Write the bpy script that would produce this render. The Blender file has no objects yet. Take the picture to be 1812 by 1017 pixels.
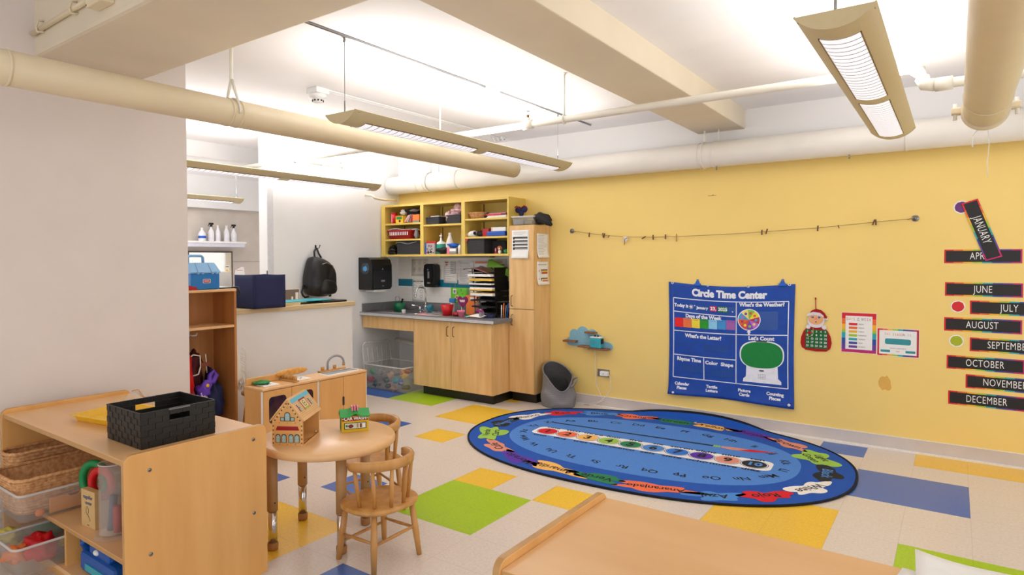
import bpy, bmesh, math, random
from math import sin, cos, pi, radians, atan2, sqrt, hypot
from mathutils import Vector, Matrix, Euler
rnd = random.Random(7)
SC = bpy.context.scene
COL = SC.collection
WY = 5.76            # yellow wall plane
NX = -4.05           # near left wall plane
LX = -5.55           # left wall plane of the alcove
CZ = 2.735           # ceiling

# ---------------------------------------------------------------- materials
def lin(c):
    r = []
    for v in c[:3]:
        v = v / 255.0
        r.append(v / 12.92 if v <= .04045 else ((v + .055) / 1.055) ** 2.4)
    return (r[0], r[1], r[2], 1.0)
MATS = {}
def mat(name, c, rough=.55, metal=0., var=.06, nscale=30., bump=0., emit=None, trans=0., coat=0., c2=None, stretch=None, detail=3., alpha=1.):
    if name in MATS: return MATS[name]
    m = bpy.data.materials.new(name); m.use_nodes = True
    nt = m.node_tree; b = nt.nodes['Principled BSDF']
    b.inputs['Roughness'].default_value = rough
    b.inputs['Metallic'].default_value = metal
    col = lin(c)
    tc = nt.nodes.new('ShaderNodeTexCoord'); mp = nt.nodes.new('ShaderNodeMapping')
    if stretch: mp.inputs['Scale'].default_value = stretch
    nt.links.new(tc.outputs['Object'], mp.inputs['Vector'])
    no = nt.nodes.new('ShaderNodeTexNoise'); no.inputs['Scale'].default_value = nscale; no.inputs['Detail'].default_value = detail
    nt.links.new(mp.outputs['Vector'], no.inputs['Vector'])
    mx = nt.nodes.new('ShaderNodeMix'); mx.data_type = 'RGBA'
    if c2: a2 = lin(c2); a1 = col
    else:
        a1 = tuple(max(0, v * (1 - var)) for v in col[:3]) + (1,)
        a2 = tuple(min(1, v * (1 + var)) for v in col[:3]) + (1,)
    mx.inputs[6].default_value = a1; mx.inputs[7].default_value = a2
    rp = nt.nodes.new('ShaderNodeMapRange'); rp.inputs[1].default_value = .32; rp.inputs[2].default_value = .68
    nt.links.new(no.outputs['Fac'], rp.inputs[0])
    nt.links.new(rp.outputs[0], mx.inputs[0])
    nt.links.new(mx.outputs[2], b.inputs['Base Color'])
    if bump:
        bp = nt.nodes.new('ShaderNodeBump'); bp.inputs['Strength'].default_value = bump; bp.inputs['Distance'].default_value = .004
        nt.links.new(no.outputs['Fac'], bp.inputs['Height']); nt.links.new(bp.outputs['Normal'], b.inputs['Normal'])
    if emit:
        b.inputs['Emission Color'].default_value = lin(emit[0]); b.inputs['Emission Strength'].default_value = emit[1]
    if trans: b.inputs['Transmission Weight'].default_value = trans; b.inputs['IOR'].default_value = 1.2
    if coat: b.inputs['Coat Weight'].default_value = coat
    if alpha < 1: b.inputs['Alpha'].default_value = alpha
    MATS[name] = m
    return m
def wood(name, c1, c2, axis='Z', rough=.4, scale=9., coat=.0):
    st = {'X': (.12, 1, 1), 'Y': (1, .12, 1), 'Z': (1, 1, .12)}[axis]
    return mat(name, c1, rough=rough, c2=c2, nscale=scale, stretch=st, detail=6., coat=coat)
def vg(s): return tuple(int(s[i:i+2], 16) for i in (0, 2, 4))
def flat(name, hexs, rough=.6, **k): return mat(name, vg(hexs), rough=rough, var=k.pop('var', .04), **k)

M_white = flat('white_paint', 'efeeee', .6, nscale=4, var=.012)
M_pink = flat('warm_white_paint', 'e6dcd6', .6, nscale=4, var=.02)
M_ceil = flat('ceiling_paint', 'f2f0f2', .7, nscale=3, var=.02)
M_beam = flat('beam_paint', 'e4d7c0', .6, nscale=3, var=.03)
M_duct = flat('cream_duct_paint', 'e6d6b6', .45, nscale=5, var=.03)
M_ductw = flat('white_duct_paint', 'efeae2', .45, nscale=5, var=.02)
M_pipe = flat('white_pipe_paint', 'efebdf', .4, nscale=9, var=.02)
M_fix = flat('cream_fixture_enamel', 'cdbe98', .45, var=.02)
M_base = flat('vinyl_baseboard', 'd5cbc6', .5, nscale=7)
M_vinylline = flat('white_trim', 'eeeae6', .5)
M_tilew = flat('white_wall_tile', 'eceae4', .25, var=.02)
M_teal = flat('teal_tile', '127a96', .3)
M_far = flat('grey_beige_panel', 'cfc5bb', .6, nscale=6)
M_blackk = flat('black_vinyl_kick', '15130f', .35)
M_maple = wood('maple_laminate', (236, 182, 112), (224, 166, 96), 'Z', .35, 10)
M_mapleT = wood('maple_laminate_top', (238, 192, 138), (230, 180, 124), 'X', .3, 7)
M_mapleE = wood('maple_edge_band', (208, 160, 98), (190, 142, 84), 'X', .4, 12)
M_oak = wood('light_oak_veneer', (238, 198, 138), (222, 176, 112), 'Z', .4, 16)
M_oakE = wood('oak_edge', (205, 160, 104), (190, 145, 90), 'Z', .4, 16)
M_beech = wood('honey_beech', (214, 160, 92), (192, 136, 70), 'Z', .32, 22)
M_cubby = wood('amber_cubby_board', (196, 136, 78), (176, 116, 62), 'Z', .4, 12)
M_capw = wood('blond_wood_cap', (222, 200, 158), (208, 184, 140), 'Y', .4, 12)
M_yshelf = wood('yellow_cabinet_paint', (232, 202, 104), (222, 190, 92), 'Z', .45, 10)
M_black = flat('black_plastic', '101012', .28)
M_blackm = flat('matt_black', '16161a', .7)
M_dgrey = flat('charcoal_weave', '3b3b3f', .8, nscale=120, bump=.3)
M_grey = flat('grey_laminate', '77777a', .35, nscale=60, var=.12)
M_greyl = flat('grey_plastic', '9a9a9e', .45)
M_chrome = mat('chrome', (215, 215, 218), rough=.12, metal=1., var=.02)
M_brass = mat('brushed_bronze', (120, 95, 62), rough=.35, metal=.9, var=.05)
M_steel = mat('dull_steel', (150, 150, 150), rough=.35, metal=1.)
M_paper = flat('white_paper', 'f3f2ef', .7, var=.015)
M_paperw = flat('cream_paper', 'f1e7da', .7, var=.02)
M_ink = flat('dark_ink', '2a2a2e', .8)
M_gink = flat('grey_ink', '8b8b8f', .8)
M_red = flat('red_plastic', 'd0121a', .4)
M_red2 = flat('crimson', 'b00d1e', .5)
M_blue = flat('blue_plastic', '1560c8', .4)
M_navy = flat('navy_fabric', '1b2350', .75, nscale=90, bump=.15)
M_green = flat('green_plastic', '118a4a', .4)
M_yellow = flat('yellow_plastic', 'f5c22a', .35)
M_orange = flat('orange_paper', 'f0823a', .6)
M_pinkp = flat('pink_plastic', 'f07f9a', .45)
M_purple = flat('purple_plastic', '6a3fc0', .5)
M_magenta = flat('magenta_foil', '9b1f6a', .3)
M_lime = flat('lime_card', '7cd83a', .6)
M_tealp = flat('teal_plastic', '35a9b8', .45)
M_lblue = flat('sky_blue_paint', '86bcd2', .5)
M_clear = mat('clear_plastic', (235, 235, 230), rough=.12, trans=.0, var=.01, alpha=.13)
M_clear2 = mat('frosted_clear_plastic', (232, 228, 220), rough=.3, var=.02, alpha=.17)
M_clearr = mat('clear_plastic_rim', (236, 234, 230), rough=.2, var=.01, alpha=.6)
M_brown = flat('brown_wood', '8a5a3a', .5)
M_wick = mat('wicker_tan', (234, 184, 128), rough=.6, c2=(198, 136, 86), nscale=60, bump=.5)
M_twine = flat('jute_twine', 'a88a52', .8)
M_skin = flat('peach_paper', 'f3c9a0', .6)

# ---------------------------------------------------------------- mesh builder
FONTC = {}
class MB:
    def __init__(s): s.bm = bmesh.new(); s.mats = []
    def mi(s, m):
        if m not in s.mats: s.mats.append(m)
        return s.mats.index(m)
    def add(s, t, m, M=None, smooth=False):
        if M is not None: bmesh.ops.transform(t, matrix=M, verts=t.verts)
        i = s.mi(m)
        for f in t.faces: f.material_index = i; f.smooth = smooth
        me = bpy.data.meshes.new('tmp'); t.to_mesh(me); t.free()
        s.bm.from_mesh(me); bpy.data.meshes.remove(me)
        return s
    def box(s, a, b, m, bev=0., seg=2, M=None):
        t = bmesh.new()
        x0, x1 = sorted((a[0], b[0])); y0, y1 = sorted((a[1], b[1])); z0, z1 = sorted((a[2], b[2]))
        v = [t.verts.new(p) for p in ((x0,y0,z0),(x1,y0,z0),(x1,y1,z0),(x0,y1,z0),(x0,y0,z1),(x1,y0,z1),(x1,y1,z1),(x0,y1,z1))]
        for q in ((0,3,2,1),(4,5,6,7),(0,1,5,4),(1,2,6,5),(2,3,7,6),(3,0,4,7)): t.faces.new([v[i] for i in q])
        if bev: bmesh.ops.bevel(t, geom=t.edges[:], offset=bev, segments=seg, affect='EDGES', profile=.5)
        return s.add(t, m, M, smooth=False)
    def prism(s, poly, z0, z1, m, M=None, bev=0., seg=2, smooth=False):
        t = bmesh.new()
        a = [t.verts.new((p[0], p[1], z0)) for p in poly]; n = len(a)
        f = t.faces.new(a)
        if z1 is not None:
            b = [t.verts.new((p[0], p[1], z1)) for p in poly]
            t.faces.new(b)
            for i in range(n): t.faces.new((a[i], a[(i+1) % n], b[(i+1) % n], b[i]))
        bmesh.ops.recalc_face_normals(t, faces=t.faces[:])
        if bev and z1 is not None:
            es = [e for e in t.edges if abs(e.verts[0].co.z - e.verts[1].co.z) < 1e-7]
            bmesh.ops.bevel(t, geom=es, offset=bev, segments=seg, affect='EDGES', profile=.5)
        return s.add(t, m, M, smooth)
    def flat(s, poly, z, m, M=None):
        t = bmesh.new(); a = [t.verts.new((p[0], p[1], z)) for p in poly]; f = t.faces.new(a); f.normal_update()
        if f.normal.z < 0: f.normal_flip()
        bmesh.ops.triangulate(t, faces=t.faces[:])
        return s.add(t, m, M)
    def rect(s, x0, y0, x1, y1, z, m, M=None): return s.flat([(x0,y0),(x1,y0),(x1,y1),(x0,y1)], z, m, M)
    def cyl(s, p0, p1, r0, m, r1=None, seg=16, cap=True):
        return s.tube([p0, p1], [r0, r0 if r1 is None else r1], m, seg=seg, cap=cap)
    def tube(s, pts, r, m, seg=8, closed=False, cap=True, smooth=True, flatn=None):
        t = bmesh.new(); P = [Vector(p) for p in pts]; n = len(P)
        R = r if isinstance(r, (list, tuple)) else [r] * n
        rings = []; up = None
        for i in range(n):
            if closed: d = P[(i+1) % n] - P[i-1]
            else: d = (P[min(i+1, n-1)] - P[max(i-1, 0)])
            if d.length < 1e-9: d = Vector((0,0,1))
            d.normalize()
            if up is None:
                up = Vector((0,0,1)) if abs(d.z) < .9 else Vector((1,0,0))
                if flatn: up = Vector(flatn)
            u = up - d * up.dot(d)
            if u.length < 1e-6: u = d.orthogonal()
            u.normalize(); w = d.cross(u); up = u
            rings.append([t.verts.new(P[i] + (u * cos(2*pi*k/seg) + w * sin(2*pi*k/seg)) * R[i]) for k in range(seg)])
        for i in range(n if closed else n - 1):
            a = rings[i]; b = rings[(i+1) % n]
            for k in range(seg): t.faces.new((a[k], a[(k+1) % seg], b[(k+1) % seg], b[k]))
        if cap and not closed:
            t.faces.new(rings[0][::-1]); t.faces.new(rings[-1])
        bmesh.ops.recalc_face_normals(t, faces=t.faces[:])
        i = len(s.bm.faces)
        s.add(t, m, None, smooth)
        return s
    def lathe(s, prof, m, seg=24, M=None, smooth=True, sx=1., sy=1.):
        t = bmesh.new(); rings = []
        for (r, z) in prof:
            if r < 1e-6: rings.append([t.verts.new((0, 0, z))])
            else: rings.append([t.verts.new((r*cos(2*pi*k/seg)*sx, r*sin(2*pi*k/seg)*sy, z)) for k in range(seg)])
        for a, b in zip(rings[:-1], rings[1:]):
            for k in range(seg):
                k2 = (k+1) % seg
                if len(a) == 1 and len(b) == 1: continue
                if len(a) == 1: t.faces.new((a[0], b[k], b[k2]))
                elif len(b) == 1: t.faces.new((a[k], a[k2], b[0]))
                else: t.faces.new((a[k], a[k2], b[k2], b[k]))
        bmesh.ops.recalc_face_normals(t, faces=t.faces[:])
        return s.add(t, m, M, smooth)
    def loft(s, rings, m, M=None, cap0=True, cap1=True, smooth=True, closed=True):
        t = bmesh.new(); V = [[t.verts.new(p) for p in r] for r in rings]; n = len(V[0])
        for a, b in zip(V[:-1], V[1:]):
            for k in range(n if closed else n-1): t.faces.new((a[k], a[(k+1) % n], b[(k+1) % n], b[k]))
        if cap0 and closed: t.faces.new(V[0][::-1])
        if cap1 and closed: t.faces.new(V[-1])
        bmesh.ops.recalc_face_normals(t, faces=t.faces[:])
        return s.add(t, m, M, smooth)
    def ball(s, c, r, m, seg=16, M=None, rot=None):
        if not isinstance(r, (tuple, list)): r = (r, r, r)
        t = bmesh.new(); bmesh.ops.create_uvsphere(t, u_segments=seg, v_segments=max(6, seg*2//3), radius=1.)
        mm = Matrix.Translation(c) @ (rot or Matrix.Identity(4)) @ Matrix.Diagonal((r[0], r[1], r[2], 1))
        if M is not None: mm = M @ mm
        return s.add(t, m, mm, True)
    def blob(s, c, r, m, amp=.25, seg=20, seed=0, freq=3., M=None):
        if not isinstance(r, (tuple, list)): r = (r, r, r)
        from mathutils import noise
        t = bmesh.new(); bmesh.ops.create_uvsphere(t, u_segments=seg, v_segments=max(6, seg*2//3), radius=1.)
        for v in t.verts:
            k = noise.noise(v.co * freq * .5 + Vector((seed*3.7, seed*1.3, seed)))
            v.co *= 1 + amp * k * 1.6
        mm = Matrix.Translation(c) @ Matrix.Diagonal((r[0], r[1], r[2], 1))
        if M is not None: mm = M @ mm
        return s.add(t, m, mm, True)
    def grid(s, fn, nu, nv, m, M=None, smooth=True, thick=0.):
        t = bmesh.new(); V = [[t.verts.new(fn(i/nu, j/nv)) for j in range(nv+1)] for i in range(nu+1)]
        for i in range(nu):
            for j in range(nv): t.faces.new((V[i][j], V[i+1][j], V[i+1][j+1], V[i][j+1]))
        if thick:
            bmesh.ops.recalc_face_normals(t, faces=t.faces[:])
            bmesh.ops.solidify(t, geom=t.faces[:], thickness=thick)
        return s.add(t, m, M, smooth)
    def text(s, txt, size, m, M=None, z=0., bold=0., sx=1., align='CENTER', sp=1., shear=0.):
        cu = bpy.data.curves.new('t', 'FONT'); cu.body = txt; cu.size = size; cu.align_x = align; cu.align_y = 'CENTER'
        cu.offset = bold; cu.resolution_u = 3; cu.space_character = sp; cu.shear = shear; cu.fill_mode = 'FRONT'
        o = bpy.data.objects.new('t', cu); COL.objects.link(o)
        dg = bpy.context.evaluated_depsgraph_get(); dg.update()
        me = bpy.data.meshes.new_from_object(o.evaluated_get(dg))
        t = bmesh.new(); t.from_mesh(me)
        bpy.data.objects.remove(o); bpy.data.curves.remove(cu); bpy.data.meshes.remove(me)
        L = Matrix.Translation((0, 0, z)) @ Matrix.Diagonal((sx, 1, 1, 1))
        return s.add(t, m, (M @ L) if M is not None else L)
    def build(s, name, parent=None, label=None, off=None, loc=None, cat=None, group=None, kind=None):
        me = bpy.data.meshes.new(name)
        L = Vector((0, 0, 0))
        if parent is not None and off is not False:
            L = Vector(parent['_loc']) if '_loc' in parent.keys() and off == 'W' else Vector((0, 0, 0))
        if loc is not None: L = Vector(loc)
        if L.length: bmesh.ops.translate(s.bm, vec=-L, verts=s.bm.verts)
        s.bm.to_mesh(me); s.bm.free()
        for m in s.mats: me.materials.append(m)
        o = bpy.data.objects.new(name, me); COL.objects.link(o)
        if parent is not None:
            o.parent = parent
        elif loc is not None: o.location = loc
        if label: o['label'] = label
        if cat: o['category'] = cat
        if group: o['group'] = group
        if kind: o['kind'] = kind
        return o
def box(a, b, m, **k): return MB().box(a, b, m, **k)
def thing(name, label, cat, loc=(0, 0, 0), rz=0., group=None):
    o = bpy.data.objects.new(name, None); COL.objects.link(o); o.empty_display_size = .1
    o.location = loc; o.rotation_euler = (0, 0, rz)
    o['label'] = label; o['category'] = cat
    if group: o['group'] = group
    return o
def part(mb, name, parent, label=None):          # parent without rotation: mesh given in world coordinates
    L = parent.location
    pp = parent.parent
    bmesh.ops.translate(mb.bm, vec=-Vector(L) if pp is None else -(Vector(L) + Vector(pp.location)), verts=mb.bm.verts)
    o = mb.build(name, None, label); o.parent = parent
    return o
def lpart(mb, name, parent, label=None):         # local coordinates
    o = mb.build(name, None, label); o.parent = parent
    return o
def single(mb, name, label, cat, loc, group=None): # world coordinates
    return mb.build(name, None, label, loc=loc, cat=cat, group=group)
def struct(mb, name, parent=None):
    return mb.build(name, parent, kind=None if parent else 'structure')
def dup(root, loc, rz=0., label=None, group=None, scale=None):
    r = root.copy(); COL.objects.link(r); r.location = loc; r.rotation_euler = (0, 0, rz)
    if label: r['label'] = label
    if group: r['group'] = group
    if scale: r.scale = scale
    for ch in list(root.children):
        c = ch.copy(); COL.objects.link(c); c.parent = r
        for g in ch.children:
            d = g.copy(); COL.objects.link(d); d.parent = c
    return r
def FY(x, z, y=WY):   # frame on a plane facing -Y : local x->+X, y->+Z, z->-Y
    return Matrix(((1,0,0,x),(0,0,-1,y),(0,1,0,z),(0,0,0,1)))
def FX(y, z, x=LX):   # frame on a plane facing +X : local x->+Y, y->+Z, z->+X
    return Matrix(((0,0,1,x),(1,0,0,y),(0,1,0,z),(0,0,0,1)))
def T(x, y, z): return Matrix.Translation((x, y, z))
def RZ(a): return Matrix.Rotation(a, 4, 'Z')
def RX(a): return Matrix.Rotation(a, 4, 'X')
def RY(a): return Matrix.Rotation(a, 4, 'Y')
def rrect(w, h, r, n=5, cx=0., cy=0.):
    p = []
    for (sx, sy, a0) in ((1,1,0),(-1,1,pi/2),(-1,-1,pi),(1,-1,3*pi/2)):
        for k in range(n+1):
            a = a0 + k*pi/2/n
            p.append((cx + sx*(w/2-r) + r*cos(a), cy + sy*(h/2-r) + r*sin(a)))
    return p
def circ(r, n=24, cx=0., cy=0., sy=1.): return [(cx + r*cos(2*pi*k/n), cy + r*sy*sin(2*pi*k/n)) for k in range(n)]

# ---------------------------------------------------------------- camera
cam = bpy.data.cameras.new('camera'); co = bpy.data.objects.new('camera', cam); COL.objects.link(co)
cam.sensor_width = 36.; cam.sensor_fit = 'HORIZONTAL'; cam.lens = 36. * 1129.463 / 1812.
cam.shift_x = (906. - 851.6) / 1812.; cam.shift_y = (486.1154 - 508.5) / 1812.
cam.clip_start = .05; cam.clip_end = 100
pit, yaw, roll = .0247, .639, .0031
c, s_ = cos(yaw), sin(yaw)
fw = Vector((-s_*cos(pit), c*cos(pit), -sin(pit))); rt = Vector((c, s_, 0)); dn = fw.cross(rt)
R_ = cos(roll)*rt + sin(roll)*dn; D_ = -sin(roll)*rt + cos(roll)*dn
U_ = -D_; B_ = -fw
co.matrix_world = Matrix(((R_.x, U_.x, B_.x, 0), (R_.y, U_.y, B_.y, 0), (R_.z, U_.z, B_.z, 1.4633), (0, 0, 0, 1)))
SC.camera = co

# ---------------------------------------------------------------- floor
X0, Y0, TS = .0855, 4.48, .3048
def floormat(name, c):
    m = mat(name, c, rough=.28, var=.07, nscale=70., detail=5.)
    nt = m.node_tree; b = nt.nodes['Principled BSDF']
    src = b.inputs['Base Color'].links[0].from_socket
    tc = nt.nodes.new('ShaderNodeTexCoord'); mp = nt.nodes.new('ShaderNodeMapping')
    mp.inputs['Location'].default_value = (-X0/TS + 100, -Y0/TS + 100, 0); mp.inputs['Scale'].default_value = (1/TS, 1/TS, 1)
    nt.links.new(tc.outputs['Object'], mp.inputs['Vector'])
    sp = nt.nodes.new('ShaderNodeSeparateXYZ'); nt.links.new(mp.outputs[0], sp.inputs[0])
    last = None
    for ax in (0, 1):
        fr = nt.nodes.new('ShaderNodeMath'); fr.operation = 'FRACT'; nt.links.new(sp.outputs[ax], fr.inputs[0])
        sb = nt.nodes.new('ShaderNodeMath'); sb.operation = 'SUBTRACT'; nt.links.new(fr.outputs[0], sb.inputs[0]); sb.inputs[1].default_value = .5
        ab = nt.nodes.new('ShaderNodeMath'); ab.operation = 'ABSOLUTE'; nt.links.new(sb.outputs[0], ab.inputs[0])
        gt = nt.nodes.new('ShaderNodeMath'); gt.operation = 'GREATER_THAN'; nt.links.new(ab.outputs[0], gt.inputs[0]); gt.inputs[1].default_value = .4965
        if last is None: last = gt
        else:
            mxm = nt.nodes.new('ShaderNodeMath'); mxm.operation = 'MAXIMUM'; nt.links.new(last.outputs[0], mxm.inputs[0]); nt.links.new(gt.outputs[0], mxm.inputs[1]); last = mxm
    sc = nt.nodes.new('ShaderNodeMath'); sc.operation = 'MULTIPLY'; nt.links.new(last.outputs[0], sc.inputs[0]); sc.inputs[1].default_value = .28
    mx = nt.nodes.new('ShaderNodeMix'); mx.data_type = 'RGBA'; nt.links.new(sc.outputs[0], mx.inputs[0]); nt.links.new(src, mx.inputs[6])
    mx.inputs[7].default_value = lin((120, 105, 92)); nt.links.new(mx.outputs[2], b.inputs['Base Color'])
    return m
F_cream = floormat('cream_vinyl_tile', (226, 214, 203)); F_blue = floormat('blue_vinyl_tile', (62, 108, 190))
F_yel = floormat('yellow_vinyl_tile', (246, 200, 62)); F_grn = floormat('lime_vinyl_tile', (170, 206, 32))
cells = {}
def cell(i0, i1, j0, j1, m):
    for i in range(i0, i1+1):
        for j in range(j0, j1+1): cells[(i, j)] = m
cell(-16, -15, 1, 2, F_grn); cell(-13, -12, 0, 1, F_yel); cell(-12, -12, -2, -2, F_yel); cell(-14, -14, -2, -2, F_blue); cell(-15, -15, -2, -2, F_blue)
cell(-9, -9, -4, -4, F_yel); cell(-9, -8, -6, -5, F_grn); cell(-7, -7, -4, -4, F_yel); cell(-4, -3, -3, -2, F_yel)
cell(-2, -1, 0, 1, F_blue); cell(-3, -3, 3, 3, F_blue); cell(-1, 2, 3, 4, F_yel); cell(-1, 0, -4, -3, F_grn)
cell(-8, -7, -10, -9, F_blue); cell(-11, -10, -9, -8, F_yel); cell(-11, -11, -6, -6, F_blue); cell(-13, -13, -7, -7, F_blue)
cell(-18, -18, 1, 1, F_blue); cell(-17, -17, 1, 1, F_blue); cell(-13, -13, 3, 3, F_yel)
mb = MB(); t = bmesh.new()
fm = [F_cream, F_blue, F_yel, F_grn]
for m in fm: mb.mi(m)
IX0, IX1, IY0, IY1 = -32, 10, -24, 9
VV = {}
def gv(i, j):
    if (i, j) not in VV: VV[(i, j)] = t.verts.new((X0+i*TS, Y0+j*TS, 0))
    return VV[(i, j)]
for i in range(IX0, IX1):
    for j in range(IY0, IY1):
        f = t.faces.new((gv(i, j), gv(i+1, j), gv(i+1, j+1), gv(i, j+1))); f.material_index = fm.index(cells.get((i, j), F_cream))
mt = bpy.data.meshes.new('tmpf'); t.to_mesh(mt); t.free(); mb.bm.from_mesh(mt)
mb.box((X0+IX0*TS, Y0+IY0*TS, -.1), (X0+IX1*TS, Y0+IY1*TS, -.001), F_cream)
struct(mb, 'floor')

# ---------------------------------------------------------------- room shell
# yellow wall: painted yellow up to behind the long duct, white above
mw = mat('yellow_wall_paint', (248, 216, 128), rough=.55, var=.008, nscale=5)
nt = mw.node_tree; b = nt.nodes['Principled BSDF']; src = b.inputs['Base Color'].links[0].from_socket
g = nt.nodes.new('ShaderNodeNewGeometry'); sp = nt.nodes.new('ShaderNodeSeparateXYZ'); nt.links.new(g.outputs['Position'], sp.inputs[0])
gt = nt.nodes.new('ShaderNodeMath'); gt.operation = 'GREATER_THAN'; nt.links.new(sp.outputs[2], gt.inputs[0]); gt.inputs[1].default_value = 2.33
mx = nt.nodes.new('ShaderNodeMix'); mx.data_type = 'RGBA'; nt.links.new(gt.outputs[0], mx.inputs[0]); nt.links.new(src, mx.inputs[6]); mx.inputs[7].default_value = lin((238, 236, 236))
nt.links.new(mx.outputs[2], b.inputs['Base Color'])
mb = box((LX-.15, WY, 0), (3.1, WY+.15, 3.05), mw)
# dried paint patches left by old tape
def spl(cx, cy, w, h, n=18, seed=1, amp=.3):
    r = random.Random(seed); return [(cx+w*(1+amp*(r.random()-.5))*cos(2*pi*k/n), cy+h*(1+amp*(r.random()-.5))*sin(2*pi*k/n)) for k in range(n)]
struct(mb, 'wall_right')
pm = flat('mustard_touch_up_paint', 'e6b354', .6)
single(MB().prism(spl(0, 0, .042, .058, 16, 3, .5), 0, .0006, pm, FY(-.423, .50)), 'paint_patch', 'darker mustard touch-up paint patch low on the yellow wall', 'paint patch', (-.423, WY-.0005, .50))
struct(box((LX-.15, 3.88, 0), (LX, WY+.15, CZ), M_white), 'wall_left')
struct(box((NX-.15, -3.0, 0), (NX, 2.22, 3.05), M_pink), 'wall_near')
struct(MB().box((-9.6, -3.0, CZ), (3.1, WY+.15, CZ+.12), M_ceil).box((-9.6, -3.0, 3.0), (3.1, 1.37, 3.1), M_ceil) if False else MB().box((-9.6, 1.9, CZ), (3.1, WY+2.2, CZ+.12), M_ceil).box((-9.6, -3.0, 3.0), (3.1, 1.9, 3.1), M_ceil), 'ceiling')
struct(MB().box((-9.35, 2.2, 0), (-9.2, 8.0, CZ), M_far).box((-9.2, 2.2, 2.25), (-9.1, 8.0, CZ), M_white), 'wall_back')
struct(MB().box((-9.35, 7.85, 0), (LX, 8.0, CZ), M_white), 'wall_end'); struct(MB().box((-6.9, 2.2, 2.56), (-6.5, 7.85, CZ+.01), M_white, bev=.01), 'trim_7')
struct(MB().box((-9.6, 1.37, 2.58), (3.1, 1.96, 3.02), M_beam, bev=.02), 'trim_1')
struct(MB().box((-1.86, 1.95, 2.57), (-1.46, WY, CZ+.02), M_beam, bev=.008), 'trim_2')
struct(MB().box((-3.385, WY-.012, 0), (3.1, WY, .1), M_base).box((-3.385, WY-.03, 0), (3.1, WY-.012, .012), M_vinylline).box((-3.385, WY-.014, .1), (3.1, WY, .104), M_vinylline), 'baseboard_right')
struct(MB().box((NX, -3, 0), (NX+.01, 2.22, .1), M_base), 'baseboard_near')
struct(MB().box((LX, 4.0, 0), (LX+.01, WY, .1), M_base), 'baseboard_left')
# tile splashback: white field, teal band
mb = MB().box((LX, WY-.006, .0), (-4.6, WY, .80), M_white).box((LX, WY-.012, .80), (-3.69, WY, 1.52), M_tilew).box((LX, WY-.014, 1.135), (-3.69, WY-.011, 1.222), M_teal)
for k in range(1, 7): mb.box((LX+k*.3, WY-.0146, 1.135), (LX+k*.3+.003, WY-.013, 1.222), flat('grout', 'a9c7ce', .7))
for z in (.93, 1.03, 1.33, 1.43): mb.box((LX, WY-.0125, z), (-3.69, WY-.0119, z+.002), flat('grout_white', 'cfccc4', .7))
struct(mb, 'trim_3')
# low (pony) wall with wooden cap
struct(MB().box((-5.05, 2.3, 0), (-4.9, 4.40, 1.0), M_white), 'wall_low')
struct(MB().box((LX+.0, 2.3, 1.0), (-4.87, 4.42, 1.04), M_capw, bev=.004), 'trim_4')
struct(MB().box((LX-.005, 3.87, 0), (LX+.004, 3.94, CZ), flat('white_corner_trim', 'dcdbe0', .5)), 'trim_5')
# panel joints on the far wall
struct(MB().box((-9.2, 2.2, 1.43), (-9.196, 7.8, 1.438), flat('joint_grey', '9a928c', .6)), 'trim_6')
# ---------------------------------------------------------------- ducts, pipes, light fixtures
def ring(mb, c, ax, r, w, th, m, seg=32):
    a = Vector(c); d = Vector(ax).normalized() * w / 2
    mb.tube([a-d, a+d], r+th, m, seg=seg)
t = thing('duct', 'round cream duct running overhead along the plain white wall', 'duct', (-3.30, 2.3, 2.294))
part(MB().cyl((-3.30, -2.5, 2.294), (-3.30, 4.95, 2.294), .077, M_duct, seg=40), 'duct_run', t)
for y in (1.005, 2.05, 2.11):
    m_ = MB(); ring(m_, (-3.30, y, 2.294), (0,1,0), .077, .012, .003, M_duct); part(m_, 'seam_band', t)
m_ = MB()
m_.tube([(-3.30+.081*cos(a), 2.08, 2.294+.081*sin(a)) for a in [pi*(-.05+1.1*k/16) for k in range(17)]], .006, M_pipe, seg=6, flatn=(0,1,0))
m_.tube([(-3.38, 2.08, 2.31), (-3.335, 2.08, 2.41), (-3.305, 2.08, 2.48), (-3.30, 2.08, CZ)], [.006, .008, .01, .01], M_pipe, seg=6)
m_.tube([(-3.22, 2.08, 2.31), (-3.265, 2.08, 2.41), (-3.295, 2.08, 2.48)], [.006, .008, .01], M_pipe, seg=6)
part(m_, 'hanger_strap', t)
t = thing('duct', 'long white round duct running along the top of the yellow wall', 'duct', (-2.0, 5.62, 2.355))
part(MB().cyl((LX+.01, 5.62, 2.355), (3.0, 5.62, 2.355), .108, M_ductw, seg=40), 'duct_run', t)
for x in (-5.06, -4.95, -4.47, -1.795, -1.68, -.3, 1.2):
    m_ = MB(); ring(m_, (x, 5.62, 2.355), (1,0,0), .108, .012, .003, M_ductw); part(m_, 'seam_band', t)
for x in (-4.9, -1.76):
    m_ = MB().cyl((x, 5.62, 2.45), (x, 5.62, CZ if x < -2 else 2.58), .009, M_pipe, seg=8).cyl((x+.12, 5.62, 2.45), (x+.12, 5.62, CZ if x < -2 else 2.58), .005, M_pipe, seg=8)
    m_.tube([(x, 5.62+.113*cos(a), 2.355+.113*sin(a)) for a in [2*pi*k/24 for k in range(24)]], .006, M_pipe, seg=6, closed=True)
    part(m_, 'hanger_strap', t)
for x in (-1.65, -.66): part(MB().cyl((x, 5.60, 2.22), (x, 5.60, 2.26), .006, M_steel, seg=8), 'drain_screw', t)

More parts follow.
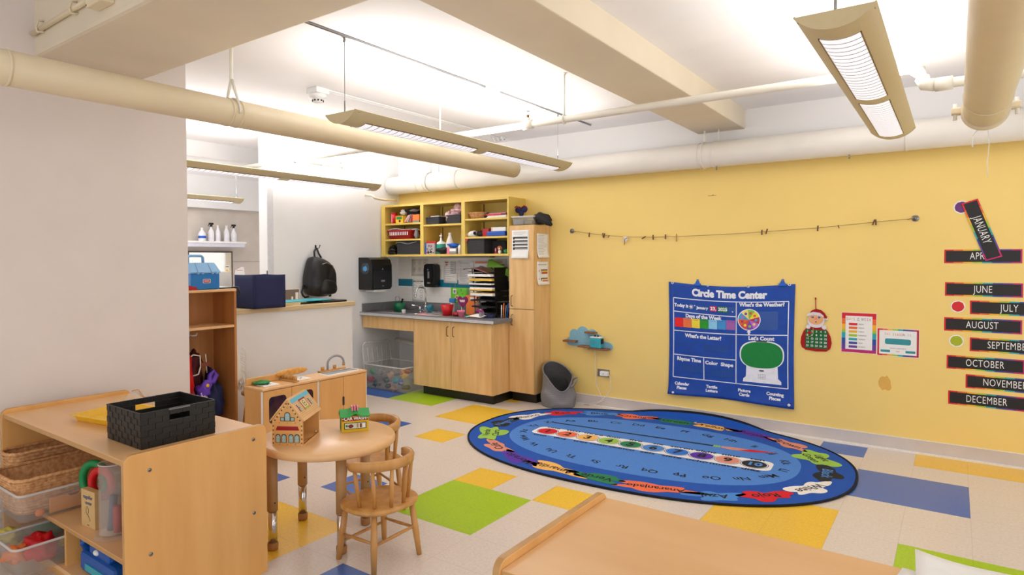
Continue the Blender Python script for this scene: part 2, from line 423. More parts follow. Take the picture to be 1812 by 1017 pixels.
# sprinkler main with elbows, hangers and heads
t = thing('sprinkler_pipe', 'long white sprinkler pipe crossing under the ceiling toward the right', 'pipe', (-2.0, 3.88, 2.42))
P = [(-6.0, 3.88, 2.42), (-.21, 3.88, 2.42), (-.165, 3.87, 2.41), (-.15, 3.85, 2.37), (-.14, 3.83, 2.33), (-.12, 3.82, 2.305), (-.07, 3.81, 2.30), (1.6, 3.80, 2.30)]
part(MB().tube(P, .024, M_pipe, seg=16), 'pipe_run', t)
for p, q in (((-.27, 3.88, 2.42), (-.20, 3.88, 2.42)), ((-.09, 3.815, 2.30), (-.02, 3.81, 2.30)), ((.16, 3.81, 2.30), (.22, 3.81, 2.30))): part(MB().cyl(p, q, .033, M_pipe, seg=16), 'coupling', t)
part(MB().tube([(-.23, 3.88, 2.42), (-.185, 3.878, 2.415), (-.155, 3.86, 2.385)], .032, M_pipe, seg=16), 'elbow_fitting', t)
part(MB().tube([(-.142, 3.83, 2.345), (-.13, 3.822, 2.312), (-.09, 3.815, 2.302)], .032, M_pipe, seg=16), 'elbow_fitting', t)
for x in (-2.464, -5.14):
    part(MB().cyl((x-.04, 3.88, 2.42), (x+.04, 3.88, 2.42), .033, M_pipe, seg=16).cyl((x, 3.88, 2.44), (x, 3.88, 2.47), .016, M_pipe, seg=12), 'tee_fitting', t)
m_ = MB().cyl((-2.464, 3.88, 2.47), (-2.464, 3.88, 2.49), .009, M_brass, seg=8)
for a in (0, pi): m_.tube([(-2.464+.006*cos(a), 3.88, 2.48), (-2.464+.016*cos(a), 3.88, 2.495), (-2.464+.003*cos(a), 3.88, 2.515)], .002, M_steel, seg=5)
m_.cyl((-2.464, 3.88, 2.515), (-2.464, 3.88, 2.519), .014, M_steel, seg=12); part(m_, 'sprinkler_head', t, 'brass and steel sprinkler head')
for x in (-5.6, -3.284, -2.168):
    part(MB().cyl((x, 3.88, 2.45), (x, 3.88, CZ), .006, M_pipe, seg=8).tube([(x, 3.88+.03*cos(a), 2.42+.032*sin(a)) for a in [2*pi*k/20 for k in range(20)]], .005, M_pipe, seg=6, closed=True).cyl((x, 3.88, CZ-.01), (x, 3.88, CZ), .014, M_pipe, seg=10), 'pipe_hanger', t)
t = thing('sprinkler_branch', 'short white sprinkler branch pipe ending in an upturned head', 'pipe', (-5.15, 4.2, 2.42))
part(MB().tube([(-5.15, 3.915, 2.42), (-5.17, 4.50, 2.42)], .017, M_pipe, seg=12).cyl((-5.17, 4.50, 2.40), (-5.17, 4.50, 2.46), .024, M_pipe, seg=12), 'pipe_run', t)
m_ = MB().cyl((-5.17, 4.50, 2.46), (-5.17, 4.50, 2.478), .008, M_brass, seg=8)
for a in (0, pi): m_.tube([(-5.17, 4.5+.006*cos(a), 2.475), (-5.17, 4.5+.014*cos(a), 2.49), (-5.17, 4.5+.003*cos(a), 2.505)], .002, M_steel, seg=5)
part(m_.cyl((-5.17, 4.5, 2.505), (-5.17, 4.5, 2.509), .013, M_steel, seg=12), 'sprinkler_head', t)
part(MB().cyl((-5.165, 4.25, 2.44), (-5.165, 4.25, CZ), .005, M_pipe, seg=8).tube([(-5.165+.022*cos(a), 4.25, 2.42+.022*sin(a)) for a in [2*pi*k/16 for k in range(16)]], .004, M_pipe, seg=6, closed=True), 'pipe_hanger', t)

# big drop pipe, upper right
t = thing('pipe', 'thick cream pipe with a bolted clamp at its end, upper right', 'pipe', (.1, 3.6, 2.13))
part(MB().cyl((.1, -1.5, 2.13), (.1, 3.70, 2.13), .082, M_duct, seg=40), 'pipe_run', t)
m_ = MB(); ring(m_, (.1, 3.36, 2.13), (0,1,0), .082, .012, .003, M_duct); part(m_, 'seam_band', t)
m_ = MB(); ring(m_, (.1, 3.68, 2.13), (0,1,0), .082, .05, .008, M_duct)
m_.lathe([(.0, .05), (.04, .045), (.07, .03), (.085, .0), (.085, -.01)], M_duct, seg=32, M=T(.1, 3.70, 2.13) @ RX(-pi/2))
for sx in (-1, 1):
    m_.box((.1+sx*.085, 3.655, 2.12), (.1+sx*.125, 3.705, 2.15), M_duct, bev=.006).cyl((.1+sx*.11, 3.68, 2.095), (.1+sx*.11, 3.68, 2.17), .008, M_pipe, seg=8)
part(m_, 'clamp', t)
part(MB().cyl((.1, 3.68, 2.20), (.1, 3.68, CZ), .008, M_pipe, seg=8), 'hanger_rod', t)
single(MB().tube([(.09, 3.70, 2.06), (.07, 3.71, 2.04), (.055, 3.71, 2.02), (.055, 3.71, 1.97)], .004, M_pipe, seg=6).tube([(.11, 3.70, 2.05), (.115, 3.70, 1.97), (.11, 3.70, 1.9), (.112, 3.70, 1.83)], .0015, M_paper, seg=5), 'hanging_hook', 'little white hook and string dangling below the bolted pipe clamp', 'hook', (.1, 3.7, 2.05))
single(MB().cyl((.255, 4.2, 2.715), (.255, 5.4, 2.715), .012, M_pipe, seg=8).cyl((.255, 2.6, 2.715), (.255, 4.2, 2.715), .012, M_pipe, seg=8).box((.235, 4.7, 2.70), (.275, 4.74, CZ), M_pipe), 'ceiling_conduit', 'thin white conduit on the ceiling at the far right corner', 'conduit', (.255, 4.7, 2.715))

# light fixtures
M_glow = mat('lamp_diffuser_glow', (225, 225, 232), rough=.4, emit=((245, 245, 255), .5), var=.01)
M_louv = flat('lamp_louver_line', '3c3c50', .5)
def make_light(loc, label):
    t = thing('pendant_light', label, 'ceiling light', loc, 0, 'long pendant light fixtures')
    hw, sag, L = .125, .062, 2.52
    Rr = (hw*hw + sag*sag) / (2*sag); zc = Rr - sag
    am = math.asin(hw / Rr); N = 20
    arc = [(Rr*sin(-am + 2*am*k/N), zc - Rr*cos(-am + 2*am*k/N)) for k in range(N+1)]
    inner = [(x*.97, z + .004) for x, z in arc[::-1]]
    prof = arc + inner
    def P(y): return [(x, y, z + 0) for x, z in prof]
    lpart(MB().loft([P(.004), P(L-.004)], M_fix, smooth=False), 'housing', t)
    for y in (0, L-.006):
        m_ = MB().prism([(x*1.01, z-.002) for x, z in arc], 0, .006, M_fix, T(0, y+.006, 0) @ RX(pi/2)); lpart(m_, 'end_cap', t)
    for (y0, y1) in ((.14, 1.22), (1.34, 2.40)):
        w = .066; aa = math.asin(w / Rr)
        def f(u, v, y0=y0, y1=y1): a = -aa + 2*aa*u; return (( Rr+.0015)*sin(a), y0 + (y1-y0)*v, zc - (Rr+.0015)*cos(a))
        m_ = MB().grid(f, 8, 1, M_glow)
        ny = int((y1-y0)/.052)
        for k in range(1, ny):
            yy = y0 + (y1-y0)*k/ny
            m_.grid(lambda u, v: ((Rr+.0024)*sin(-aa+2*aa*u), yy + .0055*v, zc - (Rr+.0024)*cos(-aa+2*aa*u)), 8, 1, M_louv)
        d = lpart(m_, 'louvre_panel', t, 'glowing white louvred panel')
        fr = MB()
        for s in (-1, 1): fr.box((s*w-.002, y0, zc-sqrt((Rr+.003)**2-w*w)-.001), (s*w+.002, y1, zc-sqrt((Rr)**2-w*w)+.003), M_brass)
        for yy in (y0-.004, y1): fr.grid(lambda u, v: ((Rr+.002)*sin(-aa+2*aa*u), yy+.004*v, zc-(Rr+.002)*cos(-aa+2*aa*u)), 8, 1, M_brass)
        lpart(fr, 'panel_rim', t, 'thin dark rim')
    for y in (.04, L-.04):
        m_ = MB().cyl((0, y, -.02), (0, y, CZ - loc[2]), .0022, M_steel, seg=6).cyl((0, y, -.01), (0, y, .07), .005, M_steel, seg=8).cyl((0, y, CZ-loc[2]-.03), (0, y, CZ-loc[2]), .008, M_steel, seg=8).cyl((0, y, CZ-loc[2]-.004), (0, y, CZ-loc[2]), .018, M_white, seg=12)
        m_.box((-.118, y-.006, -.012), (.118, y+.006, -.004), M_steel)
        lpart(m_, 'suspension_wire', t)
    return t
LL = [(-.340, 2.45, 2.30, 'nearest long cream pendant light with two louvred panels, upper right'), (-2.82, 2.45, 2.30, 'long cream pendant light hung just right of the cream duct, centre'),
      (-5.30, 2.58, 2.30, 'long cream pendant light hung over the low wall with the backpack'), (-7.75, 2.45, 2.28, 'farthest pendant light, beyond the white wall end at left')]
lt0 = make_light(LL[0][:3], LL[0][3])
for L_ in LL[1:]: dup(lt0, L_[:3], 0, L_[3])
def area(name, loc, sx, sy, power, up=True, col=(1, .985, .965)):
    d = bpy.data.lights.new(name, 'AREA'); d.shape = 'RECTANGLE'; d.size = sx; d.size_y = sy; d.energy = power; d.color = col
    o = bpy.data.objects.new(name, d); COL.objects.link(o); o.location = loc
    if up: o.rotation_euler = (pi, 0, 0)
    return o
for i, L_ in enumerate(LL): area('lamp_tube_%s' % 'abcd'[i], (L_[0], L_[1]+1.26, L_[2]-.02), .16, 2.3, (19, 19, 40, 44)[i])

# ceiling bits
t = thing('smoke_detector', 'round white smoke detector on a ceiling box left of the centre light', 'smoke detector', (-3.83, 3.12, CZ))
part(MB().box((-3.89, 3.06, CZ-.04), (-3.77, 3.18, CZ), M_white, bev=.004), 'mounting_box', t)
m_ = MB().lathe([(0, -.105), (.03, -.105), (.036, -.095), (.042, -.075), (.062, -.07), (.066, -.05), (.06, -.04), (0, -.04)], M_white, seg=28, M=T(-3.83, 3.12, CZ)); part(m_, 'sensor_dome', t)
m_ = MB()
for k in range(10): a = 2*pi*k/10; m_.box((-.006, -.002, -.008), (.006, .002, .002), M_ink, M=T(-3.83+.041*cos(a), 3.12+.041*sin(a), CZ-.088) @ RZ(a+pi/2))
part(m_, 'vent_slots', t, 'dark slots around the dome')
t = thing('cable_raceway', 'white surface raceway on the ceiling running from the smoke detector', 'raceway', (-3.83, 4.4, CZ))
part(MB().box((-3.85, 3.18, CZ-.012), (-3.82, 5.55, CZ), M_white), 'raceway_rail', t)
part(MB().box((-3.80, 3.18, CZ-.008), (-3.785, 5.55, CZ), M_white), 'raceway_rail', t)
m_ = MB()
for k in range(3): m_.tube([(-3.75-.05*k, 5.40, CZ-.02), (-3.76-.05*k, 5.45, CZ-.05), (-3.78-.05*k, 5.50, CZ-.03)], .008, M_white, seg=6)
part(m_, 'cable_loops', t)
t = thing('junction_box', 'white junction box on the ceiling conduit above the centre light', 'junction box', (-2.79, 3.87, CZ))
part(MB().box((-2.84, 3.81, CZ-.05), (-2.74, 3.93, CZ), M_white, bev=.004), 'box_body', t)
part(MB().box((-2.835, 3.815, CZ-.054), (-2.745, 3.925, CZ-.05), M_white), 'cover_plate', t)
single(MB().cyl((-2.79, 1.97, CZ-.008), (-2.79, 3.81, CZ-.008), .008, M_steel, seg=6).cyl((-2.79, 3.93, CZ-.008), (-2.79, 5.5, CZ-.008), .008, M_steel, seg=6), 'ceiling_conduit', 'thin grey conduit on the ceiling through the junction box', 'conduit', (-2.79, 3.0, CZ))
t = thing('beam_conduit', 'thin conduit clipped to the side of the big beam, top left', 'conduit', (-3.7, 1.35, 2.70))
part(MB().cyl((-4.03, 1.355, 2.69), (-3.12, 1.355, 2.71), .013, M_duct, seg=10), 'conduit_run', t)
for x in (-3.92, -3.5): part(MB().tube([(x+.01, 1.372, 2.68), (x, 1.34, 2.675), (x-.005, 1.335, 2.70), (x, 1.345, 2.735), (x, 1.372, 2.74)], .006, M_duct, seg=6), 'conduit_clip', t)
single(MB().box((-3.26, 1.31, 2.635), (-3.10, 1.371, 2.80), M_duct, bev=.006).cyl((-3.25, 1.309, 2.645), (-3.25, 1.312, 2.645), .004, M_brass, seg=8), 'junction_box', 'cream square junction box on the beam side, top left edge', 'junction box', (-3.18, 1.37, 2.72))
# wall bracket at end of the long duct
single(MB().tube([(LX+.01, 5.2, 2.22), (LX+.12, 5.2, 2.20), (LX+.16, 5.2, 2.17), (LX+.16, 5.35, 2.16), (LX+.16, 5.55, 2.17)], .014, M_duct, seg=8), 'duct_bracket', 'small bent pipe under the left end of the long white duct', 'pipe', (LX+.1, 5.3, 2.18))

# ---------------------------------------------------------------- storage shelves (left foreground, right foreground)
def shelf_unit(x0, x1, y0, y1, top, name, label, cat, mid=None, div=None, group=None, back=True):
    t = thing(name, label, cat, ((x0+x1)/2, (y0+y1)/2, 0))
    def panel(x, lab):
        w = y1-y0; h = top
        pts = [(y0, .0), (y1, .0)] + [(y1 - .035 + .035*cos(a), h - .035 + .035*sin(a)) for a in [pi/2*k/6 for k in range(7)]] + [(y0 + .035 - .035*sin(a), h - .035 + .035*cos(a)) for a in [pi/2*k/6 for k in range(7)]]
        m_ = MB().prism(pts, 0, .022, M_maple, FX(0, 0, x), bev=.003)
        i = m_.mi(M_mapleE)
        for f in m_.bm.faces:
            f.normal_update()
            if abs(f.normal.x) < .9: f.material_index = i
        p = part(m_, 'end_panel', t)
        for (yy, zz) in ((y0+.10, top-.075), (y1-.07, top-.06), (y0+.10, .285), (y1-.07, .30)):
            s = MB().cyl((x+.022, yy, zz), (x+.0245, yy, zz), .008, M_steel, seg=12).box((x+.0243, yy-.005, zz-.001), (x+.0249, yy+.005, zz+.001), M_ink)
            part(s, 'screw', p, 'steel screw')
        return p
    panel(x0, 'l'); panel(x1-.022, 'r')
    m_ = MB().box((x0+.022, y0+.008, top-.045), (x1-.022, y1-.004, top-.022), M_mapleT, bev=.003)
    i = m_.mi(M_mapleE)
    for f in m_.bm.faces:
        if f.normal.y < -.5: f.material_index = i
    part(m_, 'top_board', t)
    if mid:
        m_ = MB().box((x0+.022, y0+.012, mid-.02), (x1-.022, y1-.02, mid), M_mapleT, bev=.003)
        i = m_.mi(M_mapleE)
        for f in m_.bm.faces:
            if f.normal.y < -.5: f.material_index = i
        part(m_, 'shelf_board', t)
    if div: part(MB().box((div-.01, y0+.03, .08), (div+.01, y1-.02, mid-.02), M_maple), 'divider', t)
    part(MB().box((x0+.022, y0+.01, .06), (x1-.022, y1-.02, .08), M_mapleT), 'bottom_board', t)
    if back: part(MB().box((x0+.022, y1-.02, .0), (x1-.022, y1-.008, top-.045), M_maple), 'back_panel', t)
    part(MB().box((x0+.022, y0+.04, 0), (x1-.022, y0+.06, .06), M_maple), 'plinth', t)
    return t
shelf_unit(-3.93, -2.577, 1.14, 1.78, .70, 'storage_shelf', 'maple storage shelf with open bins beside the plain white wall, left foreground', 'shelf', mid=.28, div=-3.22)
shelf_unit(-.935, .95, 1.30, 1.92, .70, 'storage_shelf', 'maple storage shelf whose bare top fills the bottom right foreground', 'shelf', mid=.28)

# ---------------------------------------------------------------- base cabinet, worktop, tall cabinet, wall cabinet
BX0, BX1, BF = -4.735, -3.6875, 5.13
def handle(mb, x, y, z0, z1, m=M_brass, out=.028):
    mb.tube([(x, y, z1), (x, y-out*.8, z1-.004), (x, y-out, z1-.015), (x, y-out, z0+.015), (x, y-out*.8, z0+.004), (x, y, z0)], .0042, m, seg=8)
t = thing('base_cabinet', 'light oak two door sink cabinet under the grey worktop', 'cabinet', ((BX0+BX1)/2, 5.45, 0))
part(MB().box((BX0, BF+.02, .095), (BX1, WY-.02, .815), M_oak), 'carcass', t)
xm = (BX0+BX1)/2 + .0
for x0, x1, hx in ((BX0+.002, -4.21, -4.245), (-4.205, BX1-.002, -4.165)):
    d = part(MB().box((x0, BF, .10), (x1, BF+.019, .812), M_oak, bev=.0015), 'door', t)
    m_ = MB(); handle(m_, hx, BF, .66, .76); part(m_, 'handle', d, 'thin bronze bow handle')
part(MB().box((BX0+.08, BF+.07, 0), (BX1-.03, WY-.02, .095), M_blackk), 'kick_plate', t)
t = thing('worktop', 'grey laminate worktop with sink cut-out and upstand', 'worktop', (-4.6, 5.45, .82))
m_ = MB().prism([(-5.545, BF-.035), (-3.64, BF-.035), (-3.64, 5.434), (BX1, 5.434), (BX1, WY-.016), (-5.545, WY-.016)], 0, .038, M_grey, T(0,0,.817), bev=.006)
part(m_, 'slab', t)
part(MB().box((-5.545, BF-.037, .822), (-3.638, BF-.0345, .85), flat('pale_grey_edge', 'c4c4c8', .3)), 'front_edge', t, 'lighter rounded grey edge')
part(MB().box((-5.545, WY-.036, .856), (BX1-.02, WY-.014, .95), M_grey, bev=.004), 'upstand', t)
part(MB().box((-5.545, BF+.0, .856), (-5.525, WY-.036, .95), M_grey, bev=.004), 'upstand', t)
t = thing('apron_panel', 'oak apron board below the worktop at the open left knee space', 'panel', (-5.14, BF, .72))
part(MB().box((-5.535, BF, .675), (BX0-.002, BF+.02, .815), M_oak, bev=.002), 'front_board', t)
# sink basin and tap
t = thing('sink', 'shallow stainless sink set in the grey worktop', 'sink', (-5.02, 5.42, .855))
m_ = MB(); 
o_ = rrect(.50, .36, .05, 5); i_ = rrect(.44, .30, .05, 5); b_ = rrect(.38, .24, .05, 5)
m_.loft([[(x, y, .0) for x, y in o_], [(x, y, .006) for x, y in o_], [(x, y, .006) for x, y in i_], [(x, y, .0012) for x, y in b_]], M_chrome, cap0=False, M=T(-5.02, 5.42, .8555))
part(m_, 'basin', t)
t = thing('tap', 'tall chrome gooseneck tap with two levers at the sink', 'tap', (-5.01, 5.64, .856))
part(MB().box((-5.12, 5.62, .8605), (-4.90, 5.67, .875), M_chrome, bev=.006), 'base_plate', t)
P = [(-5.01, 5.645, .87), (-5.01, 5.645, 1.03)] + [(-5.01-.02*(1-cos(a)), 5.58+.065*cos(a), 1.06+.075*sin(a)) for a in [pi*k/12 for k in range(13)]] + [(-5.05, 5.515, 1.03)]
part(MB().tube(P, .009, M_chrome, seg=12).lathe([(.022, 0), (.022, .02), (.014, .05), (0, .055)], M_chrome, seg=16, M=T(-5.01, 5.645, .87)), 'spout', t)
for s in (-1, 1):
    part(MB().lathe([(.016, 0), (.016, .02), (.011, .035), (0, .037)], M_chrome, seg=14, M=T(-5.01+s*.09, 5.645, .87)).tube([(-5.01+s*.09, 5.645, .90), (-5.01+s*.12, 5.60, .915), (-5.01+s*.135, 5.55, .925)], [.006, .007, .009], M_chrome, seg=8), 'lever', t)
# tall cabinet
TX0, TX1, TF = -3.686, -3.385, 5.437
t = thing('tall_cabinet', 'tall narrow light oak cabinet at the right end of the worktop', 'cabinet', ((TX0+TX1)/2, 5.6, 0))
part(MB().box((TX0+.002, TF+.02, .095), (TX1, WY-.004, 1.806), M_oak), 'carcass', t)
for z0, z1, hz in ((.10, .948, .84), (.956, 1.802, 1.03)):
    d = part(MB().box((TX0+.003, TF, z0), (TX1-.002, TF+.019, z1), M_oak, bev=.0015), 'door', t)
    m_ = MB(); handle(m_, TX0+.045, TF, hz-.055 if hz < .9 else hz-.05, hz+.055 if hz < .9 else hz+.06); part(m_, 'handle', d, 'thin bronze bow handle')
part(MB().box((TX0-.0, TF+.065, 0), (TX1-.01, WY-.004, .095), M_blackk), 'kick_plate', t)
# wall cabinet: three open bays, yellow paint
t = thing('wall_cabinet', 'yellow painted open wall cabinet with three bays above the sink', 'cabinet', (-4.6, 5.6, 1.5))
UF, UX0, UX1, UZ0, UZ1 = 5.44, -5.535, -3.689, 1.495, 2.105
part(MB().box((UX0, WY-.02, UZ0), (UX1, WY-.001, UZ1), M_yshelf), 'back_panel', t)
part(MB().box((UX0, UF, UZ1-.024), (UX1, WY-.02, UZ1), M_yshelf, bev=.001), 'top_board', t)
part(MB().box((UX0, UF, UZ0), (UX1, WY-.02, UZ0+.024), M_yshelf, bev=.001), 'bottom_board', t)
for a, b in ((UX0, -5.47), (-4.908, -4.860), (-4.31, -4.262), (-3.709, UX1)): part(MB().box((a, UF+.001, UZ0+.024), (b, WY-.02, UZ1-.024), M_yshelf), 'upright', t)
for x in (-5.44, -4.83, -4.23):
    part(MB().box((x, WY-.0225, UZ0+.03), (x+.012, WY-.02, UZ1-.03), flat('dark_standard', '5a3a22', .6)), 'shelf_standard', t, 'dark slotted strip')
for a, b, zs in ((-5.47, -4.908, (1.887, 1.700)), (-4.86, -4.31, (1.855,)), (-4.262, -3.709, (1.897, 1.703))):
    for z in zs: part(MB().box((a+.001, UF+.004, z-.02), (b-.001, WY-.02, z), M_yshelf, bev=.001), 'shelf_board', t)
SH = dict(a1=1.887, a2=1.700, a3=UZ0+.024, b1=1.855, b2=UZ0+.024, c1=1.897, c2=1.703, c3=UZ0+.024)
single(MB().box((-4.75, 5.60, 1.478), (-4.05, 5.70, 1.494), M_greyl, bev=.003), 'cabinet_light', 'slim grey strip lamp under the yellow wall cabinet', 'light', (-4.4, 5.65, 1.494))

# pipe under the sink
t = thing('drain_pipe', 'white plastic drain trap in the knee space under the sink', 'pipe', (-4.95, 5.5, .5))
P = [(-4.93, 5.52, .80), (-4.93, 5.52, .42), (-4.935, 5.52, .375), (-4.96, 5.53, .35), (-4.995, 5.54, .355), (-5.01, 5.545, .39), (-5.02, 5.55, .43), (-5.06, 5.56, .455), (-5.3, 5.62, .47), (-5.54, 5.70, .47)]
part(MB().tube(P, .028, M_pipe, seg=16), 'trap_tube', t)
part(MB().cyl((-4.93, 5.52, .40), (-4.93, 5.52, .43), .036, M_pipe, seg=16).cyl((-5.015, 5.548, .405), (-5.022, 5.552, .43), .037, M_pipe, seg=16).cyl((-5.06, 5.56, .455), (-5.09, 5.568, .457), .036, M_pipe, seg=16), 'slip_nut', t)
# ---------------------------------------------------------------- rug
def col(name, hx, r=.9): return flat(name, hx, r, nscale=160, var=.10, bump=.25)
K_deep = col('rug_deep_blue', '0f52b4'); K_mid = col('rug_mid_blue', '4d86d8'); K_bind = col('rug_black_binding', '0b0d16')
K_navy = col('rug_navy', '12244c'); K_white = col('rug_white', 'f1eeea'); K_red = col('rug_red', 'd81226'); K_or = col('rug_orange', 'f2714a')
K_gr = col('rug_green', '1d8050'); K_ye = col('rug_yellow', 'f8bd62'); K_pu = col('rug_purple', '5b2fae'); K_br = col('rug_tan', 'e2937e'); K_lg = col('rug_lime', '9ecb52'); K_bk = col('rug_black', '1d2024'); K_sk = col('rug_sky', '4a8ad8'); K_ink = col('rug_ink', '14161e')
RT, RCX, RCY, RA, RB, RN = .06, -1.935, 4.715, 1.435, 1.03, 2.3
def rugdef(bm):
    for v in bm.verts:
        x = v.co.x*cos(RT) - v.co.y*sin(RT) + RCX; y = v.co.x*sin(RT) + v.co.y*cos(RT) + RCY; z = v.co.z
        e = y - 5.665
        if e > 0: z += .45*e*(1 if e < .1 else 1) + .6*max(0, e-.03); y = 5.665 + e*.55
        v.co = (x, y, z)
def sel(a, b, n=RN, N=120):
    P = []
    for k in range(N):
        t = 2*pi*k/N; c_, s2 = cos(t), sin(t)
        P.append((a*math.copysign(abs(c_)**(2/n), c_), b*math.copysign(abs(s2)**(2/n), s2)))
    return P
mb = MB(); rings = []
for q in [0.02]+[.1*k for k in range(1, 9)]+[.85, .9, .95, 1.]: rings.append([(x, y, .009) for x, y in sel(RA*q, RB*q)])
mb.loft(rings, K_deep, cap1=False, smooth=False)
mb.loft([[(x, y, .009) for x, y in sel(RA, RB)], [(x, y, 0) for x, y in sel(RA, RB)]], K_bind, cap0=False, cap1=False)
mb.tube([(x, y, .008) for x, y in sel(RA, RB)], .0085, K_bind, seg=6, closed=True)
Z1 = .0096
mb.flat(sel(1.10, .70, 2.35), Z1, K_mid)
# number strip
strip = rrect(1.86, .232, .06, 5, 0, -.03)
mb.flat([(x, y) for x, y in strip], Z1+.0006, K_white)
NC = [(K_red, '1'), (K_or, '2'), (K_ye, '3'), (K_lg, '4'), (K_gr, '5'), (K_sk, '6'), (col('rug_blue2', '2f78d8'), '7'), (K_pu, '8'), (K_br, '9'), (K_bk, '10')]
ens = ['one', 'two', 'three', 'four', 'five', 'six', 'seven', 'eight', 'nine', 'ten']; sps = ['uno', 'dos', 'tres', 'cuatro', 'cinco', 'seis', 'siete', 'ocho', 'nueve', 'diez']
for k, (m, s) in enumerate(NC):
    x = -.812 + k*.1805; y = -.04 + .0055*k*.2
    mb.flat(circ(.094, 28, x, y), Z1+.0012, K_deep); mb.flat(circ(.089, 28, x, y), Z1+.0018, K_white); mb.flat(circ(.083, 28, x, y), Z1+.0024, m)
    mb.text(s, .125 if len(s) == 1 else .105, K_ink if s != '10' else K_sk, T(x, y, Z1+.003), bold=.004)
    mb.text(ens[k], .062, K_ink, T(x, y+.125, Z1+.0008), bold=.0015, sx=1.25)
    mb.text(sps[k], .062, K_ink, T(x, y-.135, Z1+.0008), bold=.0015, sx=1.25)
# brush
mb.flat([(-.90, .235), (.46, .262), (.46, .298), (-.90, .262)], Z1+.0008, K_navy)
for k in range(3): mb.flat([(.46+.018*k, .258), (.475+.018*k, .258), (.475+.018*k, .305), (.46+.018*k, .305)], Z1+.0009, K_lg)
mb.flat([(.52, .26), (.60, .245), (.70, .26), (.76, .295), (.70, .32), (.60, .315), (.52, .30)], Z1+.0009, K_br)
mb.flat([(.64, .262), (.74, .262), (.82, .30), (.90, .335), (.80, .335), (.72, .325), (.70, .30)], Z1+.0011, K_red)
# alphabet
AL = [p for p in sel(1.005, .575, 2.25, 600)][::-1]
ALC = [0.]
for p, q in zip(AL, AL[1:]+AL[:1]): ALC.append(ALC[-1]+hypot(p[0]-q[0], p[1]-q[1]))
ALT = ALC[-1]; i0 = min(range(600), key=lambda i: hypot(AL[i][0]+.78, AL[i][1]-.36)); ALS = ALC[i0]
for k in range(26):
    s = 'ABCDEFGHIJKLMNOPQRSTUVWXYZ'[k]
    a_, b_ = 1.005, .575
    q = (ALS + k*ALT/26.) % ALT; i_ = 0
    while ALC[i_+1] < q: i_ += 1
    x, y = AL[i_]
    nx, ny = x/a_**2, y/b_**2; rot = atan2(ny, nx) - pi/2
    mb.text(s+s.lower(), .088, K_ink, T(x, y, Z1+.0008) @ RZ(rot), bold=.0012)
# splats with colour names
SP = [('Blanco', K_white, K_ink, -1.201, .318), ('Red', K_red, K_ink, -.989, .606), ('Blue', K_sk, K_ink, -.689, .771), ('Orange', K_or, K_ink, -.354, .835), ('Green', K_gr, K_ink, .0, .855), ('Yellow', K_ye, K_ink, .33, .85), ('Purple', K_pu, K_ink, .649, .79), ('Brown', K_br, K_ink, .939, .64), ('Light\nGreen', K_lg, K_ink, 1.163, .364), ('Black', K_bk, K_sk, 1.258, .03), ('White', K_white, K_ink, 1.195, -.335), ('Rojo', K_red, K_ink, .984, -.625), ('Azul', K_sk, K_ink, .72, -.80), ('Anaranjado', K_or, K_ink, .37, -.86), ('Verde', K_gr, K_ink, -.02, -.875), ('Amarillo', K_ye, K_ink, -.345, -.86), ('Morado', K_pu, K_ink, -.66, -.80), ('Cafe', K_br, K_ink, -.95, -.63), ('Verde\nClaro', K_lg, K_ink, -1.19, -.33), ('Negro', K_bk, K_sk, -1.275, .026)]
for k, (s, m, tm, x, y) in enumerate(SP):
    nx, ny = x/RA**2, y/RB**2; rot = atan2(ny, nx) - pi/2
    r = random.Random(k*5+3); n_ = max(len(q) for q in s.split('\n'))
    L_ = .105 + .012*n_; Hh = .062 if '\n' not in s else .095
    ph = [r.random()*6.28 for _ in range(4)]
    P = []
    for q in range(56):
        th = 2*pi*q/56; rr = 1 + .20*sin(3*th+ph[0]) + .16*sin(5*th+ph[1]) + .10*sin(7*th+ph[2])
        P.append((L_*1.12*rr*cos(th), Hh*1.18*rr*sin(th)))
    M = T(x, y, 0) @ RZ(rot)
    if m is K_white or m is K_ye or m is K_or: mb.flat([(p*1.05, q*1.07) for p, q in P], Z1+.0002, K_deep, M)
    mb.flat(P, Z1+.0008, m, M)
    mb.text(s, .092 if len(s) < 9 else .078, tm, M, z=Z1+.0014, bold=.0012)
rugdef(mb.bm)
rug = single(mb, 'rug', 'large oval blue alphabet and number rug with black binding, lying against the yellow wall', 'rug', (RCX, RCY, 0))

# ---------------------------------------------------------------- blue pocket-chart banner
N_bl = flat('banner_blue', '0f47a8', .65, nscale=14, var=.10); N_wh = flat('banner_white', 'f0f2f8', .7); N_dk = flat('banner_pocket', '1c4fa2', .25)
BXL, BXR, BZB, BZT = -2.12, -1.055, .215, 1.25
def bandef(bm, front=True):
    for v in bm.verts:
        u = (v.co.x-BXL)/(BXR-BXL); w_ = (v.co.z-BZB)/(BZT-BZB)
        s = sin(pi*max(0, min(1, u)))
        dz = -.034*s*w_**6 - .016*s*(1-w_**6)*min(1, w_*3) + .012*s*(1-w_)**4
        dx = -.008*sin(pi*w_)*(u-.5)*2
        v.co.z += dz; v.co.x += dx
        k_ = max(0, .125-w_)/.125; v.co.y -= .014*k_*k_*(1+sin(9*u+.5))
t = thing('pocket_chart_banner', 'big blue cloth teaching chart hanging on the yellow wall', 'banner', ((BXL+BXR)/2, WY, BZB))
mb = MB().grid(lambda u, v: (BXL+(BXR-BXL)*u, WY-.006, BZB+(BZT-BZB)*v), 40, 40, N_bl, thick=.003)
i = mb.mi(N_bl); bandef(mb.bm); part(mb, 'cloth', t)
mb = MB()
